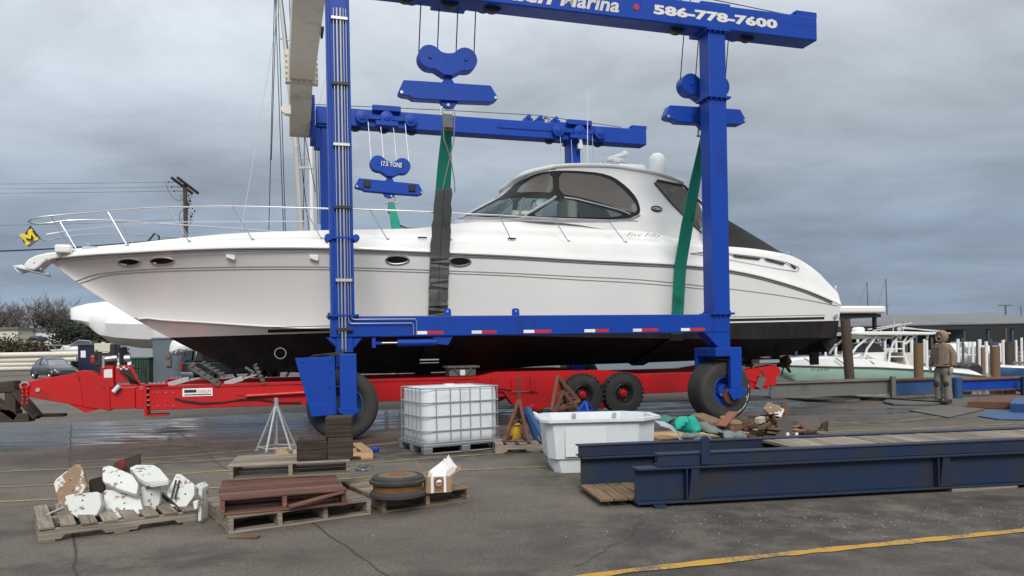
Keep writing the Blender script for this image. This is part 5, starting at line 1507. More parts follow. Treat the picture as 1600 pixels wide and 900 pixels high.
m = MB(); m.bx(T(719,580).x, T(727,580).x, NT_-.01, NT_+.04, T(722,587).z, T(722,578).z); tp(m, 'pad_block', 'signwhite', bevel=.01)
m = MB(); p = T(1196,562, NT_); m.bx(T(1185,565).x, T(1216,565).x, NT_-.05, NT_+.3, T(1200,567).z, T(1200,562).z); tp(m, 'arm_pad', 'galv')
m = MB(); m.tube([(T(x,y).x, NT_-.07, T(x,y).z) for x, y in ((1188,576),(1181,587),(1194,589))], .014, 6, closed=True); m.ribbon([(T(1190,588).x,NT_-.06,T(1190,588).z),(T(1183,606).x,NT_-.06,T(1183,606).z)], (1,0,0), .2, .02); tp(m, 'tie_strap', 'sleeve')
# small blue sign and posts that stand behind the trailer
sg = MB(); a, b = L(619,589,23.0), L(652,577.5,23.0); sg.bx(a.x, b.x, 23.0, 23.04, a.z-.45, b.z)
# ================================================================ helpers for the yard goods
def pallet(label, loc, rz, Ln, Wd, H, mat, boards=9, notch=True, stringers=3, tilt=0, gap=.45, group='wooden pallets in the yard', ztop=True):
    """Ln along the stringers' length (local x), Wd across; loc = front left bottom corner"""
    F = frame(loc, rz, 0, tilt) 
    t = thing('wooden_pallet', label, 'pallet', F, group)
    bt = .018; sw = .040
    for i in range(stringers):
        y = sw/2+(Wd-sw)*i/(stringers-1)
        m = MB(); z0, z1 = bt, H-bt
        if notch:
            x = [0, .16, .18, .46, .48, Ln/2+.14-.0]
            pts = [(0,z0),(.17,z0),(.20,z0+.035),(Ln*.38,z0+.035),(Ln*.40,z0),(Ln*.60,z0),(Ln*.62,z0+.035),(Ln-.20,z0+.035),(Ln-.17,z0),(Ln,z0),(Ln,z1),(0,z1)]
        else: pts = [(0,z0),(Ln,z0),(Ln,z1),(0,z1)]
        m.prism([(px, y-sw/2, pz) for px, pz in pts], (0, sw, 0)); m.uv = [[(p_.x, p_.z*1.0+i) for p_ in [m.v[k] for k in f]] for f in m.f]
        m.build('stringer', mat, t, F, bevel=.003)
    m = MB(); w_ = Ln/boards*(1-gap*.5) 
    for i in range(boards):
        x = w_/2+(Ln-w_)*i/(boards-1); dw = random.uniform(-.008,.008); dy = random.uniform(-.012,.012)
        m.box((x+dw, Wd/2+dy, H-bt/2+random.uniform(0,.003)), (w_*random.uniform(.92,1.02), Wd+.01, bt), (0, random.uniform(-.01,.01), random.uniform(-.008,.008)))
    m.build('top_boards', mat, t, F, bevel=.002)
    m = MB()
    for x in (w_/2, Ln/2, Ln-w_/2): m.box((x, Wd/2, bt/2), (w_, Wd, bt))
    m.build('bottom_boards', mat, t, F, bevel=.002)
    return t, F
def block_pallet(label, loc, rz, Ln, Wd, H, mat, boards=7, group='wooden pallets in the yard', nstr=3, tilt=0, brd_along=True):
    """open side faces the front: stringers run back from the front edge, deck boards run along the front"""
    F = frame(loc, rz, 0, tilt); t = thing('wooden_pallet', label, 'pallet', F, group); bt = .018; sw = .042
    for i in range(nstr):
        x = sw/2+(Ln-sw)*i/(nstr-1); m = MB(); m.box((x, Wd/2, H/2), (sw, Wd, H-2*bt)); m.build('stringer', mat, t, F, bevel=.003)
    m = MB(); bw = Wd/boards*.86
    for i in range(boards):
        y = bw/2+(Wd-bw)*i/(boards-1); m.box((Ln/2+random.uniform(-.01,.01), y, H-bt/2+random.uniform(0,.003)), (Ln+.01, bw*random.uniform(.9,1.04), bt), (random.uniform(-.012,.012), 0, random.uniform(-.008,.008)))
    m.build('top_boards', mat, t, F, bevel=.002)
    m = MB()
    for y in (bw/2, Wd/2, Wd-bw/2): m.box((Ln/2, y, bt/2), (Ln, bw, bt))
    m.build('bottom_boards', mat, t, F, bevel=.002)
    return t, F
def yaw_of(p, q): d = q-p; return atan2(d.y, d.x), d.length
# ---- pallet with boat stand pads
p, q = G(60,850), G(308,817); yw, ln = yaw_of(p, q)
pallet('weathered grey pallet carrying a heap of flaking white boat stand pads', p, yw, ln, 1.22, .135, M['wood_grey'], boards=8)
FP = frame(p, yw)
def pad_shape(w_, h_, c=.22, n=5, soft=False):
    """rounded octagon outline"""
    cc = c*min(w_, h_); pts = []
    for cx, cy, a0 in ((w_/2-cc, h_/2-cc, 0), (-w_/2+cc, h_/2-cc, 90), (-w_/2+cc, -h_/2+cc, 180), (w_/2-cc, -h_/2+cc, 270)):
        for i in range(n+1):
            an = radians(a0+90*i/n); pts.append((cx+cc*cos(an), cy+cc*sin(an)))
    return pts
def pic_pad(px, D, label, mat, th=.045, flat=None, cat='stand pad', lean=.0, dark=None, round_=1, D2=None, name='boat_stand_pad', holes=True):
    """a board whose face outline is measured from corner points; tilted about its lower edge (lean = how much further back the top is)"""
    ys = [y for x, y in px]; y0, y1 = max(ys), min(ys)
    xs = [x for x, y in px]; x0, x1 = min(xs), max(xs)
    pl = px
    for _ in range(round_):
        o = []
        for i in range(len(pl)):
            a = Vector(pl[i]).to_2d(); b = Vector(pl[(i+1) % len(pl)]).to_2d(); o += [a.lerp(b, .09), a.lerp(b, .91)]
        pl = o
    if D2 is None: D2 = D
    P3 = [W(x, y, D + lean*(y0-y)/(y0-y1) + (D2-D)*(x-x0)/(x1-x0)) for x, y in pl]
    c = sum(P3, Vector())/len(P3); nrm = Vector()
    for i in range(len(P3)): nrm += (P3[i]-c).cross(P3[(i+1) % len(P3)]-c)
    nrm.normalize()
    if nrm.dot(c-Vector((0,0,HC))) < 0: nrm = -nrm          # points away from the yard's middle aisle
    m = MB(); m.prism(P3, nrm*th); o = m.build(name, mat, None, I4, bevel=.005, seg=1, label=label, cat=cat, group='boat stand pads on the grey pallet')
    if holes:
        h = MB()
        for fx, fy in ((.3,.35),(-.3,-.3)):
            v1 = (P3[0]-c); v2 = (P3[len(P3)//4]-c); q_ = c+v1*fx*.6+v2*fy*.6
            h.cyl(q_-nrm*.0025, q_+nrm*.002, .009, seg=8)
        h.build('screw_head', M['blackmetal'], o)
    return o
g = 'boat stand pads'
pic_pad([(180,722),(218,708),(219,738),(190,750),(158,752),(159,748)], 8.25, 'dark board with a red reflector standing at the back of the pad heap', M['wood_dark'], .03, lean=.1, round_=0, holes=False)
m = MB(); c_ = W(191,725,8.2); m.lathe([(0,0),(.028,0),(.028,.012),(0,.014)], c_, (0,-1,0), 14); m.build('reflector', M['lamp_red'], bpy.data.objects['boat_stand_pad'])
pic_pad([(83,752),(118,724),(126,726),(136,758),(128,770),(100,792),(92,790)], 7.75, 'tan worn pad with half its white paint gone, leaning at the left end', M['padworn'], .06, lean=.22)
pic_pad([(138,750),(160,744),(162,770),(140,772)], 7.95, 'small dark block tucked behind the round ended pad', M['wood_dark'], .05, holes=False)
pic_pad([(101,775),(112,772),(155,768),(158,790),(150,806),(122,810),(108,800)], 7.25, 'white pad with orange stained left edge and rounded corner, front of the heap', M['padwhite'], .055, lean=.10)
pic_pad([(160,765),(215,766),(223,795),(220,802),(178,811),(168,806)], 7.40, 'large white pad standing low in the middle of the pallet', M['padwhite'], .06, lean=.22)
pic_pad([(220,760),(250,758),(249,786),(241,799),(222,799)], 7.62, 'narrow white pad upright right of the middle', M['padwhite'], .05, lean=.05)
pic_pad([(160,730),(172,727),(206,741),(216,756),(213,772),(186,764),(160,752)], 7.45, 'scuffed white pad with peeling scratches resting on top of the large one', M['padwhite'], .05, lean=.30)
pic_pad([(202,731),(213,726),(240,726),(250,732),(265,750),(228,753),(215,745)], 7.55, 'clean white pad lying nearly flat on top', M['padwhite'], .05, lean=.42)
pic_pad([(229,756),(266,751),(262,758),(236,762)], 7.50, 'thin white strip of pad edge under the flat pad', M['padwhite'], .03, holes=False)
o = pic_pad([(259,772),(275,740),(283,741),(304,757),(303,775),(288,795),(281,794)], 7.55, 'white pad with a dark double stripe leaning at the right', M['padwhite'], .05, lean=.18)
m = MB()
for dx in (0, 5.5): m.bar(W(267.5+dx,779.5,7.59-.028), W(277+dx,743.5,7.59+.14), .018, .004)
m.build('dark_stripe', M['blackmetal'], o)
pic_pad([(304,760),(309,756),(316,763),(314,814),(309,815),(310,764)], 7.35, 'thin white board standing on edge at the right end of the pallet', M['padwhite'], .16, round_=0, holes=False)
pic_pad([(301,784),(309,782),(308,795),(303,797)], 7.28, 'little white bracket leaning on the edge board', M['signwhite'], .04, holes=False)
m = MB(); m.tube([W(72,805,7.3), W(100,793,7.5)], .012, 6); m.build('steel_rod', M['galv'], None, label='short steel rod lying across the left boards of the pad pallet', cat='rod')
m = MB(); m.tube([W(255,791,7.75), W(278,791,7.8)], .022, 8); m.tube([W(277,788,7.7), W(277,797,7.6)], .014, 8); m.build('steel_tube', M['galv'], None, label='grey steel tube lying under the striped pad', cat='tube')

# ---- stack: grey pallet, red pallet, narrow pallet, timber blocks
p, q = G(358,835), G(580,804); yw, ln = yaw_of(p, q)
block_pallet('wide grey pallet at the bottom of the stack in the centre', p, yw, ln, 1.15, .15, M['wood_grey'], boards=7, nstr=4)
m = MB(); m.bar(p+Vector((.05,-.12,.01)), p+Vector((.32,-.16,.015)), .07, .018); m.build('broken_board', M['wood_brown'], None, label='splintered brown board lying by the corner of the stacked pallets', cat='board')
p, q = G(344,806,.155), G(541,789,.155); yw, ln = yaw_of(p, q)
block_pallet('faded red pallet in the middle of the stack', p, yw, ln, 1.10, .15, M['wood_red'], boards=6)
m = MB(); m.bar(W(452,791,7.16), W(536,768,7.4), .09, .016); m.build('loose_board', M['wood_red'], None, label='loose red board slanting across the front of the red pallet', cat='board')
p, q = G(358,751,.31), G(547,741,.31); yw, ln = yaw_of(p, q)
block_pallet('narrow grey pallet on top of the stack under three dark timbers', p, yw, ln, .78, .155, M['wood_grey'], boards=4)
FT = frame(p, yw)
def timber(x0, x1, y0, y1, z0, z1, label, R=0):
    m = MB(); m.box(((x0+x1)/2,(y0+y1)/2,(z0+z1)/2),(x1-x0,y1-y0,z1-z0),(0,0,R)); return m.build('timber_block', M['wood_dark'], None, FT, bevel=.012, seg=2, label=label, cat='timber block', group='dark timber blocks on the narrow pallet')
timber(.68,1.00,.05,.40,.157,.385, 'dark square timber block with chipped face, lower left of the three')
timber(1.005,1.27,.05,.40,.157,.39, 'dark square timber block, lower right of the three', .01)
timber(.985,1.27,.08,.40,.392,.61, 'dark timber block with cut corner sitting on top of the other two', -.04)
# ---- fresh pallet with silver jack stand
p = G(434,727); q = G(583,717); yw, ln = yaw_of(p, q)
pallet('fresh yellow wood pallet behind the dark timbers', p, yw, ln, 1.05, .13, M['wood_new'], boards=6)
def jack_stand(F, h, r, label, mat, legs=4, extra=True, tr=.019, grp=None):
    t = thing('jack_stand', label, 'jack stand', F, grp)
    m = MB(); m.cyl((0,0,h*.72),(0,0,h),tr*1.7,seg=12); m.build('socket', mat, t, F)
    for i in range(legs):
        an = 2*pi*i/legs+.4; m = MB(); m.tube([(0.02*cos(an),.02*sin(an),h*.84),(r*cos(an),r*sin(an),.02)], tr, 8); m.lathe([(0,0),(.04,0),(.04,.015),(0,.015)], (r*cos(an),r*sin(an),0), (0,0,1), 10); m.build('leg', mat, t, F, smooth=True)
    m = MB()
    for i in range(legs):
        a0 = 2*pi*i/legs+.4; a1 = 2*pi*(i+1)/legs+.4; m.tube([(r*.93*cos(a0),r*.93*sin(a0),.05),(r*.93*cos(a1),r*.93*sin(a1),.05)], tr*.8, 6)
    m.tube([(0,0,h*.75),(0,0,.1)], tr*.8, 8); m.build('brace', mat, t, F, smooth=True)
    return t
pj = W(433,702,11.75); pj.z = .135
jack_stand(frame(pj, .3), .80, .30, 'silver galvanised jack stand with splayed legs on the fresh pallet', M['galv'], 5)
m = MB(); c_ = G(586,706); m.bx(c_.x-.06,c_.x+.06,c_.y-.05,c_.y+.05,0,.08); m.build('paint_can', M['blue'], None, bevel=.02, seg=2, label='small bright blue can lying beside the fresh pallet', cat='can')
# ---- pallet with drum and carton
p, q = G(598,802), G(735,783); yw, ln = yaw_of(p, q)
block_pallet('pale grey pallet carrying a rusty brake drum and a carton', p, yw, ln, 1.22, .15, M['wood_greyl'], boards=7)
c_ = G(622,775,.15); F = frame(c_)
t = thing('brake_drum', 'rusty double rimmed wheel drum lying flat on the pallet beside the carton', 'drum', F)
m = MB(); m.lathe([(.0,.0),(.255,0),(.285,.015),(.285,.045),(.255,.07)], (0,0,0), (0,0,1), 48); m.lathe([(.255,.135),(.285,.145),(.29,.17),(.265,.18),(.26,.205),(.235,.217),(.15,.217)], (0,0,0), (0,0,1), 48); m.build('rim', M['tyre'], t, F, smooth=True)
m = MB(); m.lathe([(.252,.04),(.250,.15)], (0,0,0), (0,0,1), 48); m.build('drum_wall', M['rust_or'], t, F, smooth=True)
m = MB(); m.lathe([(.20,.218),(.12,.221),(.0,.221)], (0,0,0), (0,0,1), 40); m.build('top_face', paint('dusty_olive_metal', (.16,.13,.08), .8, dirt=(.07,.05,.03), dirt_amt=.8, scale=12), t, F, smooth=True)
m = MB(); m.lathe([(.10,.222),(.085,.230),(.0,.225)], (0,0,0), (0,0,1), 30); m.build('hub', M['rust_or'], t, F, smooth=True)
c_ = G(665,771,.155); yb = radians(12); F = frame(c_, yb)
t = thing('cardboard_box', 'open brown cardboard box with printed emblem and a white bag sticking out', 'box', F)
m = MB(); w_, d_, h_ = .27, .24, .165
m.bx(0,w_,0,.006,0,h_); m.bx(0,w_,d_-.006,d_,0,h_); m.bx(0,.006,.006,d_-.006,0,h_); m.bx(w_-.006,w_,.006,d_-.006,0,h_); m.bx(0.006,w_-.006,.006,d_-.006,0,.006); m.build('carton', M['card'], t, F)
m = MB(); m.prism([(0,0,h_),(0,d_,h_),(-.07,d_,h_+.13),(-.07,0,h_+.13)], (-.005,0,0)); m.build('flap', M['card'], t, F)
m = MB(); m.prism([(w_,0,h_),(w_,d_,h_),(w_+.11,d_,h_+.07),(w_+.11,0,h_+.07)], (0,0,.005)); m.build('flap', M['card'], t, F)
m = MB(); m.bx(.055,.085,-.003,-.0005,0,h_); m.bx(.19,.215,-.003,-.0005,0,h_); m.build('white_tape', M['signwhite'], t, F)
M['ink'] = paint('brown_ink', (.12,.06,.035), .8, bump=0)
m = MB(); m.tube([(.138+.045*cos(2*pi*i/20),-.003,.10+.045*sin(2*pi*i/20)) for i in range(20)], .006, 5, closed=True); m.tube([(.118+.018*cos(2*pi*i/14),-.003,.055+.012*sin(2*pi*i/14)) for i in range(14)], .004, 5, closed=True); m.tube([(.162+.018*cos(2*pi*i/14),-.003,.055+.012*sin(2*pi*i/14)) for i in range(14)], .004, 5, closed=True); m.bx(.10,.175,-.004,-.001,.022,.030); m.build('printed_emblem', M['ink'], t, F)
# crumpled white bag
m = MB(); rows = []
for i in range(15):
    v_ = i/14; row = []
    wd_ = .115+.05*v_ if v_ < .55 else .1425-.20*(v_-.55)
    for k in range(28):
        an = 2*pi*k/28; rr = 1+.10*sin(3*an+v_*4)+.07*sin(7*an-v_*9)+.04*sin(11*an+v_*5)
        row.append(Vector((v_*.07+cos(an)*wd_*rr, sin(an)*.085*rr*(1-v_*.75), v_*.21+cos(an)*.045*v_+.02*sin(5*an)*v_)))
    rows.append(row)
m.grid(rows, close=True); m.add(rows[-1], [tuple(range(28))])
F2 = frame(c_+Vector((.12,.11,.11)), yb); m.build('white_bag', M['wrap'], None, F2, smooth=True, label='crumpled white plastic bag stuffed in the open cardboard box', cat='bag')
m = MB()
for i in range(7):
    b = G(566+i*1.5, 757, 0); m.add([b+Vector((random.uniform(-.1,.1), random.uniform(-.1,.1), .15+random.uniform(0,.1))) for _ in range(4)], [(0,1,2,3)])
m.build('plastic_scrap', M['vinyl'], None, label='crumpled clear plastic scrap between the pallet stack and the drum pallet', cat='scrap')

# ---- caged liquid tank
p, q = G(663,712), G(786,701); yw, ln = yaw_of(p, q); F = frame(p, yw)
t = thing('caged_tank', 'white plastic liquid tank inside a galvanised wire cage', 'tank', F)
Wt, H0, H1 = 1.12, .13, 1.03
m = MB(); nseg = 6; rows = []
sh = pad_shape(ln-.05, Wt-.05, .16, nseg)
for z, k in ((H0+.03,.90),(H0+.06,.96),(H0+.14,.985),(.55,.985),(H1-.09,.985),(H1-.04,.97),(H1-.015,.93),(H1-.01,.80),(H1+.0,.4),(H1+.01,.02)):
    rows.append([Vector((ln/2+x*k*(1+.004*sin(i*3.1+z*20)), Wt/2+y*k*(1+.004*sin(i*2.3)), z+.006*sin(i*1.7))) for i, (x, y) in enumerate(sh)])
m.grid(rows, close=True); m.build('tank_body', M['white'], t, F, smooth=True, sharp=60)
cg = pad_shape(ln-.02, Wt-.02, .12, 4)
for k, z in enumerate((H0+.05, .36, .585, .80, H1-.01)):
    m = MB(); m.tube([(ln/2+x, Wt/2+y, z) for x, y in cg], .0105, 6, closed=True); m.build('cage_hoop', M['galv'], t, F, smooth=True)
def on_front(f): return (f*ln, .008)
for f in (.16,.335,.46,.585,.715,.875):
    for yy in (.008, Wt-.008):
        m = MB(); m.cyl((f*ln, yy, H0+.02),(f*ln, yy, H1), .009, seg=6); m.build('cage_bar', M['galv'], t, F)
for f in (.14,.30,.45,.60,.75,.88):
    for xx in (.008, ln-.008):
        m = MB(); m.cyl((xx, f*Wt, H0+.02),(xx, f*Wt, H1), .009, seg=6); m.build('cage_bar', M['galv'], t, F)
m = MB(); m.bx(-.005,ln+.005,-.005,Wt+.005,H0-.02,H0+.03)
for x in (0, ln*.47, ln-.14):
    for y in (0, Wt/2-.06, Wt-.12): m.box((x+.07,y+.06,.055),(.14,.12,.11), taper=1.1)
m.bx(0,ln,-.0+.02,.10,.0,.02); m.bx(0,ln,Wt-.1,Wt-.02,.0,.02); m.build('metal_pallet', M['galv'], t, F, bevel=.01)
m = MB(); m.lathe([(.10,0),(.10,.03),(.07,.035),(0,.035)], (ln/2,Wt/2,H1+.0), (0,0,1), 24); m.build('lid', M['white'], t, F, smooth=True)

# ---- pallet with rusty and blue boat stands
p = G(774,709); q = G(870,706); yw, ln = yaw_of(p, q)
pallet('grey pallet under the rusty stands, between the caged tank and the white tub', p, yw, 1.25, 1.0, .14, M['wood_grey'], boards=7)
def tri_stand(label, apex, feet, mat, w_=.045, screw=None, grp='steel boat stands', name='boat_stand'):
    c_ = sum(feet, Vector())/len(feet); F = Matrix.Translation((c_.x, c_.y, min(f.z for f in feet)))
    t = thing(name, label, 'boat stand', F, grp)
    for f in feet:
        m = MB(); m.bar(apex, f, w_, w_*.8); m.build('leg', mat, t)
    m = MB()
    for i in range(len(feet)):
        a, b = feet[i], feet[(i+1) % len(feet)]; m.bar(a, b, w_, w_*.8); m.bar(a.lerp(apex,.38), b.lerp(apex,.38), w_*.8, w_*.6)
    m.build('brace', mat, t)
    if screw: 
        m = MB(); m.cyl(apex-Vector((0,0,.15)), screw, .022, seg=8); d = (screw-apex).normalized(); k = apex.lerp(screw,.35); m.bar(k-Vector((.13,0,0)), k+Vector((.13,0,0)), .02, .02); m.build('screw', mat, t)
    return t
tri_stand('rusty triangular boat stand with a tall screw beside the caged tank', W(811,625,12.6), [W(788,690,12.2), W(826,692,12.1), W(812,672,13.2)], M['rust'], .05, W(811,588,12.6))
tri_stand('rusty boat stand tipped on its side behind the white tub', W(872,588,13.3), [W(862,642,13.0), W(905,626,13.2), W(886,622,14.1)], M['rust'], .055, None)
tri_stand('second rusty stand lying under the tipped one', W(880,612,13.0), [W(862,660,12.8), W(910,646,12.9), W(885,640,13.9)], M['rust'], .045)
m = MB(); m.bar(W(824,637,12.4), W(851,690,12.1), .09, .05); m.bar(W(820,640,12.6), W(840,692,12.4), .07, .05); m.build('blue_channel', M['blue_mid'], None, label='pair of blue steel channels leaning on the pallet beside the white tub', cat='steel channel')
tri_stand('small blue boat stand showing above the rim of the white tub', W(915,628,13.0), [W(898,650,12.8), W(920,652,12.8), W(930,646,13.6)], M['blue'], .05)
m = MB(); m.bar(W(833,645,13.0), W(847,652,12.9), .06, .04); m.build('white_plank', M['signwhite'], None, label='short white plank among the stands', cat='plank')
m = MB(); c_ = W(804,668,12.7); m.lathe([(0,-.24),(.10,-.24),(.11,.05),(.09,.07),(0,.07)], c_, (0,0,1), 20); m.build('yellow_bucket', M['yellow'], None, smooth=True, label='yellow bucket behind the rusty stand beside the caged tank', cat='bucket')
# ---- white tub
c0 = G(862,741); F = frame((c0.x, c0.y, 0), radians(4))
t = thing('plastic_tub', 'big empty white plastic tub with angled corners, between the pallets and the navy beams', 'tub', F)
def tub_ring(w0, w1, d0, d1, z, k=.3):
    cx_, cy_ = (w0+w1)/2, (d0+d1)/2; a_, b_ = (w1-w0)/2, (d1-d0)/2
    pts = [(-a_,-b_+.30*b_),(-a_*.86,-b_*.98),(a_*.62,-b_*1.0),(a_,-b_*.45),(a_,b_*.5),(a_*.6,b_),(-a_*.8,b_),(-a_,b_*.6)]
    return [Vector((cx_+x, cy_+y, z)) for x, y in densify(pts, .2)][:40]
def rings(zs, off=0):
    o = []
    for w0, w1, d0, d1, z in zs: o.append([p for p in tub_ring(w0+off, w1-off, d0+off, d1-off, z)])
    n_ = min(len(r) for r in o); return o
def tring(w0, w1, d0, d1, z, n=5):
    cx_, cy_ = (w0+w1)/2, (d0+d1)/2; a_, b_ = (w1-w0)/2, (d1-d0)/2
    pts = [(-1,-.70),(-.88,-.98),(.62,-1.0),(1,-.45),(1,.5),(.6,1),(-.8,1),(-1,.6)]
    o = []
    for i in range(8):
        x0, y0 = pts[i]; x1, y1 = pts[(i+1) % 8]
        for j in range(n): o.append(Vector((cx_+a_*(x0+(x1-x0)*j/n), cy_+b_*(y0+(y1-y0)*j/n), z)))
    return o
m = MB()
prof = [(.06,1.34,.06,.92,.0),(.03,1.36,.03,.94,.14),(.03,1.36,.03,.94,.17),(-.02,1.40,-.01,1.0,.19),(-.06,1.42,-.04,1.02,.62),(-.06,1.42,-.04,1.02,.66),(-.13,1.50,-.10,1.10,.665),(-.13,1.50,-.10,1.10,.70),(-.03,1.40,-.01,1.0,.70),(.0,1.38,.02,.98,.60),(.04,1.34,.06,.94,.05),(.4,1.0,.4,.6,.045)]
rws = [tring(*r) for r in prof]; m.grid(rws, close=True); m.add(rws[0], [tuple(range(40))]); m.add(rws[-1], [tuple(range(40))]); m.build('tub_shell', M['white'], t, F, smooth=True, sharp=30, weld=True)
m = MB(); m.bx(.18,.72,-.045,-.035,.22,.60); m.build('side_panel', M['white'], t, F, bevel=.01)
for x in (.42, 1.0): m = MB(); m.bx(x,x+.05,.93,.96,.62,.69); m.build('latch', M['galv'], t, F)

# ---- navy steel gangway: two side beams, deck planks
p, q = G(1000,795), G(1600,763); yw, ln = yaw_of(p, q); F = frame(p, yw); LB = 8.5
gw = thing('steel_gangway', 'long navy steel gangway section with timber decking lying in the right foreground', 'gangway', F)
def ibeam(y, z0, z1, x0, x1, fw=.20, name='side_beam'):
    m = MB(); m.bx(x0,x1,y-fw/2,y+fw/2,z0,z0+.022); m.bx(x0,x1,y-fw/2,y+fw/2,z1-.022,z1); m.bx(x0,x1,y-.01,y+.01,z0+.022,z1-.022)
    for xx in (.50, 3.35, 6.2): 
        if x0 < xx < x1: m.bx(xx,xx+.018,y-fw/2+.01,y-.012,z0+.024,z1-.024); m.prism([(xx+.02,y-.09,z0+.024),(xx+.16,y-.09,z0+.024),(xx+.14,y-.09,z1-.024),(xx+.06,y-.09,z1-.024)], (0,.05,0))
    return m.build(name, M['blue_old'], gw, F, bevel=.004)
ibeam(.10, .035, .40, -.02, LB)
ibeam(1.02, .035, .40, -.35, LB)
for y, x0 in ((.14, .22), (1.06, -.38)):
    m = MB(); m.bx(x0,LB,y-.07,y-.058,.402,.53); m.bx(x0,LB,y-.085,y+.07,.515,.53); m.bx(x0,LB,y-.085,y+.07,.402,.415); m.build('top_channel', M['blue_old'], gw, F, bevel=.003)
m = MB()
for i in range(44):
    x = 1.9+i*.15; m.box((x, .60, .497), (.138, .80, .032), (random.uniform(-.006,.006), 0, 0))
m.build('deck_planks', M['wood_grey'], gw, F, bevel=.003)
m = MB()
for i in range(9):
    x = -.30+i*.15; m.box((x, .56, .075), (.14, .84, .03), (0, 0, 0))
m.build('low_planks', M['wood_brown'], gw, F, bevel=.003)
m = MB(); zc = .70
for i in range(12): pass
pts = [(.66,.40)]; pts = [(-.045,0),(.045,0),(.045,.27)]+[(.045*cos(pi*i/10), .27+.06*sin(pi*i/10)) for i in range(1,10)]+[(-.045,.27)]
m.prism([(.72+x*1.05,.02,.404+z*.92) for x, z in pts], (0,.05,0)); m.build('guide_post', M['blue_old'], gw, F, bevel=.012, seg=2)
m = MB(); m.box((.20,.10,.017),(.12,.3,.034)); m.build('packing_block', M['blue_old'], gw, F); m = MB(); m.box((3.9,.10,.017),(.8,.2,.034)); m.build('packing_block', M['wood_grey'], gw, F)

# ---- scrap heap behind the gangway
def heap(px, py, D): return W(px, py, D)
c_ = G(1055,697); block_pallet('yellowish pallet under the teal slings and scrap wood', c_+Vector((-.25,0,0)), radians(5), 1.15, 1.0, .12, M['wood_new'])
block_pallet('yellowish pallet under the rusty scrap pile', c_+Vector((1.15,.15,0)), radians(3), 1.25, 1.0, .12, M['wood_new'])
def cloth(pix, D, r, label, mat, name='folded_sling', th=.1, flat=.6, seed=1, cat='folded sling', grp=None):
    pts = [W(x, y, D+i*.03) for i, (x, y) in enumerate(pix)]
    m = MB(); rows = []
    n_ = 16
    for i in range(n_+1):
        f = i/n_*(len(pts)-1); k = min(len(pts)-2, int(f)); c = pts[k].lerp(pts[k+1], f-k)
        e = sin(pi*min(1,max(0.0,(i+.6)/(n_+1.2))))**.35; row = []
        for j in range(18):
            an = 2*pi*j/18; rr = r*e*(1+.22*sin(an*3+seed+i*.5)+.10*sin(an*5-seed*2+i*1.1))
            row.append(c+Vector((rr*.5*cos(an)*.3, rr*cos(an)*1.2, rr*flat*sin(an))))
        rows.append(row)
    m.grid(rows, close=True); m.add(rows[0], [tuple(range(18))]); m.add(rows[-1], [tuple(range(18))])
    return m.build(name, mat, None, smooth=True, label=label, cat=cat, group=grp)
M['teal_hi'] = paint('bright_teal_webbing', (.012,.33,.25), .7, dirt=(.01,.18,.14), dirt_amt=.5, scale=6, bump=.4)
M['tealgrey'] = paint('faded_teal_webbing', (.05,.16,.13), .8, dirt=(.03,.07,.06), dirt_amt=.6, scale=6, bump=.4)
cloth([(1029,658),(1045,657),(1062,659)], 12.4, .13, 'faded teal sling folded beside the white tub rim', M['tealgrey'], seed=2)
cloth([(1055,665),(1068,662),(1083,663),(1094,670)], 12.0, .16, 'bright teal sling tied in a bundle on the heap', M['teal_hi'], seed=3, flat=.8)
cloth([(1066,682),(1085,683),(1112,688)], 11.7, .12, 'grey green sleeve folded below the teal bundle', M['greycloth'], seed=4, flat=.55)
cloth([(1084,664),(1105,668),(1125,674),(1150,684)], 12.2, .14, 'grey green padding roll behind the navy guide post', M['greycloth'], seed=6, flat=.6)
cloth([(1130,680),(1150,684),(1166,684)], 12.0, .12, 'grey rolled mat end to the right of the guide post', M['greycloth'], seed=9, flat=.8)
m = MB(); pts = [W(x,y,11.9) for x, y in ((1027,661),(1042,664),(1055,672),(1063,686),(1070,693))]
m.ribbon(pts, (.2,1,0), .5, .02); m.build('pale_sheet', paint('pale_blue_sheet', (.42,.50,.58), .6, dirt_amt=.4), None, smooth=True, label='pale blue sheet draped over the pallet by the tub', cat='sheet')
def stick(p0, p1, D0, D1, w_, h_, mat, label, name='scrap_timber', cat='timber', grp='scrap wood and steel on the heap'):
    m = MB(); m.bar(W(*p0,D0), W(*p1,D1), w_, h_); return m.build(name, mat, None, bevel=min(w_,h_)*.12, label=label, cat=cat, group=grp)
stick((1088,655),(1120,668), 12.6, 12.2, .28, .22, M['wood_brown'], 'thick grey brown timber offcut leaning against the hoist wheel')
stick((1130,660),(1152,672), 12.4, 12.1, .22, .26, M['wood_brown'], 'short brown timber behind the orange board')
stick((1126,666),(1146,644), 12.1, 12.3, .18, .03, paint('orange_board_paint', (.26,.10,.065), .8, dirt_amt=.7, scale=9), 'orange painted board standing on the heap')
for i, (a, b, lb) in enumerate((((1156,655),(1200,664),'flat rusty bar at the top left of the scrap'),((1152,662),(1205,656),'rusty bar crossing under the tan plate'),((1158,672),(1212,652),'long rusty bar slanting up to the tan plate'),((1150,668),(1196,676),'rusty strip low in the pile'),((1190,680),(1240,668),'brown strip pointing right'),((1165,680),(1222,686),'long brown strip along the pallet edge'),((1200,640),(1212,672),'rusty upright strip beside the tan board'),((1245,660),(1282,690),'thin brown strip at the right of the heap'),((1240,690),(1262,668),'rusty rod leaning on the dark plate'),((1255,683),(1294,690),'dark flat strip at the right end of the heap'))):
    stick(a, b, 12.3+.1*(i%4), 12.2+.12*((i*3)%5), .07, .03, M['rust'] if i % 3 else M['wood_brown'], lb, 'scrap_bar', 'scrap bar')
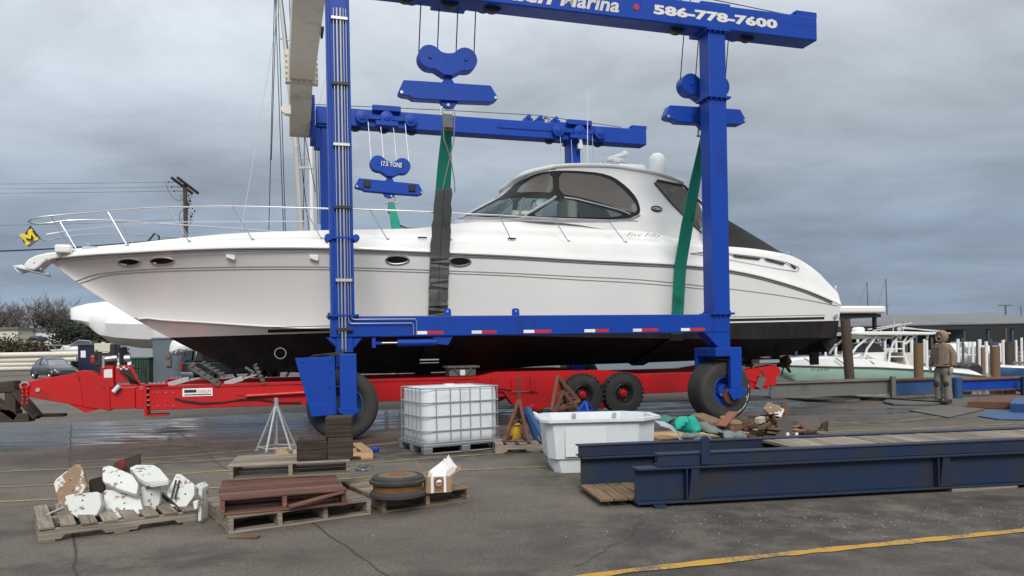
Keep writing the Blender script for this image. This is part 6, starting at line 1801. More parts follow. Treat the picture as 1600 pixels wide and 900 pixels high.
def pl_(px, D, th, mat, label, lean=0, name='scrap_plate', cat='scrap plate', grp='scrap wood and steel on the heap'):
    y0 = max(y for x,y in px); y1 = min(y for x,y in px)
    P3 = [W(x,y,D+lean*(y0-y)/(y0-y1)) for x,y in px]; m = MB(); m.prism(P3, (0,th,0)); return m.build(name, mat, None, bevel=.006, label=label, cat=cat, group=grp)
pl_([(1194,640),(1202,628),(1214,633),(1226,640),(1221,652),(1203,648)], 12.4, .12, M['padworn'], 'tan drilled board standing on top of the rusty pile', .1)
pl_([(1222,634),(1228,627),(1236,640),(1231,644),(1235,656),(1229,656),(1224,642)], 12.6, .05, M['rust'], 'bent rusty plate beside the tan board', .1)
pl_([(1214,660),(1228,648),(1240,657),(1238,688),(1215,690)], 12.0, .03, paint('dark_slate_plate', (.06,.052,.045), .75), 'dark slate coloured plate upright in the heap', .15)
pl_([(1246,658),(1262,653),(1280,657),(1288,668),(1280,680),(1262,676),(1246,668)], 12.5, .04, paint('dark_brown_plate', (.10,.08,.07), .8), 'curved brown plate with a chipped edge', .2)
pl_([(1284,662),(1295,658),(1294,675),(1288,690),(1283,680)], 12.4, .05, M['wood_dark'], 'dark broken board at the right end', .05)
stick((1183,658),(1192,655), 12.0, 12.1, .10, .10, paint('cut_log_end', (.42,.36,.28), .8), 'pale cut log end in the pile')
for x, lb in ((1236,'left of the two small white fittings on the heap'),(1250,'right of the two small white fittings on the heap')):
    m = MB(); q_ = W(x,687,11.9); m.bx(q_.x-.05,q_.x+.05,q_.y-.03,q_.y+.03,q_.z-.05,q_.z+.05); m.cyl((q_.x-.05,q_.y,q_.z),(q_.x-.05,q_.y,q_.z+.11),.025); m.build('white_fitting', M['signwhite'], None, bevel=.01, label=lb, cat='fitting', group='white fittings')
random.seed(21)
for i in range(95):
    x = random.uniform(1140,1275); y = random.uniform(644 if 1165 < x < 1215 else 660 if x < 1235 else 672,690); an = random.uniform(-.5,.5); l_ = random.uniform(12,26)
    stick((x,y),(x+l_*cos(an),y-l_*sin(an)*.6), random.uniform(12,12.8), random.uniform(12,12.8), random.uniform(.03,.09), random.uniform(.02,.05), random.choice([M['rust'],M['wood_brown'],M['rust'],M['wood_dark'],M['wood_brown'],M['wood_greyl']]), 'short broken offcut tangled in the scrap heap', 'scrap_offcut', 'offcut', 'short offcuts tangled in the scrap heap')
# pebbles and grit by the gangway
m = MB(); random.seed(5)
for i in range(330):
    if i < 250: x, y = random.gauss(3.3,1.3), 7.0+random.gauss(0,.30)
    else: x, y = random.uniform(-1.5,2.2), random.uniform(6.2,11.5)
    r = random.uniform(.003,.008); m.ball((x,y,r*.5), (r,r*random.uniform(.6,1),r*.6), 5, 3)
m.build('loose_grit', paint('pale_grit', (.34,.32,.28), .9, vvar=.4, bump=0), None, kind='stuff', norm=False)
# timber trestle at the far left
def Wt_(x, y, D): return W(x, y, D)
ts = thing('timber_trestle', 'black timber trestle at the left edge in front of the red trailer neck', 'trestle', frame(G(30,655)))
D_ = 15.2
for i, (a, b, w_) in enumerate((((-30,609),(28,603),.22),((-30,612),(30,652),.14),((20,612),(20,645),.18),((26,612),(60,652),.12),((-30,640),(30,645),.12),((-30,654),(50,652),.16),((0,650),(103,648),.06))):
    m = MB(); m.bar(W(*a,D_), W(*b,D_+(.3 if i==6 else 0)), .22, w_); m.build('beam' if i in (0,4,5,6) else 'brace', M['wood_dark'], ts, bevel=.01)
# ================================================================ left background
random.seed(11)
def car(label, F, Ln, Wd, prof_low, prof_top, roof, mat, wheels, wr=.32, cat='car', name='parked_car', glassmat='glass_car', lights=True):
    """prof_top: belt line (x,z) of the body from front to back; roof: (x,z) of the greenhouse"""
    t = thing(name, label, cat, F)
    n_ = 36
    def hw(x):
        f = x/Ln; return Wd/2*(1-.30*max(0,(.16-f)/.16)**2-.26*max(0,(f-.84)/.16)**2)
    m = MB(); rows = []
    for i in range(n_+1):
        x = Ln*i/n_; zt_ = sinterp(prof_top, x); zl = interp(prof_low, x); w_ = hw(x)
        half = [(w_*.90, zl), (w_*1.0, zl+.12), (w_*1.01, (zl+zt_)/2), (w_*.97, zt_-.10), (w_*.86, zt_-.01), (w_*.45, zt_+.03), (0, zt_+.04)]
        rows.append([Vector((x, -y, z)) for y, z in half]+[Vector((x, y, z)) for y, z in half[::-1][1:]])
    m.grid(rows); m.add(rows[0], [tuple(range(len(rows[0])))]); m.add(rows[-1], [tuple(range(len(rows[-1])))]); m.build('body', mat, t, F, smooth=True, sharp=50, weld=True)
    # greenhouse: glass band and roof
    x0, x1 = roof[0][0], roof[-1][0]; zr = max(z for x, z in roof); g_ = []; r_ = []
    for i in range(25):
        x = x0+(x1-x0)*i/24; z = sinterp(roof, x); zb_ = sinterp(prof_top, x)-.03; w_ = hw(x)*.88; wt = w_*(1-.16*min(1,(z-zb_)/.5))
        g_.append([Vector((x,-w_,zb_)), Vector((x,-(w_+wt)/2*1.01,(z+zb_)/2)), Vector((x,-wt*.93,max(zb_,z-.06))), Vector((x,-wt*.75,z)), Vector((x,0,z+.03)), Vector((x,wt*.75,z)), Vector((x,wt*.93,max(zb_,z-.06))), Vector((x,(w_+wt)/2*1.01,(z+zb_)/2)), Vector((x,w_,zb_))])
    m = MB(); m.grid(g_); m.build('window', M[glassmat] if glassmat != 'solid' else mat, t, F, smooth=True)
    m = MB(); mid = [[p+Vector((0,0,.012)) for p in row[2:7]] for row in g_ if row[4].z > zr-.17]; m.grid(mid)
    for k in (0.02,.45,.97):
        row = g_[int(k*24)]
        for s in (0, 8): pass
    m.build('roof', mat, t, F, smooth=True)
    m = MB()
    for idx in (12,):
        for s_ in (-1, 1):
            row = g_[idx]; a_, b_, c_ = (row[0], row[1], row[2]) if s_ < 0 else (row[8], row[7], row[6]); m.tube([a_, b_, c_], .04, 5)
    for s_ in (0, 1):
        m.tube([g_[i][2 if s_ == 0 else 6] for i in range(1, 24)], .035, 5)
    m.build('pillar', mat, t, F, smooth=True)
    for x in wheels:
        for s_ in (-1, 1):
            y = s_*(Wd/2-.12); w1 = MB(); w1.lathe([(.19,-.1),(wr-.03,-.11),(wr,-.07),(wr,.07),(wr-.03,.11),(.19,.1)], (x, y, wr), (0,s_,0), 24); wo = w1.build('wheel', M['tyre'], t, F, smooth=True)
            w2 = MB(); w2.lathe([(.19,.09),(.17,.06),(.05,.08),(0,.09)], (x, y, wr), (0,s_,0), 20); w2.build('rim', M['chrome'], wo, F, smooth=True)
            w3 = MB(); w3.tube([(x+(wr+.07)*cos(radians(a)), s_*(Wd/2-.03), wr+(wr+.07)*sin(radians(a))) for a in range(-10, 191, 20)], .055, 6); w3.build('fender', mat, t, F, smooth=True)
    if lights:
        for s_ in (-1, 1):
            m = MB(); m.ball((.24, s_*Wd*.36, prof_top[0][1]+.02), (.09,.12,.11), 12, 8); m.build('headlight', M['signwhite'], t, F, smooth=True)
        m = MB(); m.bx(-.04,.05,-Wd*.36,Wd*.36,.30,.42); m.build('bumper', mat, t, F, bevel=.03, smooth=True)
    return t
c_ = G(88,592)
car('rounded slate grey compact car parked beside the stacked pipes', frame(c_+Vector((.75,0,0)), radians(144)) @ Matrix.Translation((-.0,0,0)), 4.0, 1.72,
    [(0,.25),(4,.28)], [(0,.55),(.25,.72),(.9,.90),(1.5,.95),(2.6,.97),(3.3,.95),(3.8,.80),(4.0,.55)], [(1.15,.93),(1.5,1.22),(1.9,1.44),(2.3,1.50),(2.8,1.42),(3.3,1.18),(3.6,.92)], M['car_grey'], (.72,3.2), .33)
car('white van with a raised roof behind the trailer engine', frame(W(214,592,58)*Vector((1,1,0)) if False else Vector((W(214,590,60).x,60,0)), radians(170)), 4.6, 1.8,
    [(0,.25),(4.6,.25)], [(0,.7),(.6,.95),(1.2,1.05),(4.4,1.05),(4.6,.8)], [(.9,1.02),(1.5,1.6),(2.2,1.75),(4.0,1.75),(4.5,1.1)], M['gel'], (.8,3.7), .33, cat='van', name='parked_van')
# black pickup with canopy, rear towards us
F = frame(Vector((W(306,590,40).x-.1, 40, 0)), radians(42))
t = thing('pickup_truck', 'black pickup truck with canopy, its red tail lamp towards the red trailer', 'pickup', F)
m = MB(); m.prism([(0,0,.45),(5.4,0,.45),(5.4,0,1.05),(4.2,0,1.15),(2.2,0,1.15),(0,0,1.15)], (0,1.95,0)); m.build('body', M['car_black'], t, F, bevel=.08, seg=3, smooth=True)
m = MB(); m.prism([(.05,.08,1.15),(.20,.2,1.85),(2.2,.2,1.9),(3.6,.2,1.85),(4.3,.08,1.15)], (0,1.75,0)); m.build('canopy', M['car_black'], t, F, bevel=.08, seg=3, smooth=True)
m = MB(); m.prism([(.5,.09,1.28),(.55,.15,1.72),(2.0,.15,1.76),(2.0,.09,1.28)], (0,-.03,0)); m.prism([(.03,.35,1.25),(.13,.45,1.75),(.13,1.5,1.75),(.03,1.6,1.25)], (-.03,0,0)); m.build('window', M['portglass'], t, F)
for y in (.02, 1.73):
    m = MB(); m.bx(-.03,.05,y,y+.2,.72,1.12); m.build('tail_lamp', M['lamp_red'], t, F, bevel=.02)
m = MB(); m.bx(-.08,.02,.1,1.85,.45,.62); m.build('bumper', M['chrome'], t, F, bevel=.03)
for x in (1.0, 4.4):
    for y in (.1, 1.85): m = MB(); m.lathe([(.2,-.12),(.36,-.12),(.38,0),(.36,.12),(.2,.12),(.0,.06)], (x,y,.38), (0,1,0), 20); m.build('wheel', M['tyre'], t, F, smooth=True)
# stacked cream pipes: three-high rows
for k, (x0, x1, yy, r) in enumerate(((-40,128,554.2,.29),(-60,120,562.6,.29),(-60,110,569.2,.28),(-60,100,575.6,.28))):
    D = 62; a = W(x0, yy+.6, D); b = W(x1, yy-.6, D+2); z = 1.78-.0-k*.40; 
    z = (a.z+b.z)/2
    a.z = b.z = z; m = MB(); m.cyl(a, b, r*.72, seg=18)
    for f in (.42,.75): m.cyl(a.lerp(b,f), a.lerp(b,f+.012), r*.76, seg=18)
    m.build('pipe', M['pvc'], None, smooth=True, label=['topmost cream pipe of the stack behind the grey car','second cream pipe from the top of the stack','third cream pipe down in the stack','lowest cream pipe lying on the ground behind the grey car'][k], cat='pipe', group='cream pipes stacked behind the car')
# shrubs and evergreen: crowns of many small leaf faces
def leaf_cloud(mb, c, r, n, size, flat=1.0, lump=.35, seed=0):
    rnd = random.Random(seed)
    for i in range(n):
        d = Vector((rnd.gauss(0,1), rnd.gauss(0,1), rnd.gauss(0,1))).normalized()
        k = 1+lump*(noise.noise(d*2.2+Vector((seed,0,0)))*1.6)
        rad = (rnd.random()**.35)*k
        p = Vector((c[0]+d.x*r[0]*rad, c[1]+d.y*r[1]*rad, c[2]+d.z*r[2]*rad*flat))
        if p.z < .05: continue
        a = Vector((rnd.gauss(0,1), rnd.gauss(0,1), rnd.gauss(0,1))).normalized(); b = a.orthogonal().normalized(); s_ = size*rnd.uniform(.5,1.3)
        mb.add([p-a*s_, p-b*s_*.6, p+a*s_, p+b*s_*.6], [(0,1,2,3)], var=rnd.random())
def leafmat(name, c1, c2):
    t = NT(name); at = t.N('ShaderNodeAttribute', attribute_name='var'); n = t.noise(t.coord(), .8, 3)
    b = t.mix(at.outputs['Fac'], c1, c2); b = t.mix(t.math('MULTIPLY', t.ramp(n,.45,.65), .5), b, tuple(x*.5 for x in c1)); t.link(b, t.p.inputs['Base Color']); t.p.inputs['Roughness'].default_value = .7
    return t.m
M['leaf_olive'] = leafmat('olive_leaves', (.030,.028,.012), (.085,.062,.030)); M['leaf_dark'] = leafmat('dark_evergreen', (.010,.018,.009), (.032,.042,.020))
M['bark'] = paint('grey_bark', (.09,.075,.06), .9, bump=.6); M['twig'] = paint('brown_twigs', (.115,.088,.070), .9, bump=0, vvar=.3)
for i, (x, y0, D, rx, h, lb) in enumerate(((8,553,84,3.4,3.9,'russet brown shrub at the left edge behind the pipes'),(34,553,84,2.2,3.1,'olive shrub second from the left behind the pipes'),(62,553,84,2.4,3.3,'olive green shrub directly behind the grey car'),(104,548,88,3.0,2.9,'low green hedge bush left of the small white boat'),(135,545,88,3.0,3.0,'low hedge bush under the evergreen'),(168,545,88,2.6,2.8,'low hedge bush behind the navy cabinet'))):
    c = W(x, y0, D); F = frame((c.x, D, 0)); t = thing('shrub', lb, 'shrub', F, 'shrubs behind the pipes')
    m = MB(); leaf_cloud(m, (0,0,h*.5), (rx,1.3,h*.5), 2600, .16, seed=i+1); m.build('crown', M['leaf_olive'], t, F, norm=False)
    m = MB()
    for k in range(5): m.tube([(random.uniform(-rx*.5,rx*.5),0,0),(random.uniform(-rx*.7,rx*.7),0,h*.7)], [.06,.02], 5)
    m.build('stem', M['bark'], t, F)
for (x, y0, y1, D, rx, lb) in ((118,535,498,98,3.9,'dark wide evergreen behind the wrapped boat bow'),(150,535,503,100,3.4,'dark evergreen right of the first, under the wrapped boat')):
    c = W(x, y1, D); h = c.z; F = frame((c.x, D, 0)); t = thing('evergreen_tree', lb, 'tree', F, 'dark evergreens')
    m = MB()
    for k in range(7): leaf_cloud(m, (random.uniform(-rx*.6,rx*.6), random.uniform(-1.5,1.5), h*random.uniform(.35,.72)), (rx*.5,2,h*.27), 900, .17, seed=40+k)
    m.build('crown', M['leaf_dark'], t, F, norm=False)
    m = MB(); m.tube([(0,0,0),(0,0,h*.7)], [.25,.1], 8); m.build('trunk', M['bark'], t, F)
def bare_tree(x, ytop, D, lb, seed, spread=1.0, dens=1):
    rnd = random.Random(seed); c = W(x, ytop, D); H = c.z*1.18; F = frame((c.x, D, 0)); t = thing('bare_tree', lb, 'tree', F, 'leafless trees beyond the yard')
    tk = MB(); tw = MB()
    def grow(p, d, l, r, lev):
        mb = tk if lev < 3 else tw
        q = p + d*l; mid = p.lerp(q,.5)+Vector((rnd.uniform(-1,1),rnd.uniform(-1,1),rnd.uniform(-.3,.5)))*l*.07
        mb.tube([p, mid, q], [r, r*.85, r*.65], 5 if lev < 3 else 3, cap=False)
        if lev >= 6: return
        for k in range(3 if lev < 5 else 4):
            nd = (d + Vector((rnd.gauss(0,.55)*spread, rnd.gauss(0,.55), rnd.uniform(-.12,.35)))).normalized()
            if nd.z < .02: nd.z = .1
            grow(p.lerp(q, rnd.uniform(.45,1)), nd, l*rnd.uniform(.60,.80), r*.58, lev+1)
    tk.tube([(0,0,0),(0,0,H*.16)], [.42,.34], 8)
    for k in range(7):
        grow(Vector((0,0,H*.14)), Vector((rnd.uniform(-.7,.7)*spread, rnd.uniform(-.5,.5), 1)).normalized(), H*rnd.uniform(.24,.30), .22, 1)
    zmax = max(v.z for v in tw.v); s_ = H/zmax
    for mb in (tk, tw): mb.v = [Vector((v.x*s_, v.y*s_, v.z*s_)) for v in mb.v]
    tk.build('trunk', M['bark'], t, F, norm=False); tw.build('crown', M['twig'], t, F, norm=False)
bare_tree(10, 476, 128, 'brown leafless tree at the left edge of the photo', 3, 1.0)
bare_tree(66, 473, 132, 'wide leafless tree above the white low building', 5, 1.1)
bare_tree(-22, 480, 122, 'leafless tree partly cut by the left edge', 9, .9)
bare_tree(112, 486, 150, 'thin leafless tree mostly behind the wrapped boat', 8, .9)
# low buildings
def building(label, x0, x1, ytop, D, zb_, depth, mat, roofmat, doors=0, name='low_building'):
    a, b = W(x0, ytop, D), W(x1, ytop, D); z = (a.z+b.z)/2; F = frame((a.x, D, zb_)); wd = b.x-a.x; h = z-zb_
    t = thing(name, label, 'building', F)
    m = MB(); m.bx(0,wd,0,depth,0,h); m.build('wall', mat, t, F)
    m = MB(); m.bx(-.3,wd+.3,-.3,depth+.3,h,h+.35); m.build('roof', roofmat, t, F)
    for i in range(doors):
        x = wd*(i+.5)/doors; m = MB(); m.bx(x-1.4,x+1.4,-.06,-.01,0,h*.6); m.build('door', M['grey_steel'], t, F)
    return t
building('long white flat roofed building behind the hedge', 28, 190, 517, 116, 0, 14, M['white'], M['grey_steel'], 5)
building('cream flat roofed building at the left edge', -90, 27.5, 516, 112, 0, 14, M['foam'], M['grey_steel'], 3)
def wrapped_blob(label, px, D, th, mat, name='wrapped_boat', cat='wrapped boat', stand=True, bump_=.04, grp=None):
    P3 = [W(x, y, D) for x, y in px]
    cx_ = sum(p.x for p in P3)/len(P3); cz_ = sum(p.z for p in P3)/len(P3); rows = []
    dn = []
    for i in range(len(P3)):
        a, b = P3[i], P3[(i+1) % len(P3)]
        for j in range(6): dn.append(a.lerp(b, j/6))
    for k in range(11):
        f = k/10; s_ = sin(pi*min(1,max(0,f)))**.45*1.0 if 0 < f < 1 else .02
        rows.append([Vector((cx_+(p.x-cx_)*s_, D+th*f, cz_+(p.z-cz_)*s_+bump_*sin(i*1.3+k))) for i, p in enumerate(dn)])
    m = MB(); m.grid(rows, close=True); return m.build(name, mat, None, smooth=True, label=label, cat=cat, group=grp)
wrapped_blob('small white wrapped boat showing above the cream building roof', [(1,507),(15,508),(5,519),(1,519)], 126, 2, M['wrap'])
wrapped_blob('small white wrapped boat bow above the white building roof', [(82,513),(86,511),(95,513),(93,518),(84,517)], 135, 2, M['wrap'])
wrapped_blob('dark blue covered boat in front of the white building', [(38,529),(44,524.5),(56,524.5),(64,527.5),(66,532),(38,532)], 96, 2, M['navycan'], 'covered_boat', 'covered boat')
# big shrink wrapped cruiser, bow to the left
D = 46
def WB(x, y, n=0): p = W(x, y, D+2.0); return Vector((p.x, D+n, p.z))
prof_b = [(107,499),(112,500),(125,504),(140,509),(150,515),(158,523),(165,531),(172,537),(220,544),(300,548)]      # stem, keel
prof_s = [(107,498),(150,503),(200,507),(300,509)]                                                                    # gunwale crease
prof_t = [(108,481),(110,480),(135,474),(160,470.5),(200,476),(250,470),(300,466)]                                    # ridge
rows = []
for i in range(40):
    x = 107.5+i*5.4; f = i/39
    hw_ = 2.0*min(1,(f/.45))**.6+.03
    k = interp(prof_b, x); g_ = interp(prof_s, x); tp_ = interp(prof_t, x)
    row = [WB(x,k,2.2), WB(x,k*.6+g_*.4,2.2-hw_*.85), WB(x,g_,2.2-hw_), WB(x,g_*.55+tp_*.45,2.2-hw_*.86), WB(x,g_*.1+tp_*.9,2.2-hw_*.35), WB(x,tp_,2.2), WB(x,g_*.1+tp_*.9,2.2+hw_*.35), WB(x,g_*.55+tp_*.45,2.2+hw_*.86), WB(x,g_,2.2+hw_), WB(x,k*.6+g_*.4,2.2+hw_*.85)]
    for q, p in enumerate(row): p.z += .008*sin(i*.9+q*2)
    rows.append(row)
F = frame((rows[20][0].x, D+2.2, 0)); t = thing('wrapped_cruiser', 'large cruiser in white shrink wrap with its bow raised, behind the red trailer engine', 'wrapped boat', F)
m = MB(); m.grid(rows, close=True); m.add(rows[0], [tuple(range(10))]); m.add(rows[-1], [tuple(range(10))]); m.build('wrap', M['wrap'], t, smooth=True, sharp=40)
for x in (190, 262, 290):
    m = MB(); p = WB(x, 550, 1.8); m.bx(p.x-.06,p.x+.06,p.y,p.y+.8,0,p.z+.3); m.build('stand', M['blackmetal'], t)

# small white boat with windscreen near the pipes
D = 68
t = thing('small_motorboat', 'small white motorboat with a raked windscreen behind the grey car', 'motorboat', frame((W(115,560,D).x, D, 0)))
rows = []
for i in range(16):
    f = i/15; x = 80+f*90; hw_ = 1.1*min(1,(f/.5))**.7+.02
    g_ = 547.5-f*3.0; k = 549+min(1,f*1.6)*20
    A = lambda x, y, n: Vector((W(x,y,D+1.2).x, D+n, W(x,y,D+1.2).z))
    rows.append([A(x,k,1.1), A(x,(k+g_)/2+3*f,1.1-hw_*.75), A(x,g_,1.1-hw_), A(x,g_-.6,1.1-hw_*.8), A(x,g_-1-3*f,1.1), A(x,g_-.6,1.1+hw_*.8), A(x,g_,1.1+hw_), A(x,(k+g_)/2+3*f,1.1+hw_*.75)])
m = MB(); m.grid(rows, close=True); m.add(rows[-1], [tuple(range(8))]); m.build('hull', M['gel'], t, smooth=True, sharp=30)
m = MB(); m.prism([A(x,y,.5) for x,y in ((100,546),(104,540),(122,538),(150,538),(150,546))], (0,1.2,0)); m.build('cabin', M['gel'], t, bevel=.1, seg=2)
m = MB(); m.prism([A(x,y,.45) for x,y in ((116,541),(130,532),(148,533),(150,540))], (0,.03,0)); m.prism([A(x,y,1.7) for x,y in ((116,541),(130,532),(148,533),(150,540))], (0,.03,0)); m.build('windscreen', M['vinyl'], t)
m = MB(); m.tube([A(82,539,.5),A(92,539.5,.3),A(118,540,.2)], .035, 5); 
for x in (84,94,106): m.tube([A(x,539.3,.3),A(x+3,547,.3)], .03, 5)
m.tube([A(116,541,.43),A(130,532,.43),A(148,533,.43),A(150,540,.43)], .05, 5); m.build('rail', M['chrome'], t)
m = MB(); m.bx(A(110,560,1).x,A(112,560,1).x,D+1,D+1.3,0,A(110,566,1).z+.4); m.bx(A(140,560,1).x,A(142,560,1).x,D+1,D+1.3,0,1.0); m.build('stand', M['blackmetal'], t)
# navy cabinet, grey utility shed, dumpster
def cabinet(label, x0, x1, y0, y1, D, mat, name, cat, extra=None):
    a, b = W(x0,y1,D), W(x1,y0,D); F = frame((a.x, D, 0)); t = thing(name, label, cat, F); w_ = b.x-a.x; h = b.z
    m = MB(); m.bx(0,w_,0,w_*.9,0,h-.12); m.build('body', mat, t, F, bevel=.02)
    m = MB(); m.bx(-.05,w_+.05,-.05,w_*.9+.05,h-.118,h); m.build('lid', mat, t, F, bevel=.02); return t, F, w_, h
t, F, w_, h = cabinet('navy blue portable cabinet with a white notice', 122, 145.5, 538, 577, 56, M['navycan'], 'portable_cabinet', 'cabinet')
m = MB(); m.bx(.22,.58,-.02,-.003,h-.95,h-.45); m.build('notice', M['signwhite'], t, F)
t, F, w_, h = cabinet('flat blue grey utility shed with an electric meter on its side', 239, 283, 527, 589, 43.5, M['concrete_grey'], 'utility_shed', 'shed')
m = MB(); m.bx(w_*.48,w_*.66,-.12,-.003,.9,1.7); m.cyl((w_*.57,-.2,1.45),(w_*.57,-.12,1.45),.11,seg=14); m.build('meter', M['grey_steel'], t, F)
t, F, w_, h = cabinet('dark green ribbed waste container left of the utility shed', 205, 232, 558, 589, 43, M['green_bin'], 'waste_container', 'container')
m = MB()
for i in range(6): m.bx(w_*(.08+.15*i), w_*(.13+.15*i), -.06, -.003, .2, h-.15)
m.build('rib', M['green_bin'], t, F)
wrapped_blob('crumpled white cover over a bundle right of the utility shed', [(257,552),(260,536),(268,528),(290,530),(303,542),(306,549),(285,551),(268,556)], 41.5, 1.2, M['wrap'], 'covered_bundle', 'covered bundle', bump_=.06)
t = thing('blue_drum', 'turquoise blue drum standing between the utility shed and the pickup', 'drum', frame((W(278,580,47).x, 47.6, 0)))
m = MB(); m.lathe([(0,0),(.30,0),(.30,1.35),(.28,1.4),(0,1.4)], (0,0,0), (0,0,1), 20); m.build('drum_wall', paint('turquoise_drum', (.04,.22,.32), .5), t, frame((W(278,580,47).x, 47.6, 0)), smooth=True)
# blue bottomed boat beyond, seen under the bow
D = 40
t = thing('blue_hulled_boat', 'sailboat with a blue hull and white topsides standing behind the yacht bow', 'boat', frame((W(360,580,D).x, D, 0)))
rows = []
for i in range(20):
    f = i/19; x = 317+f*190; hw_ = 1.6*sin(pi*min(.96,max(.03,f)))**.6
    A = lambda x, y, n: Vector((W(x,y,D+1.2).x, D+n, W(x,y,D+1.2).z))
    top = 520+f*4; kb = 557+32*sin(pi*min(1,f*1.05)*.5) if f < .5 else 580
    rows.append([A(x,min(kb,574),1.6), A(x,min(kb-4,570),1.6-hw_*.7), A(x,546,1.6-hw_), A(x,top,1.6-hw_), A(x,top-1,1.6), A(x,top,1.6+hw_), A(x,546,1.6+hw_), A(x,min(kb-4,570),1.6+hw_*.7)])
m = MB(); m.grid(rows, close=True); m.add(rows[0],[tuple(range(8))]); m.add(rows[-1],[tuple(range(8))]); m.build('hull', M['blue_tarp'], t, smooth=True)
m = MB()
for x in (345, 400, 460): p = A(x,572,.9); m.bar((p.x,p.y,p.z),(p.x-.4,p.y-.5,0),.1,.1); m.bar((p.x,p.y+1.4,p.z),(p.x+.4,p.y+2,0),.1,.1)
m.build('stand', M['blackmetal'], t)
# masts, spars and stays of that boat and its neighbour
def spar(parent, p0, p1, r0, r1, mat, name='mast'):
    m = MB(); m.tube([p0, p1], [r0, r1], 8); return m.build(name, mat, parent, smooth=True)
M['mastgrey'] = paint('grey_aluminium_mast', (.50,.50,.48), .45, dirt_amt=.3, streak=True)
V_ = lambda x, y, D=41.6: W(x, y, D)
spar(t, V_(481,520), V_(462,230), .17, .15, M['mastgrey']); spar(t, V_(462,230), V_(436,-20), .15, .09, M['mastgrey'])
m = MB(); 
for a, b in (((443,180),(476,180)),((452,120),(478,118)),((436,60),(458,64)),((456,248),(482,247))): m.tube([V_(*a), V_(*b)], .04, 5)
m.bar(V_(462,262), V_(490,262), .12, .12); m.build('spreader', M['mastgrey'], t)
m = MB()
for a, b in (((430,-10),(443,360)),((434,-10),(441,200)),((441,200),(446,362)),((440,-10),(483,360)),((452,-10),(458,165)),((458,165),(470,362)),((429,-10),(420,362)),((432,-5),(424,250)),((476,182),(474,362)),((447,60),(493,300)),((496,210),(500,350)),((492,210),(497,350))): m.tube([V_(*a), V_(*b)], .022, 4)
m.build('stay', M['blackmetal'], t)
m = MB(); m.tube([V_(436,10), V_(376,366)], .018, 4); m.tube([V_(430,120),V_(400,250)], .008, 4); m.tube([V_(497,170),V_(540,-10)], .02, 4); m.build('white_stay', M['white'], t)
F = frame((W(485,580,52).x, 52, 0)); t = thing('flag_pole', 'white painted pole rising behind the left hoist legs', 'pole', F)
m = MB(); a = W(485,208,52); m.tube([(a.x,52,0),(a.x,52,a.z)], [.17,.13], 12); m.build('pole_shaft', M['gel'], t, smooth=True)
m = MB(); m.lathe([(0,0),(.35,0),(.35,.12),(.2,.16)], (a.x,52,0), (0,0,1), 16); m.build('base', M['grey_steel'], t)
# utility pole and its wires
D = 50; a = W(289,288,D); F = frame((a.x, D, 0)); t = thing('utility_pole', 'weathered wooden utility pole with crossarms seen above the yacht bow rail', 'utility pole', F)
m = MB(); m.tube([(a.x,D,0),(a.x,D,a.z)], [.17,.13], 10); m.build('pole_shaft', M['pile_grey'], t, smooth=True)
b = W(289,302,D)
for dx in (-.28, .10):
    m = MB(); m.bar((a.x+dx-.20,D-.9,a.z+.25),(a.x+dx+.35,D+1.0,a.z-.40),.12,.14); m.build('crossarm', M['wood_dark'], t)
m = MB()
for i, (x, y) in enumerate(((264,284.5),(269,292),(273,298.5))):
    m.tube([W(x,y,D), W(286,y+.3,D)], .022, 5); m.ball(W(x-1,y,D), .06, 6, 4)
m.build('insulator', M['blackmetal'], t)
m = MB()
for i in range(9):
    x0 = 283+random.uniform(-4,6); y0 = 300+i*5; m.tube([W(x0,y0,D), W(x0+random.uniform(6,18),y0+random.uniform(4,12),D), W(291+random.uniform(-2,9),y0+random.uniform(10,22),D)], .016, 4)
    m.ball(W(296+random.uniform(-2,8),306+i*4,D), random.uniform(.04,.09), 6, 4)
m.tube([W(259,286,D),W(262,296,D),W(270,309,D),W(280,314,D),W(286,312,D)], .014, 4); m.tube([W(287,326,D),W(280,334,D),W(281,345,D),W(287,352,D)], .02, 4)
m.bx(W(293,318,D).x,W(296,318,D).x,D-.3,D,W(293,326,D).z,W(293,318,D).z); m.build('cable_drop', M['blackmetal'], t, smooth=True)
F2 = frame((W(-60,560,D).x, D, 0)); p2 = thing('utility_pole', 'next utility pole of the same line, beyond the left edge', 'utility pole', frame((W(-900,560,D).x, D, 0)))
q = W(-900,288,D); m = MB(); m.tube([(q.x,D,0),(q.x,D,q.z-14)], [.17,.13], 10); m.build('pole_shaft', M['pile_grey'], p2, smooth=True)
def wire(p0, p1, sag, r, label, name='overhead_wire'):
    m = MB(); pts = []
    for i in range(25):
        f = i/24; p = Vector(p0).lerp(Vector(p1), f); p.z -= sag*4*f*(1-f); pts.append(p)
    m.tube(pts, r, 5, cap=False); m.build(name, M['blackmetal'], None, smooth=True, label=label, cat='wire', group='overhead wires left of the utility pole')
for i, (y0, y1) in enumerate(((284,284.5),(292,292),(299,298.5))):
    wire(W(-500,y0,D), W(263+i*4,y1,D), .15, .010, ['thin top wire running left from the utility pole','thin middle wire running left from the pole','thin lower wire running left from the pole'][i])
wire(W(-300,390,D), W(289,371,D), .5, .05, 'thick black cable low across the sky behind the bow rail', 'power_cable')
wire(W(-300,352,D), W(285,343,D), .2, .010, 'faint wire meeting the pole below its cable loops')
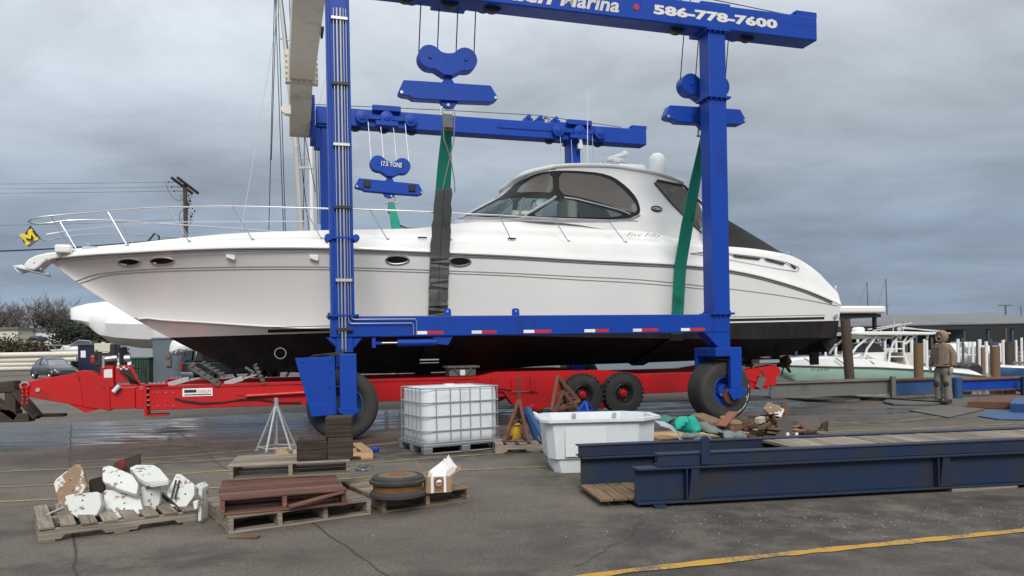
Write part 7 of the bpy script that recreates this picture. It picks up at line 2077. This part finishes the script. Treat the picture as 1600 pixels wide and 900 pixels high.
# blue sign, posts and building strip glimpsed over the trailer
t = thing('blue_sign', 'blue sign board with white lettering glimpsed between trailer and black hull', 'sign', frame((W(636,590,26).x, 26, 0)))
a, b = W(619,592,26), W(651,577,26); m = MB(); m.bx(a.x,b.x,26,26.05,a.z,b.z); m.build('board', M['navycan'] if False else M['blue_mid'], t)
m = MB(); m.bx(W(631,579,26).x,W(639,579,26).x,25.97,25.99,W(631,580.5,26).z,W(631,578,26).z); m.bx(W(624,583,26).x,W(646,583,26).x,25.97,25.99,W(631,584.5,26).z,W(631,583.2,26).z); m.bx(W(627,583,26).x,W(640,583,26).x,25.97,25.99,W(631,587.5,26).z,W(631,586.2,26).z); m.build('lettering', M['signwhite'], t)
m = MB(); m.bx(a.x+.05,a.x+.12,26.06,26.1,0,a.z); m.bx(b.x-.12,b.x-.05,26.06,26.1,0,a.z); m.build('post', M['wood_new'], t)
for x, lb in ((602,'pale wooden post left of the blue sign'),(614,'white post just left of the blue sign'),(658,'pale wooden post right of the blue sign')):
    a = W(x, 577, 25.5); m = MB(); m.bx(a.x-.06,a.x+.06,25.5,25.6,0,a.z+.05); m.build('timber_post', M['wood_new'] if x != 614 else M['signwhite'], None, label=lb, cat='post', group='posts glimpsed beside the blue sign')
building('long pale building glimpsed far under the yacht', 850, 1075, 560, 150, -.6, 20, M['foam'], M['grey_steel'], 4)
# ================================================================ right background: basin, docks, boats, covered slips
random.seed(31)
# covered slips
def shed():
    D0 = 104; a = W(1180, 506, D0); b = W(1700, 506, D0); zE = W(1500,506,D0).z; zR = W(1500,488.5,D0+9).z
    F = frame((a.x, D0, -.9)); t = thing('covered_slips', 'long dark covered boat slips with a grey metal roof across the basin', 'boat shed', F)
    m = MB(); m.prism([(a.x-2,D0,zE),(a.x+3,D0+14,zR),(a.x+3,D0+28,zE-.0)], (0,0,.12)) if False else None
    m = MB(); m.add([(a.x-2,D0-.5,zE),(b.x,D0-.5,zE),(b.x-6,D0+13,zR),(a.x+4,D0+13,zR),(a.x-2,D0+28,zE),(b.x,D0+28,zE)], [(0,1,2,3),(3,2,5,4)]); o = m.build('roof', M['shedroof'], t); md = o.modifiers.new('t','SOLIDIFY'); md.thickness = .15
    m = MB(); m.bx(a.x-1,b.x,D0-.3,D0+.0,zE-.75,zE-.1); m.build('fascia', M['blackmetal'], t); m = MB(); m.bx(a.x,b.x*1.5,D0+26,D0+26.3,-.9,zE-.1); m.build('interior_dark_wall', M['blackmetal'], t)  # wall at the back added in black to give the slips their interior darkness
    n_ = 11
    for i in range(14):
        x = W(1206+i*37.6, 520, D0).x; m = MB(); m.bx(x-.14,x+.14,D0-.05,D0+.25,-1.5,zE-.1); m.bar((x-1.0,D0+.1,zE-.1),(x,D0+.1,zE-.9),.12,.12); m.bar((x+1.0,D0+.1,zE-.1),(x,D0+.1,zE-.9),.12,.12); m.build('post', M['navypost'], t)
    m = MB(); m.bx(a.x,b.x,D0+.5,D0+3,-.5,-.2); m.build('walkway', M['wood_grey'], t)
M['shedroof'] = paint('dull_grey_metal_roof', (.17,.175,.18), .7, dirt=(.10,.10,.10), dirt_amt=.6, scale=.12, vvar=.02)
M['navypost'] = paint('dull_navy_post', (.035,.055,.12), .6)
shed()
for (x0, x1, lb) in ((1330,1330,None),): pass
def simple_boat(label, F, Ln, Bm, H, mat, cabin=True, mat2=None, tarp=None, name='motorboat', cabx=(.35,.75), ch=.9, outboard=False, grp=None):
    t = thing(name, label, 'motorboat', F, grp); rows = []
    for i in range(18):
        f = i/17; x = f*Ln; hw_ = Bm/2*(1-(1-min(1,f/.55))**2.2)**.7*(1-.06*max(0,f-.6)); sh_ = H*(1.0-.28*min(1,f/.7)+.02); kz = H*(.62*max(0,1-f/.30)**1.4)-.25
        rows.append([Vector((x,0,kz)), Vector((x,-hw_*.72,kz+.18+(sh_-kz)*.12)), Vector((x,-hw_*.93,kz*.4+sh_*.6)), Vector((x,-hw_,sh_)), Vector((x,-hw_*.9,sh_+.05)), Vector((x,0,sh_+.12)), Vector((x,hw_*.9,sh_+.05)), Vector((x,hw_,sh_)), Vector((x,hw_*.93,kz*.4+sh_*.6)), Vector((x,hw_*.72,kz+.18+(sh_-kz)*.12))])
    m = MB(); m.grid(rows, close=True); m.add(rows[-1],[tuple(range(10))])
    m.mi = [1 if any(k % 10 in (5,) for k in f) or all(k % 10 in (3,4,6,7) for k in f) else 0 for f in m.f]
    m.build('hull', [mat, M['gel']], t, F, smooth=True, sharp=35)
    if cabin:
        x0, x1 = cabx[0]*Ln, cabx[1]*Ln; z0 = H*.78
        m = MB(); m.prism([(x0-.3,-Bm*.3,z0),(x0+.5,-Bm*.28,z0+ch),(x1,-Bm*.28,z0+ch),(x1+.1,-Bm*.3,z0)], (0,Bm*.6,0)); m.build('cabin', tarp or M['gel'], t, F, bevel=.12, seg=3, smooth=True)
        m = MB(); m.prism([(x0+.15,-Bm*.31,z0+ch*.45),(x0+.50,-Bm*.30,z0+ch*.85),(x1-.2,-Bm*.30,z0+ch*.85),(x1-.2,-Bm*.31,z0+ch*.45)], (0,-.02,0)); m.build('window', M['portglass'], t, F)
    return t
lbl = ['white boat under a dark canvas in the first covered slip behind the person','white cabin boat low in the covered slips, left of the person','small white boat in the open slip right of the person','white boat with a blue cover in the covered slips','white boat at the far right of the covered slips','white cruiser moored between white poles','white runabout moored near the brown piling','pale boat far right beyond the pilings']
for i, (x, D, s_, cm) in enumerate(((1345,99,1.0,'white'),(1392,96,1.0,'navycan'),(1500,92,1.0,'white'),(1545,97,1.1,'white'),(1590,95,1.0,'navycan'),(1508,70,.8,'white'),(1370,80,.9,'white'),(1575,74,.8,'white'))):
    p = W(x, 560, D); simple_boat(lbl[i], frame((p.x, D, -.95), radians(random.choice([80,95,100,86]))), 7.5*s_, 2.7*s_, 1.5*s_, M['gel'], True, tarp=M[cm], grp='boats moored in and before the covered slips')
# mooring poles: white and grey, brown pilings
def pole(x, ytop, D, r, mat, label, grp, cap=False, lean=0, ybase=None, name='mooring_pole', cat='pole'):
    a = W(x, ytop, D); m = MB(); m.tube([(a.x+lean,D,-2.0),(a.x,D,a.z)], [r*1.04,r], 12)
    F = frame((a.x, D, -.9))
    o = m.build(name, mat, None, smooth=True, label=label, cat=cat, group=grp, sharp=50); return o
pole(1320.5, 498, 24.0, .145, M['pile_grey'], 'tall leaning grey timber piling in front of the mint boat bow', None, lean=.25, name='piling', cat='piling')
pole(1434.5, 536, 24.6, .14, M['pile'], 'stout brown timber piling left of the hooded person', None, name='piling', cat='piling')
pole(1555, 541, 25.5, .135, M['pile'], 'stout brown timber piling right of the hooded person', None, name='piling', cat='piling')
pole(1535.5, 543, 44, .11, M['pile'], 'slim brown timber piling left of the right brown one', None, name='piling', cat='piling')
pole(1576, 534, 48, .22, M['pile_grey'], 'grey weathered piling behind the right brown piling', None, name='piling', cat='piling')
pole(1412, 537, 46, .22, M['pile_grey'], 'thick grey piling behind the mint boat seats', None, name='piling', cat='piling')
xs = [1290,1297,1306,1424,1428,1447,1497,1505,1513,1520,1527,1531,1541,1549,1562,1567.5,1583,1588,1596,1455,1445,1400,1408,1382,1373,1365,1350,1340]
for i, x in enumerate(xs):
    D = random.choice([52,58,66,74,82]); yt = random.uniform(527,538); wh = i % 3 != 1
    pole(x+random.uniform(-1,1), yt, D, .11 if wh else .09, M['gel'] if wh else M['pile_grey'], 'white mooring pole standing in the basin near the covered slips' if wh else 'thin grey mooring pole standing in the basin near the covered slips', 'white mooring poles' if wh else 'grey mooring poles')
# docks
for i, (x0, x1, D, lb) in enumerate(((1330,1700,60,'nearer grey timber dock across the basin'),(1300,1700,82,'farther grey timber dock in front of the covered slips'),(1508,1700,38,'short grey dock behind the right brown piling'))):
    a, b = W(x0,560,D), W(x1,560,D); F = frame((a.x, D, -.9)); t = thing('dock', lb, 'dock', F)
    m = MB(); m.bx(a.x,b.x,D,D+1.6,-.42,-.30)
    for k in range(int((b.x-a.x)/.4)): m.bx(a.x+k*.4,a.x+k*.4+.36,D-.02,D+1.62,-.298,-.26)
    m.build('deck', M['wood_grey'], t)
    m = MB()
    for k in range(int((b.x-a.x)/3)): m.cyl((a.x+k*3,D+.1,-2),(a.x+k*3,D+.1,-.42),.12,seg=8)
    m.build('piles', M['pile_grey'], t)
# masts beyond
for x, y0, D, lb in ((1354.5,440,140,'thin grey mast left of the taller one above the shed roof'),(1384,436,140,'taller thin mast with a stay above the shed roof'),(1595,478,135,'leaning mast at the right edge above the shed')):
    a = W(x,y0,D); t = thing('distant_sailboat', lb, 'sailboat', frame((a.x,D,-.9))); m = MB(); m.tube([(a.x+.3,D,-.5),(a.x,D,a.z)], [.16,.09], 6); m.bar((a.x-.7,D,a.z*.62),(a.x+.7,D,a.z*.62),.08,.08); m.build('mast', M['grey_steel'], t)
    m = MB(); m.tube([(a.x-.05,D,a.z-.1),(a.x-4,D,1.0)], .03, 4); m.build('stay', M['grey_steel'], t)
    m = MB(); m.ball((a.x,D,-.4),(5,1.4,.9),16,8); m.build('hull', M['gel'], t, smooth=True)
a = W(1571,477,100); t = thing('light_pole', 'short T topped pole rising above the shed roof', 'pole', frame((a.x,118,-.9)))
m = MB(); m.cyl((a.x*1.18,118,0),(a.x*1.18,118,HC+(a.z-HC)*1.18),.13,seg=8); m.bar((a.x*1.18-1.0,118,HC+(a.z-HC)*1.18),(a.x*1.18+1.0,118,HC+(a.z-HC)*1.18),.25,.15); m.build('pole_shaft', M['grey_steel'], t)
# mint centre console boat
D = 27.0
def A(x, y, n=0): p = W(x, y, D+.8); return Vector((p.x, D+n, p.z))
t = thing('centre_console_boat', 'mint green and white centre console fishing boat with a hardtop, moored behind the pier beams', 'motorboat', frame((A(1370,560).x, D+1.3, -.9)))
rubp = [(1213,570),(1230,571.5),(1260,572),(1300,573),(1350,573.5),(1400,576),(1440,578.5),(1480,583),(1518,587)]
topp = [(1213,567),(1235,561),(1262,558),(1300,557),(1330,558),(1360,561),(1400,568),(1440,573),(1480,575),(1500,576),(1520,586)]
botp = [(1213,571),(1218,580),(1228,590),(1245,597),(1300,602),(1400,603),(1480,603),(1518,603)]
rows = []; rows2 = []
for i in range(32):
    x = 1213.5+i*9.8; f = i/31; hw_ = 1.35*(1-(1-min(1,f/.5))**2.2)**.7+.02
    r_ = interp(rubp, x); tp_ = interp(topp, x); b_ = interp(botp, x)
    rows.append([A(x,b_,1.3), A(x,b_-2,1.3-hw_*.75), A(x,(b_+r_)/2,1.3-hw_*.92), A(x,r_,1.3-hw_)]); rows2.append([A(x,r_,1.3-hw_-.01), A(x,min(r_,tp_+2),1.3-hw_*.96), A(x,tp_,1.3-hw_*.8), A(x,tp_-.6,1.3)])
mir = lambda rws: [[Vector((p.x, 2*(D+1.3)-p.y, p.z)) for p in r] for r in rws]
m = MB(); m.grid(rows); m.grid(mir(rows)); m.add(rows[-1]+mir(rows)[-1][::-1], [tuple(range(8))]); m.build('hull', M['mint'], t, smooth=True, sharp=50)
m = MB(); m.grid(rows2); m.grid(mir(rows2)); m.add(rows2[-1]+mir(rows2)[-1][::-1], [tuple(range(8))]); m.build('deck', M['gel'], t, smooth=True, sharp=40)
m = MB(); m.tube([p[0] for p in rows2], .03, 5); m.build('rub_rail', M['grey_steel'], t)
m = MB(); m.prism([A(x,y,.7) for x,y in ((1318,559),(1345,551),(1378,550),(1384,570),(1330,562))], (0,1.2,0)); m.prism([A(x,y,.6) for x,y in ((1343,552),(1352,536),(1368,534),(1382,552),(1395,570),(1380,570))], (0,1.4,0)); m.build('console', M['gel'], t, bevel=.06, seg=2, smooth=True)
m = MB(); m.prism([A(x,y,.56) for x,y in ((1343,551),(1350,537),(1357,535.5),(1370,537),(1379,550))], (0,1.48,0)); m.prism([A(x,y,.56) for x,y in ((1381,553),(1390,557),(1398,568),(1388,569),(1382,562))], (0,1.48,0)); m.build('canvas_cover', M['blackmetal'], t, bevel=.05, seg=2)
m = MB(); m.prism([A(x,y,.1) for x,y in ((1316,519.5),(1340,518.5),(1400,518.5),(1448,520),(1450,522),(1440,523.5),(1390,524),(1340,524),(1318,522.5))], (0,2.4,0)); m.build('hardtop', M['gel'], t, bevel=.04, seg=2, smooth=True)
m = MB(); m.prism([A(x,y,.5) for x,y in ((1340,524.2),(1395,524.2),(1390,529),(1350,529.5))], (0,1.6,0)); m.build('electronics_box', M['foam'], t, bevel=.04)
for n in (.35, 2.25):
    for pts in ([(1350,525),(1330,542),(1322,553)],[(1361,525),(1346,545),(1342,558)],[(1396,523),(1386,536),(1381,552),(1379,568)],[(1409,523),(1402,535),(1402,550),(1409,570)],[(1422,523),(1404,538)],[(1440,522),(1438,530)]):
        m = MB(); m.tube([A(x,y,n) for x,y in pts], .042, 6); m.build('tower_tube', M['gel'], t, smooth=True)
    m = MB()
    for y in (534,545,557): m.tube([A(1387-(y-534)*.3,y,n),A(1402+(y-545)*.05,y,n)], .025, 5)
    m.build('ladder_rung', M['gel'], t)
m = MB(); q = A(1345,519,1.0); m.lathe([(0,0),(.22,0),(.22,.12),(.17,.18),(0,.20)], q, (0,0,1), 20); m.build('radar', M['gel'], t, smooth=True)
m = MB()
for a, b in (((1352,515),(1408,506.5)),((1402,511),(1485,521)),((1360,517),(1425,504.5)),((1404,513),(1470,517)),((1374,510),(1376,520)),((1402,508),(1403,520)),((1410,505),(1410,520)),((1394,498),(1395,520))): m.tube([A(*a,.6),A(*b,.8)], .022, 5)
m.ball(A(1403,514,.7),.08); m.build('outrigger', M['mastgrey'], t)
m = MB()
for x0, x1 in ((1244,1256),(1337,1349),(1292,1303)): m.tube([A(x0,559,.05),A(x1,568,-.05)], .02, 5)
m.build('bow_rail', M['grey_steel'], t)
m = MB(); m.bx(A(1408,560).x,A(1424,560).x,D+.6,D+1.9,A(1400,574).z,A(1400,551).z); m.bx(A(1406,560).x,A(1423,560).x,D+.5,D+2.0,A(1400,574).z,A(1400,564).z); m.build('helm_seat', M['inner'], t, bevel=.08, seg=2, smooth=True)
for n in (.7, 1.5):
    m = MB(); m.prism([A(x+4,y+1,n) for x,y in ((1501,572),(1508,566),(1522,566),(1530,572),(1531,580),(1526,587),(1517,586),(1506,581))], (0,.42,0)); m.build('outboard_motor', M['blackmetal'], t, bevel=.09, seg=3, smooth=True)
rx_ = A(1382,581); Ft = Matrix.Translation((0,0,0))
fit_text('MC 4539 SW', A(1254,575).x, A(1281,575).x, A(1265,579).z, .10, 'blackmetal', 'registration_number', t, F=I4, off=0, y=D+1.3-1.30)
# right edge boat
D2_ = 34.0; p = W(1557, 575, D2_); simple_boat('white and blue runabout at the right edge, bow pointing left', frame((p.x, D2_, -.70), radians(12)), 6.5, 2.3, 1.05, M['blue_mid'], True, cabx=(.38,.72), ch=.45)
# pier beams
def pbeam(x0, x1, y0a, y0b, y1a, y1b, mat, label, Da, Db):
    a, b = W(x0,y0a,Da), W(x1,y0b,Db); z0 = (W(x0,y1a,Da).z+W(x1,y1b,Db).z)/2; z0 = max(z0, .02)
    yw, ln = yaw_of(a*Vector((1,1,0)), b*Vector((1,1,0))); F = frame((a.x,a.y,0), yw); h = (a.z+b.z)/2
    t = thing('pier_beam', label, 'steel beam', F, 'long steel beams edging the boat well')
    m = MB(); m.bx(0,ln,0,.03,z0,h-.05); m.build('web', mat, t, F); m = MB(); m.bx(0,ln,-.08,.28,h-.05,h); m.bx(0,ln,-.08,.28,z0-.0,z0+.025); m.build('flange', M['wood_grey'] if mat is M['grey_steel'] else M['rust'], t, F); return t, F, ln
a, b = None, None
pbeam(1203,1394,596,592,617,620, M['grey_steel'], 'grey steel beam on the left edging the boat well below the mint boat', 20.3, 21.2)
pbeam(1397,1490,592,590,616,617, M['blue_mid'], 'dull blue steel beam left of the person edging the well', 21.2, 21.7)
pbeam(1502,1640,590,588.5,612,606, M['blue'], 'bright blue steel beam right of the person edging the well', 21.8, 22.6)
for x, D_, mt, lb in ((1395,21.0,'grey_steel','square grey steel post between the grey and the dull blue beam'),(1496,21.4,'blue_mid','round topped blue grey bollard just right of the person'),(1599,22.0,'navycan','dark post at the right edge by the bright blue beam')):
    a = W(x, 589.5, D_); m = MB()
    if x == 1496: m.tube([(a.x,D_,0),(a.x,D_,a.z-.02),(a.x,D_,a.z+.02)], [.12,.12,.09], 14)
    else: m.bx(a.x-.06,a.x+.06,D_-.06,D_+.06,0,a.z+.03)
    m.build('bollard', M[mt], None, label=lb, cat='bollard', smooth=False, bevel=.01)
for i, (x, lb) in enumerate(((1437,'dark stub pile under the dull blue beam'),(1556,'left rusty brown stub pile under the bright blue beam'),(1577,'right rusty brown stub pile under the bright blue beam'),(1508,'dark stub pile beside the bollard'))):
    a = W(x, 612, 23.2); m = MB(); m.cyl((a.x,23.2,-2),(a.x,23.2,.35),.17,seg=14); m.build('stub_pile', M['wood_brown'] if i in (1,2) else M['wood_dark'], None, smooth=True, label=lb, cat='pile', group='stub piles under the pier beams')
# steel plates and mats on the ground near the well
M['matgrey'] = paint('grey_rubber_plate', (.10,.095,.088), .7, dirt=(.05,.05,.045), dirt_amt=.6, scale=2)
def gplate(px, z, th, mat, label, name='ground_plate', rounds=1, cat='plate'):
    pl = [Vector(p) for p in px]
    for _ in range(rounds):
        o = []
        for i in range(len(pl)): a, b = pl[i], pl[(i+1) % len(pl)]; o += [a.lerp(b,.2), a.lerp(b,.8)]
        pl = o
    P3 = [G(p.x, p.y, z) for p in pl]; m = MB(); m.prism(P3, (0,0,th)); m.build(name, mat, None, bevel=.004, label=label, cat=cat, group='plates and mats lying by the boat well')
gplate([(1210,616),(1280,617),(1345,624),(1342,629),(1240,626)], .008, .05, M['matgrey'], 'long grey mat with a rounded end on the left by the well')
gplate([(1378,630),(1390,625),(1450,627),(1475,633),(1400,634)], .008, .05, M['matgrey'], 'grey oval mat just left of the person')
gplate([(1420,642),(1472,634),(1540,640),(1482,653)], .008, .02, M['matgrey'], 'pale grey plate in front of the person', rounds=0)
gplate([(1512,638),(1530,630),(1620,628),(1620,640)], .008, .16, M['rust'], 'rusty brown plate at the right below the bright blue beam', rounds=0)
gplate([(1528,651),(1540,643),(1620,640),(1620,657),(1560,656)], .008, .02, M['blue_mid'], 'flat blue steel plate lying at the right edge', rounds=0)
gplate([(1578,643),(1586,633),(1620,631),(1620,645)], .03, .18, M['blue_mid'], 'blue box shaped steel piece standing on the blue plate', rounds=0)
for i, (a, b, lb) in enumerate((((1215,621),(1400,627),'long dark pipe lying by the mats under the grey beam'),((1280,620),(1480,633),'thin dark rail running towards the feet of the person'))):
    m = MB(); m.bar(G(*a)+Vector((0,0,.05)), G(*b)+Vector((0,0,.05)), .08, .08); m.build('ground_rail', M['blackmetal'], None, label=lb, cat='rail')
# ================================================================ person
g0 = G(1474, 630); S = 1.80
FP_ = frame(g0, radians(-62))      # local -Y is where he faces (towards the camera and left)
per = thing('person', 'person in tan hooded jacket, grey trousers and pale gloves, standing by the boat well', 'person', FP_)
def skinned(name, joints, edges, mat, sub=2, root=0, parent=per, sm=True, disp=0):
    me = bpy.data.meshes.new(name); me.from_pydata([Vector(j[:3]) for j in joints], edges, []); me.materials.append(mat)
    o = bpy.data.objects.new(name, me); COL.objects.link(o); o.parent = parent
    s = o.modifiers.new('skin', 'SKIN'); s.use_smooth_shade = True
    sv = me.skin_vertices[0].data if me.skin_vertices else None
    if sv is None:
        bm = bmesh.new(); bm.from_mesh(me); bm.verts.layers.skin.verify(); bm.to_mesh(me); bm.free(); sv = me.skin_vertices[0].data
    for i, j in enumerate(joints):
        r = j[3]; sv[i].radius = (r, r) if not isinstance(r, tuple) else r
    sv[root].use_root = True
    ss = o.modifiers.new('sub', 'SUBSURF'); ss.levels = sub; ss.render_levels = sub
    WORLD[o.name] = WORLD[parent.name]
    return o
# body (continuous): pelvis root, legs, torso, neck, head, arms
hp, sh_, kn, an_ = .93, 1.46, .50, .09
body = [(0,0,hp,.13),(0,0,1.12,.12),(0,0,1.34,.14),(0,-.01,1.50,.06),(0,-.02,1.58,.055),(0,-.03,1.68,.088),(0,-.03,1.76,.08),
        (.10,0,.88,.09),(.12,-.02,kn,.06),(.12,.01,an_,.04),(.12,-.12,.03,.035),(-.10,0,.88,.09),(-.11,-.01,kn,.06),(-.12,.03,an_,.04),(-.12,-.10,.03,.035),
        (.19,0,1.43,.06),(.27,.02,1.17,.045),(.29,-.06,.93,.035),(-.19,0,1.43,.06),(-.27,.02,1.17,.045),(-.28,-.07,.94,.035)]
be = [(0,1),(1,2),(2,3),(3,4),(4,5),(5,6),(0,7),(7,8),(8,9),(9,10),(0,11),(11,12),(12,13),(13,14),(2,15),(15,16),(16,17),(2,18),(18,19),(19,20)]
skinned('body', body, be, M['skin'], 2)
jk = [(0,0,.92,(.20,.155)),(0,0,.99,(.225,.175)),(0,-.01,1.18,(.235,.185)),(0,0,1.36,(.225,.165)),(0,.01,1.48,(.12,.11)),(.165,.02,1.40,.105),(.255,.05,1.18,.09),(.275,.0,.99,.078),(.28,-.04,.92,.06),(-.165,.02,1.40,.105),(-.255,.05,1.18,.09),(-.275,-.02,.99,.078),(-.28,-.06,.92,.06)]
je = [(0,1),(1,2),(2,3),(3,4),(3,5),(5,6),(6,7),(7,8),(3,9),(9,10),(10,11),(11,12)]
skinned('jacket', jk, je, M['tan'], 2, 2)
trs = [(0,0,.95,(.18,.14)),(.0,0,.86,(.17,.13)),(.11,0,.76,.115),(.125,-.02,kn,.098),(.13,0,.28,.095),(.13,.01,.12,.10),(.13,.01,.08,.095),(-.11,0,.76,.115),(-.12,-.01,kn,.098),(-.125,.02,.28,.095),(-.125,.03,.12,.10),(-.125,.03,.08,.095)]
te = [(0,1),(1,2),(2,3),(3,4),(4,5),(5,6),(1,7),(7,8),(8,9),(9,10),(10,11)]
skinned('trousers', trs, te, M['khaki'], 2, 1)
for s_ in (1, -1):
    m = MB(); m.ball((s_*.125,-.065,kn-.01),(.078,.055,.10),14,8); m.build('knee_patch', paint('dark_knee_patch', (.03,.03,.032), .85), per, FP_, smooth=True)
    m = MB(); m.ball((s_*.13,-.06,.055),(.062,.155,.058),16,8); m.bx(s_*.13-.058,s_*.13+.058,-.20,.09,.0,.035); m.cyl((s_*.13,.03,.03),(s_*.13,.03,.15),.06,.062,14); m.build('boot', M['boot'], per, FP_, smooth=True, bevel=.012)
    hx, hy, hz = s_*.28, -.065, .87
    hand = [(hx,hy,hz+.05,.035),(hx,hy-.005,hz,(.045,.028)),(hx,hy-.015,hz-.05,(.045,.026))]; he = [(0,1),(1,2)]
    k = 3
    for f_, (dy, ln_) in enumerate(((-.032,.050),(-.011,.060),(.011,.056),(.031,.044))):
        hand += [(hx-s_*.004,hy-.015+dy,hz-.07,.0125),(hx-s_*.012,hy-.015+dy,hz-.07-ln_*.55,.0115),(hx-s_*.034,hy-.018+dy,hz-.07-ln_,.010)]; he += [(2,k),(k,k+1),(k+1,k+2)]; k += 3
    hand += [(hx-s_*.012,hy-.05,hz-.01,.014),(hx-s_*.022,hy-.068,hz-.045,.012),(hx-s_*.030,hy-.070,hz-.07,.011)]; he += [(1,k),(k,k+1),(k+1,k+2)]
    skinned('glove', hand, he, M['glove'], 1, 1)
# hood with an opening, face with nose and brow, dark balaclava collar
m = MB(); rows = []
for i in range(13):
    th = pi*i/12
    row = []
    for k in range(22):
        ph = 2*pi*k/22
        d = Vector((sin(th)*cos(ph), sin(th)*sin(ph), cos(th)))
        p = Vector((0,.0,1.665))+Vector((d.x*.135, d.y*.15+.0, d.z*.165))
        # push the front open
        if d.y < -.55 and -.62 < d.z < .62: p = Vector((d.x*.118, -.085, 1.665+d.z*.15))
        row.append(p)
    rows.append(row)
m.grid(rows, close=True); m.build('hood', M['tan'], per, FP_, smooth=True, weld=True)
m = MB(); m.tube([(.088*cos(a_), -.125+.012*cos(2*a_), 1.665+.118*sin(a_)) for a_ in [2*pi*i/20 for i in range(20)]], .020, 8, closed=True); m.build('hood_rim', M['tan'], per, FP_, smooth=True)
m = MB(); m.ball((0,-.075,1.67),(.078,.065,.105),18,12); m.build('face', M['skin'], per, FP_, smooth=True)
fc = bpy.data.objects['face']
m = MB(); m.prism([(-.012,-.135,1.69),(.012,-.135,1.69),(.016,-.158,1.65),(-.016,-.158,1.65)], (0,.03,0)); m.build('nose', M['skin'], fc, FP_, bevel=.005, smooth=True)
m = MB()
for s_ in (-1,1): m.ball((s_*.030,-.133,1.695),(.013,.008,.007),8,5)
m.build('eye', M['blackmetal'], fc, FP_, smooth=True)
m = MB(); m.ball((0,-.130,1.622),(.026,.008,.006),10,5); m.build('mouth', paint('lips', (.20,.08,.07), .6, bump=0), fc, FP_, smooth=True)
m = MB(); m.ball((0,-.098,1.605),(.066,.045,.045),14,8); m.build('neck_warmer', M['blackmetal'], per, FP_, smooth=True)
m = MB(); m.tube([(.0,-.195,1.0),(.0,-.200,1.2),(.0,-.172,1.40)], .008, 5); m.build('zip', M['blackmetal'], per, FP_)
m = MB(); m.tube([(.235*cos(a_), .185*sin(a_), .945) for a_ in [2*pi*i/24 for i in range(24)]], .028, 6, closed=True); m.build('hem', M['tan'], per, FP_, smooth=True)
per.scale = (1.03,1.03,1.03)
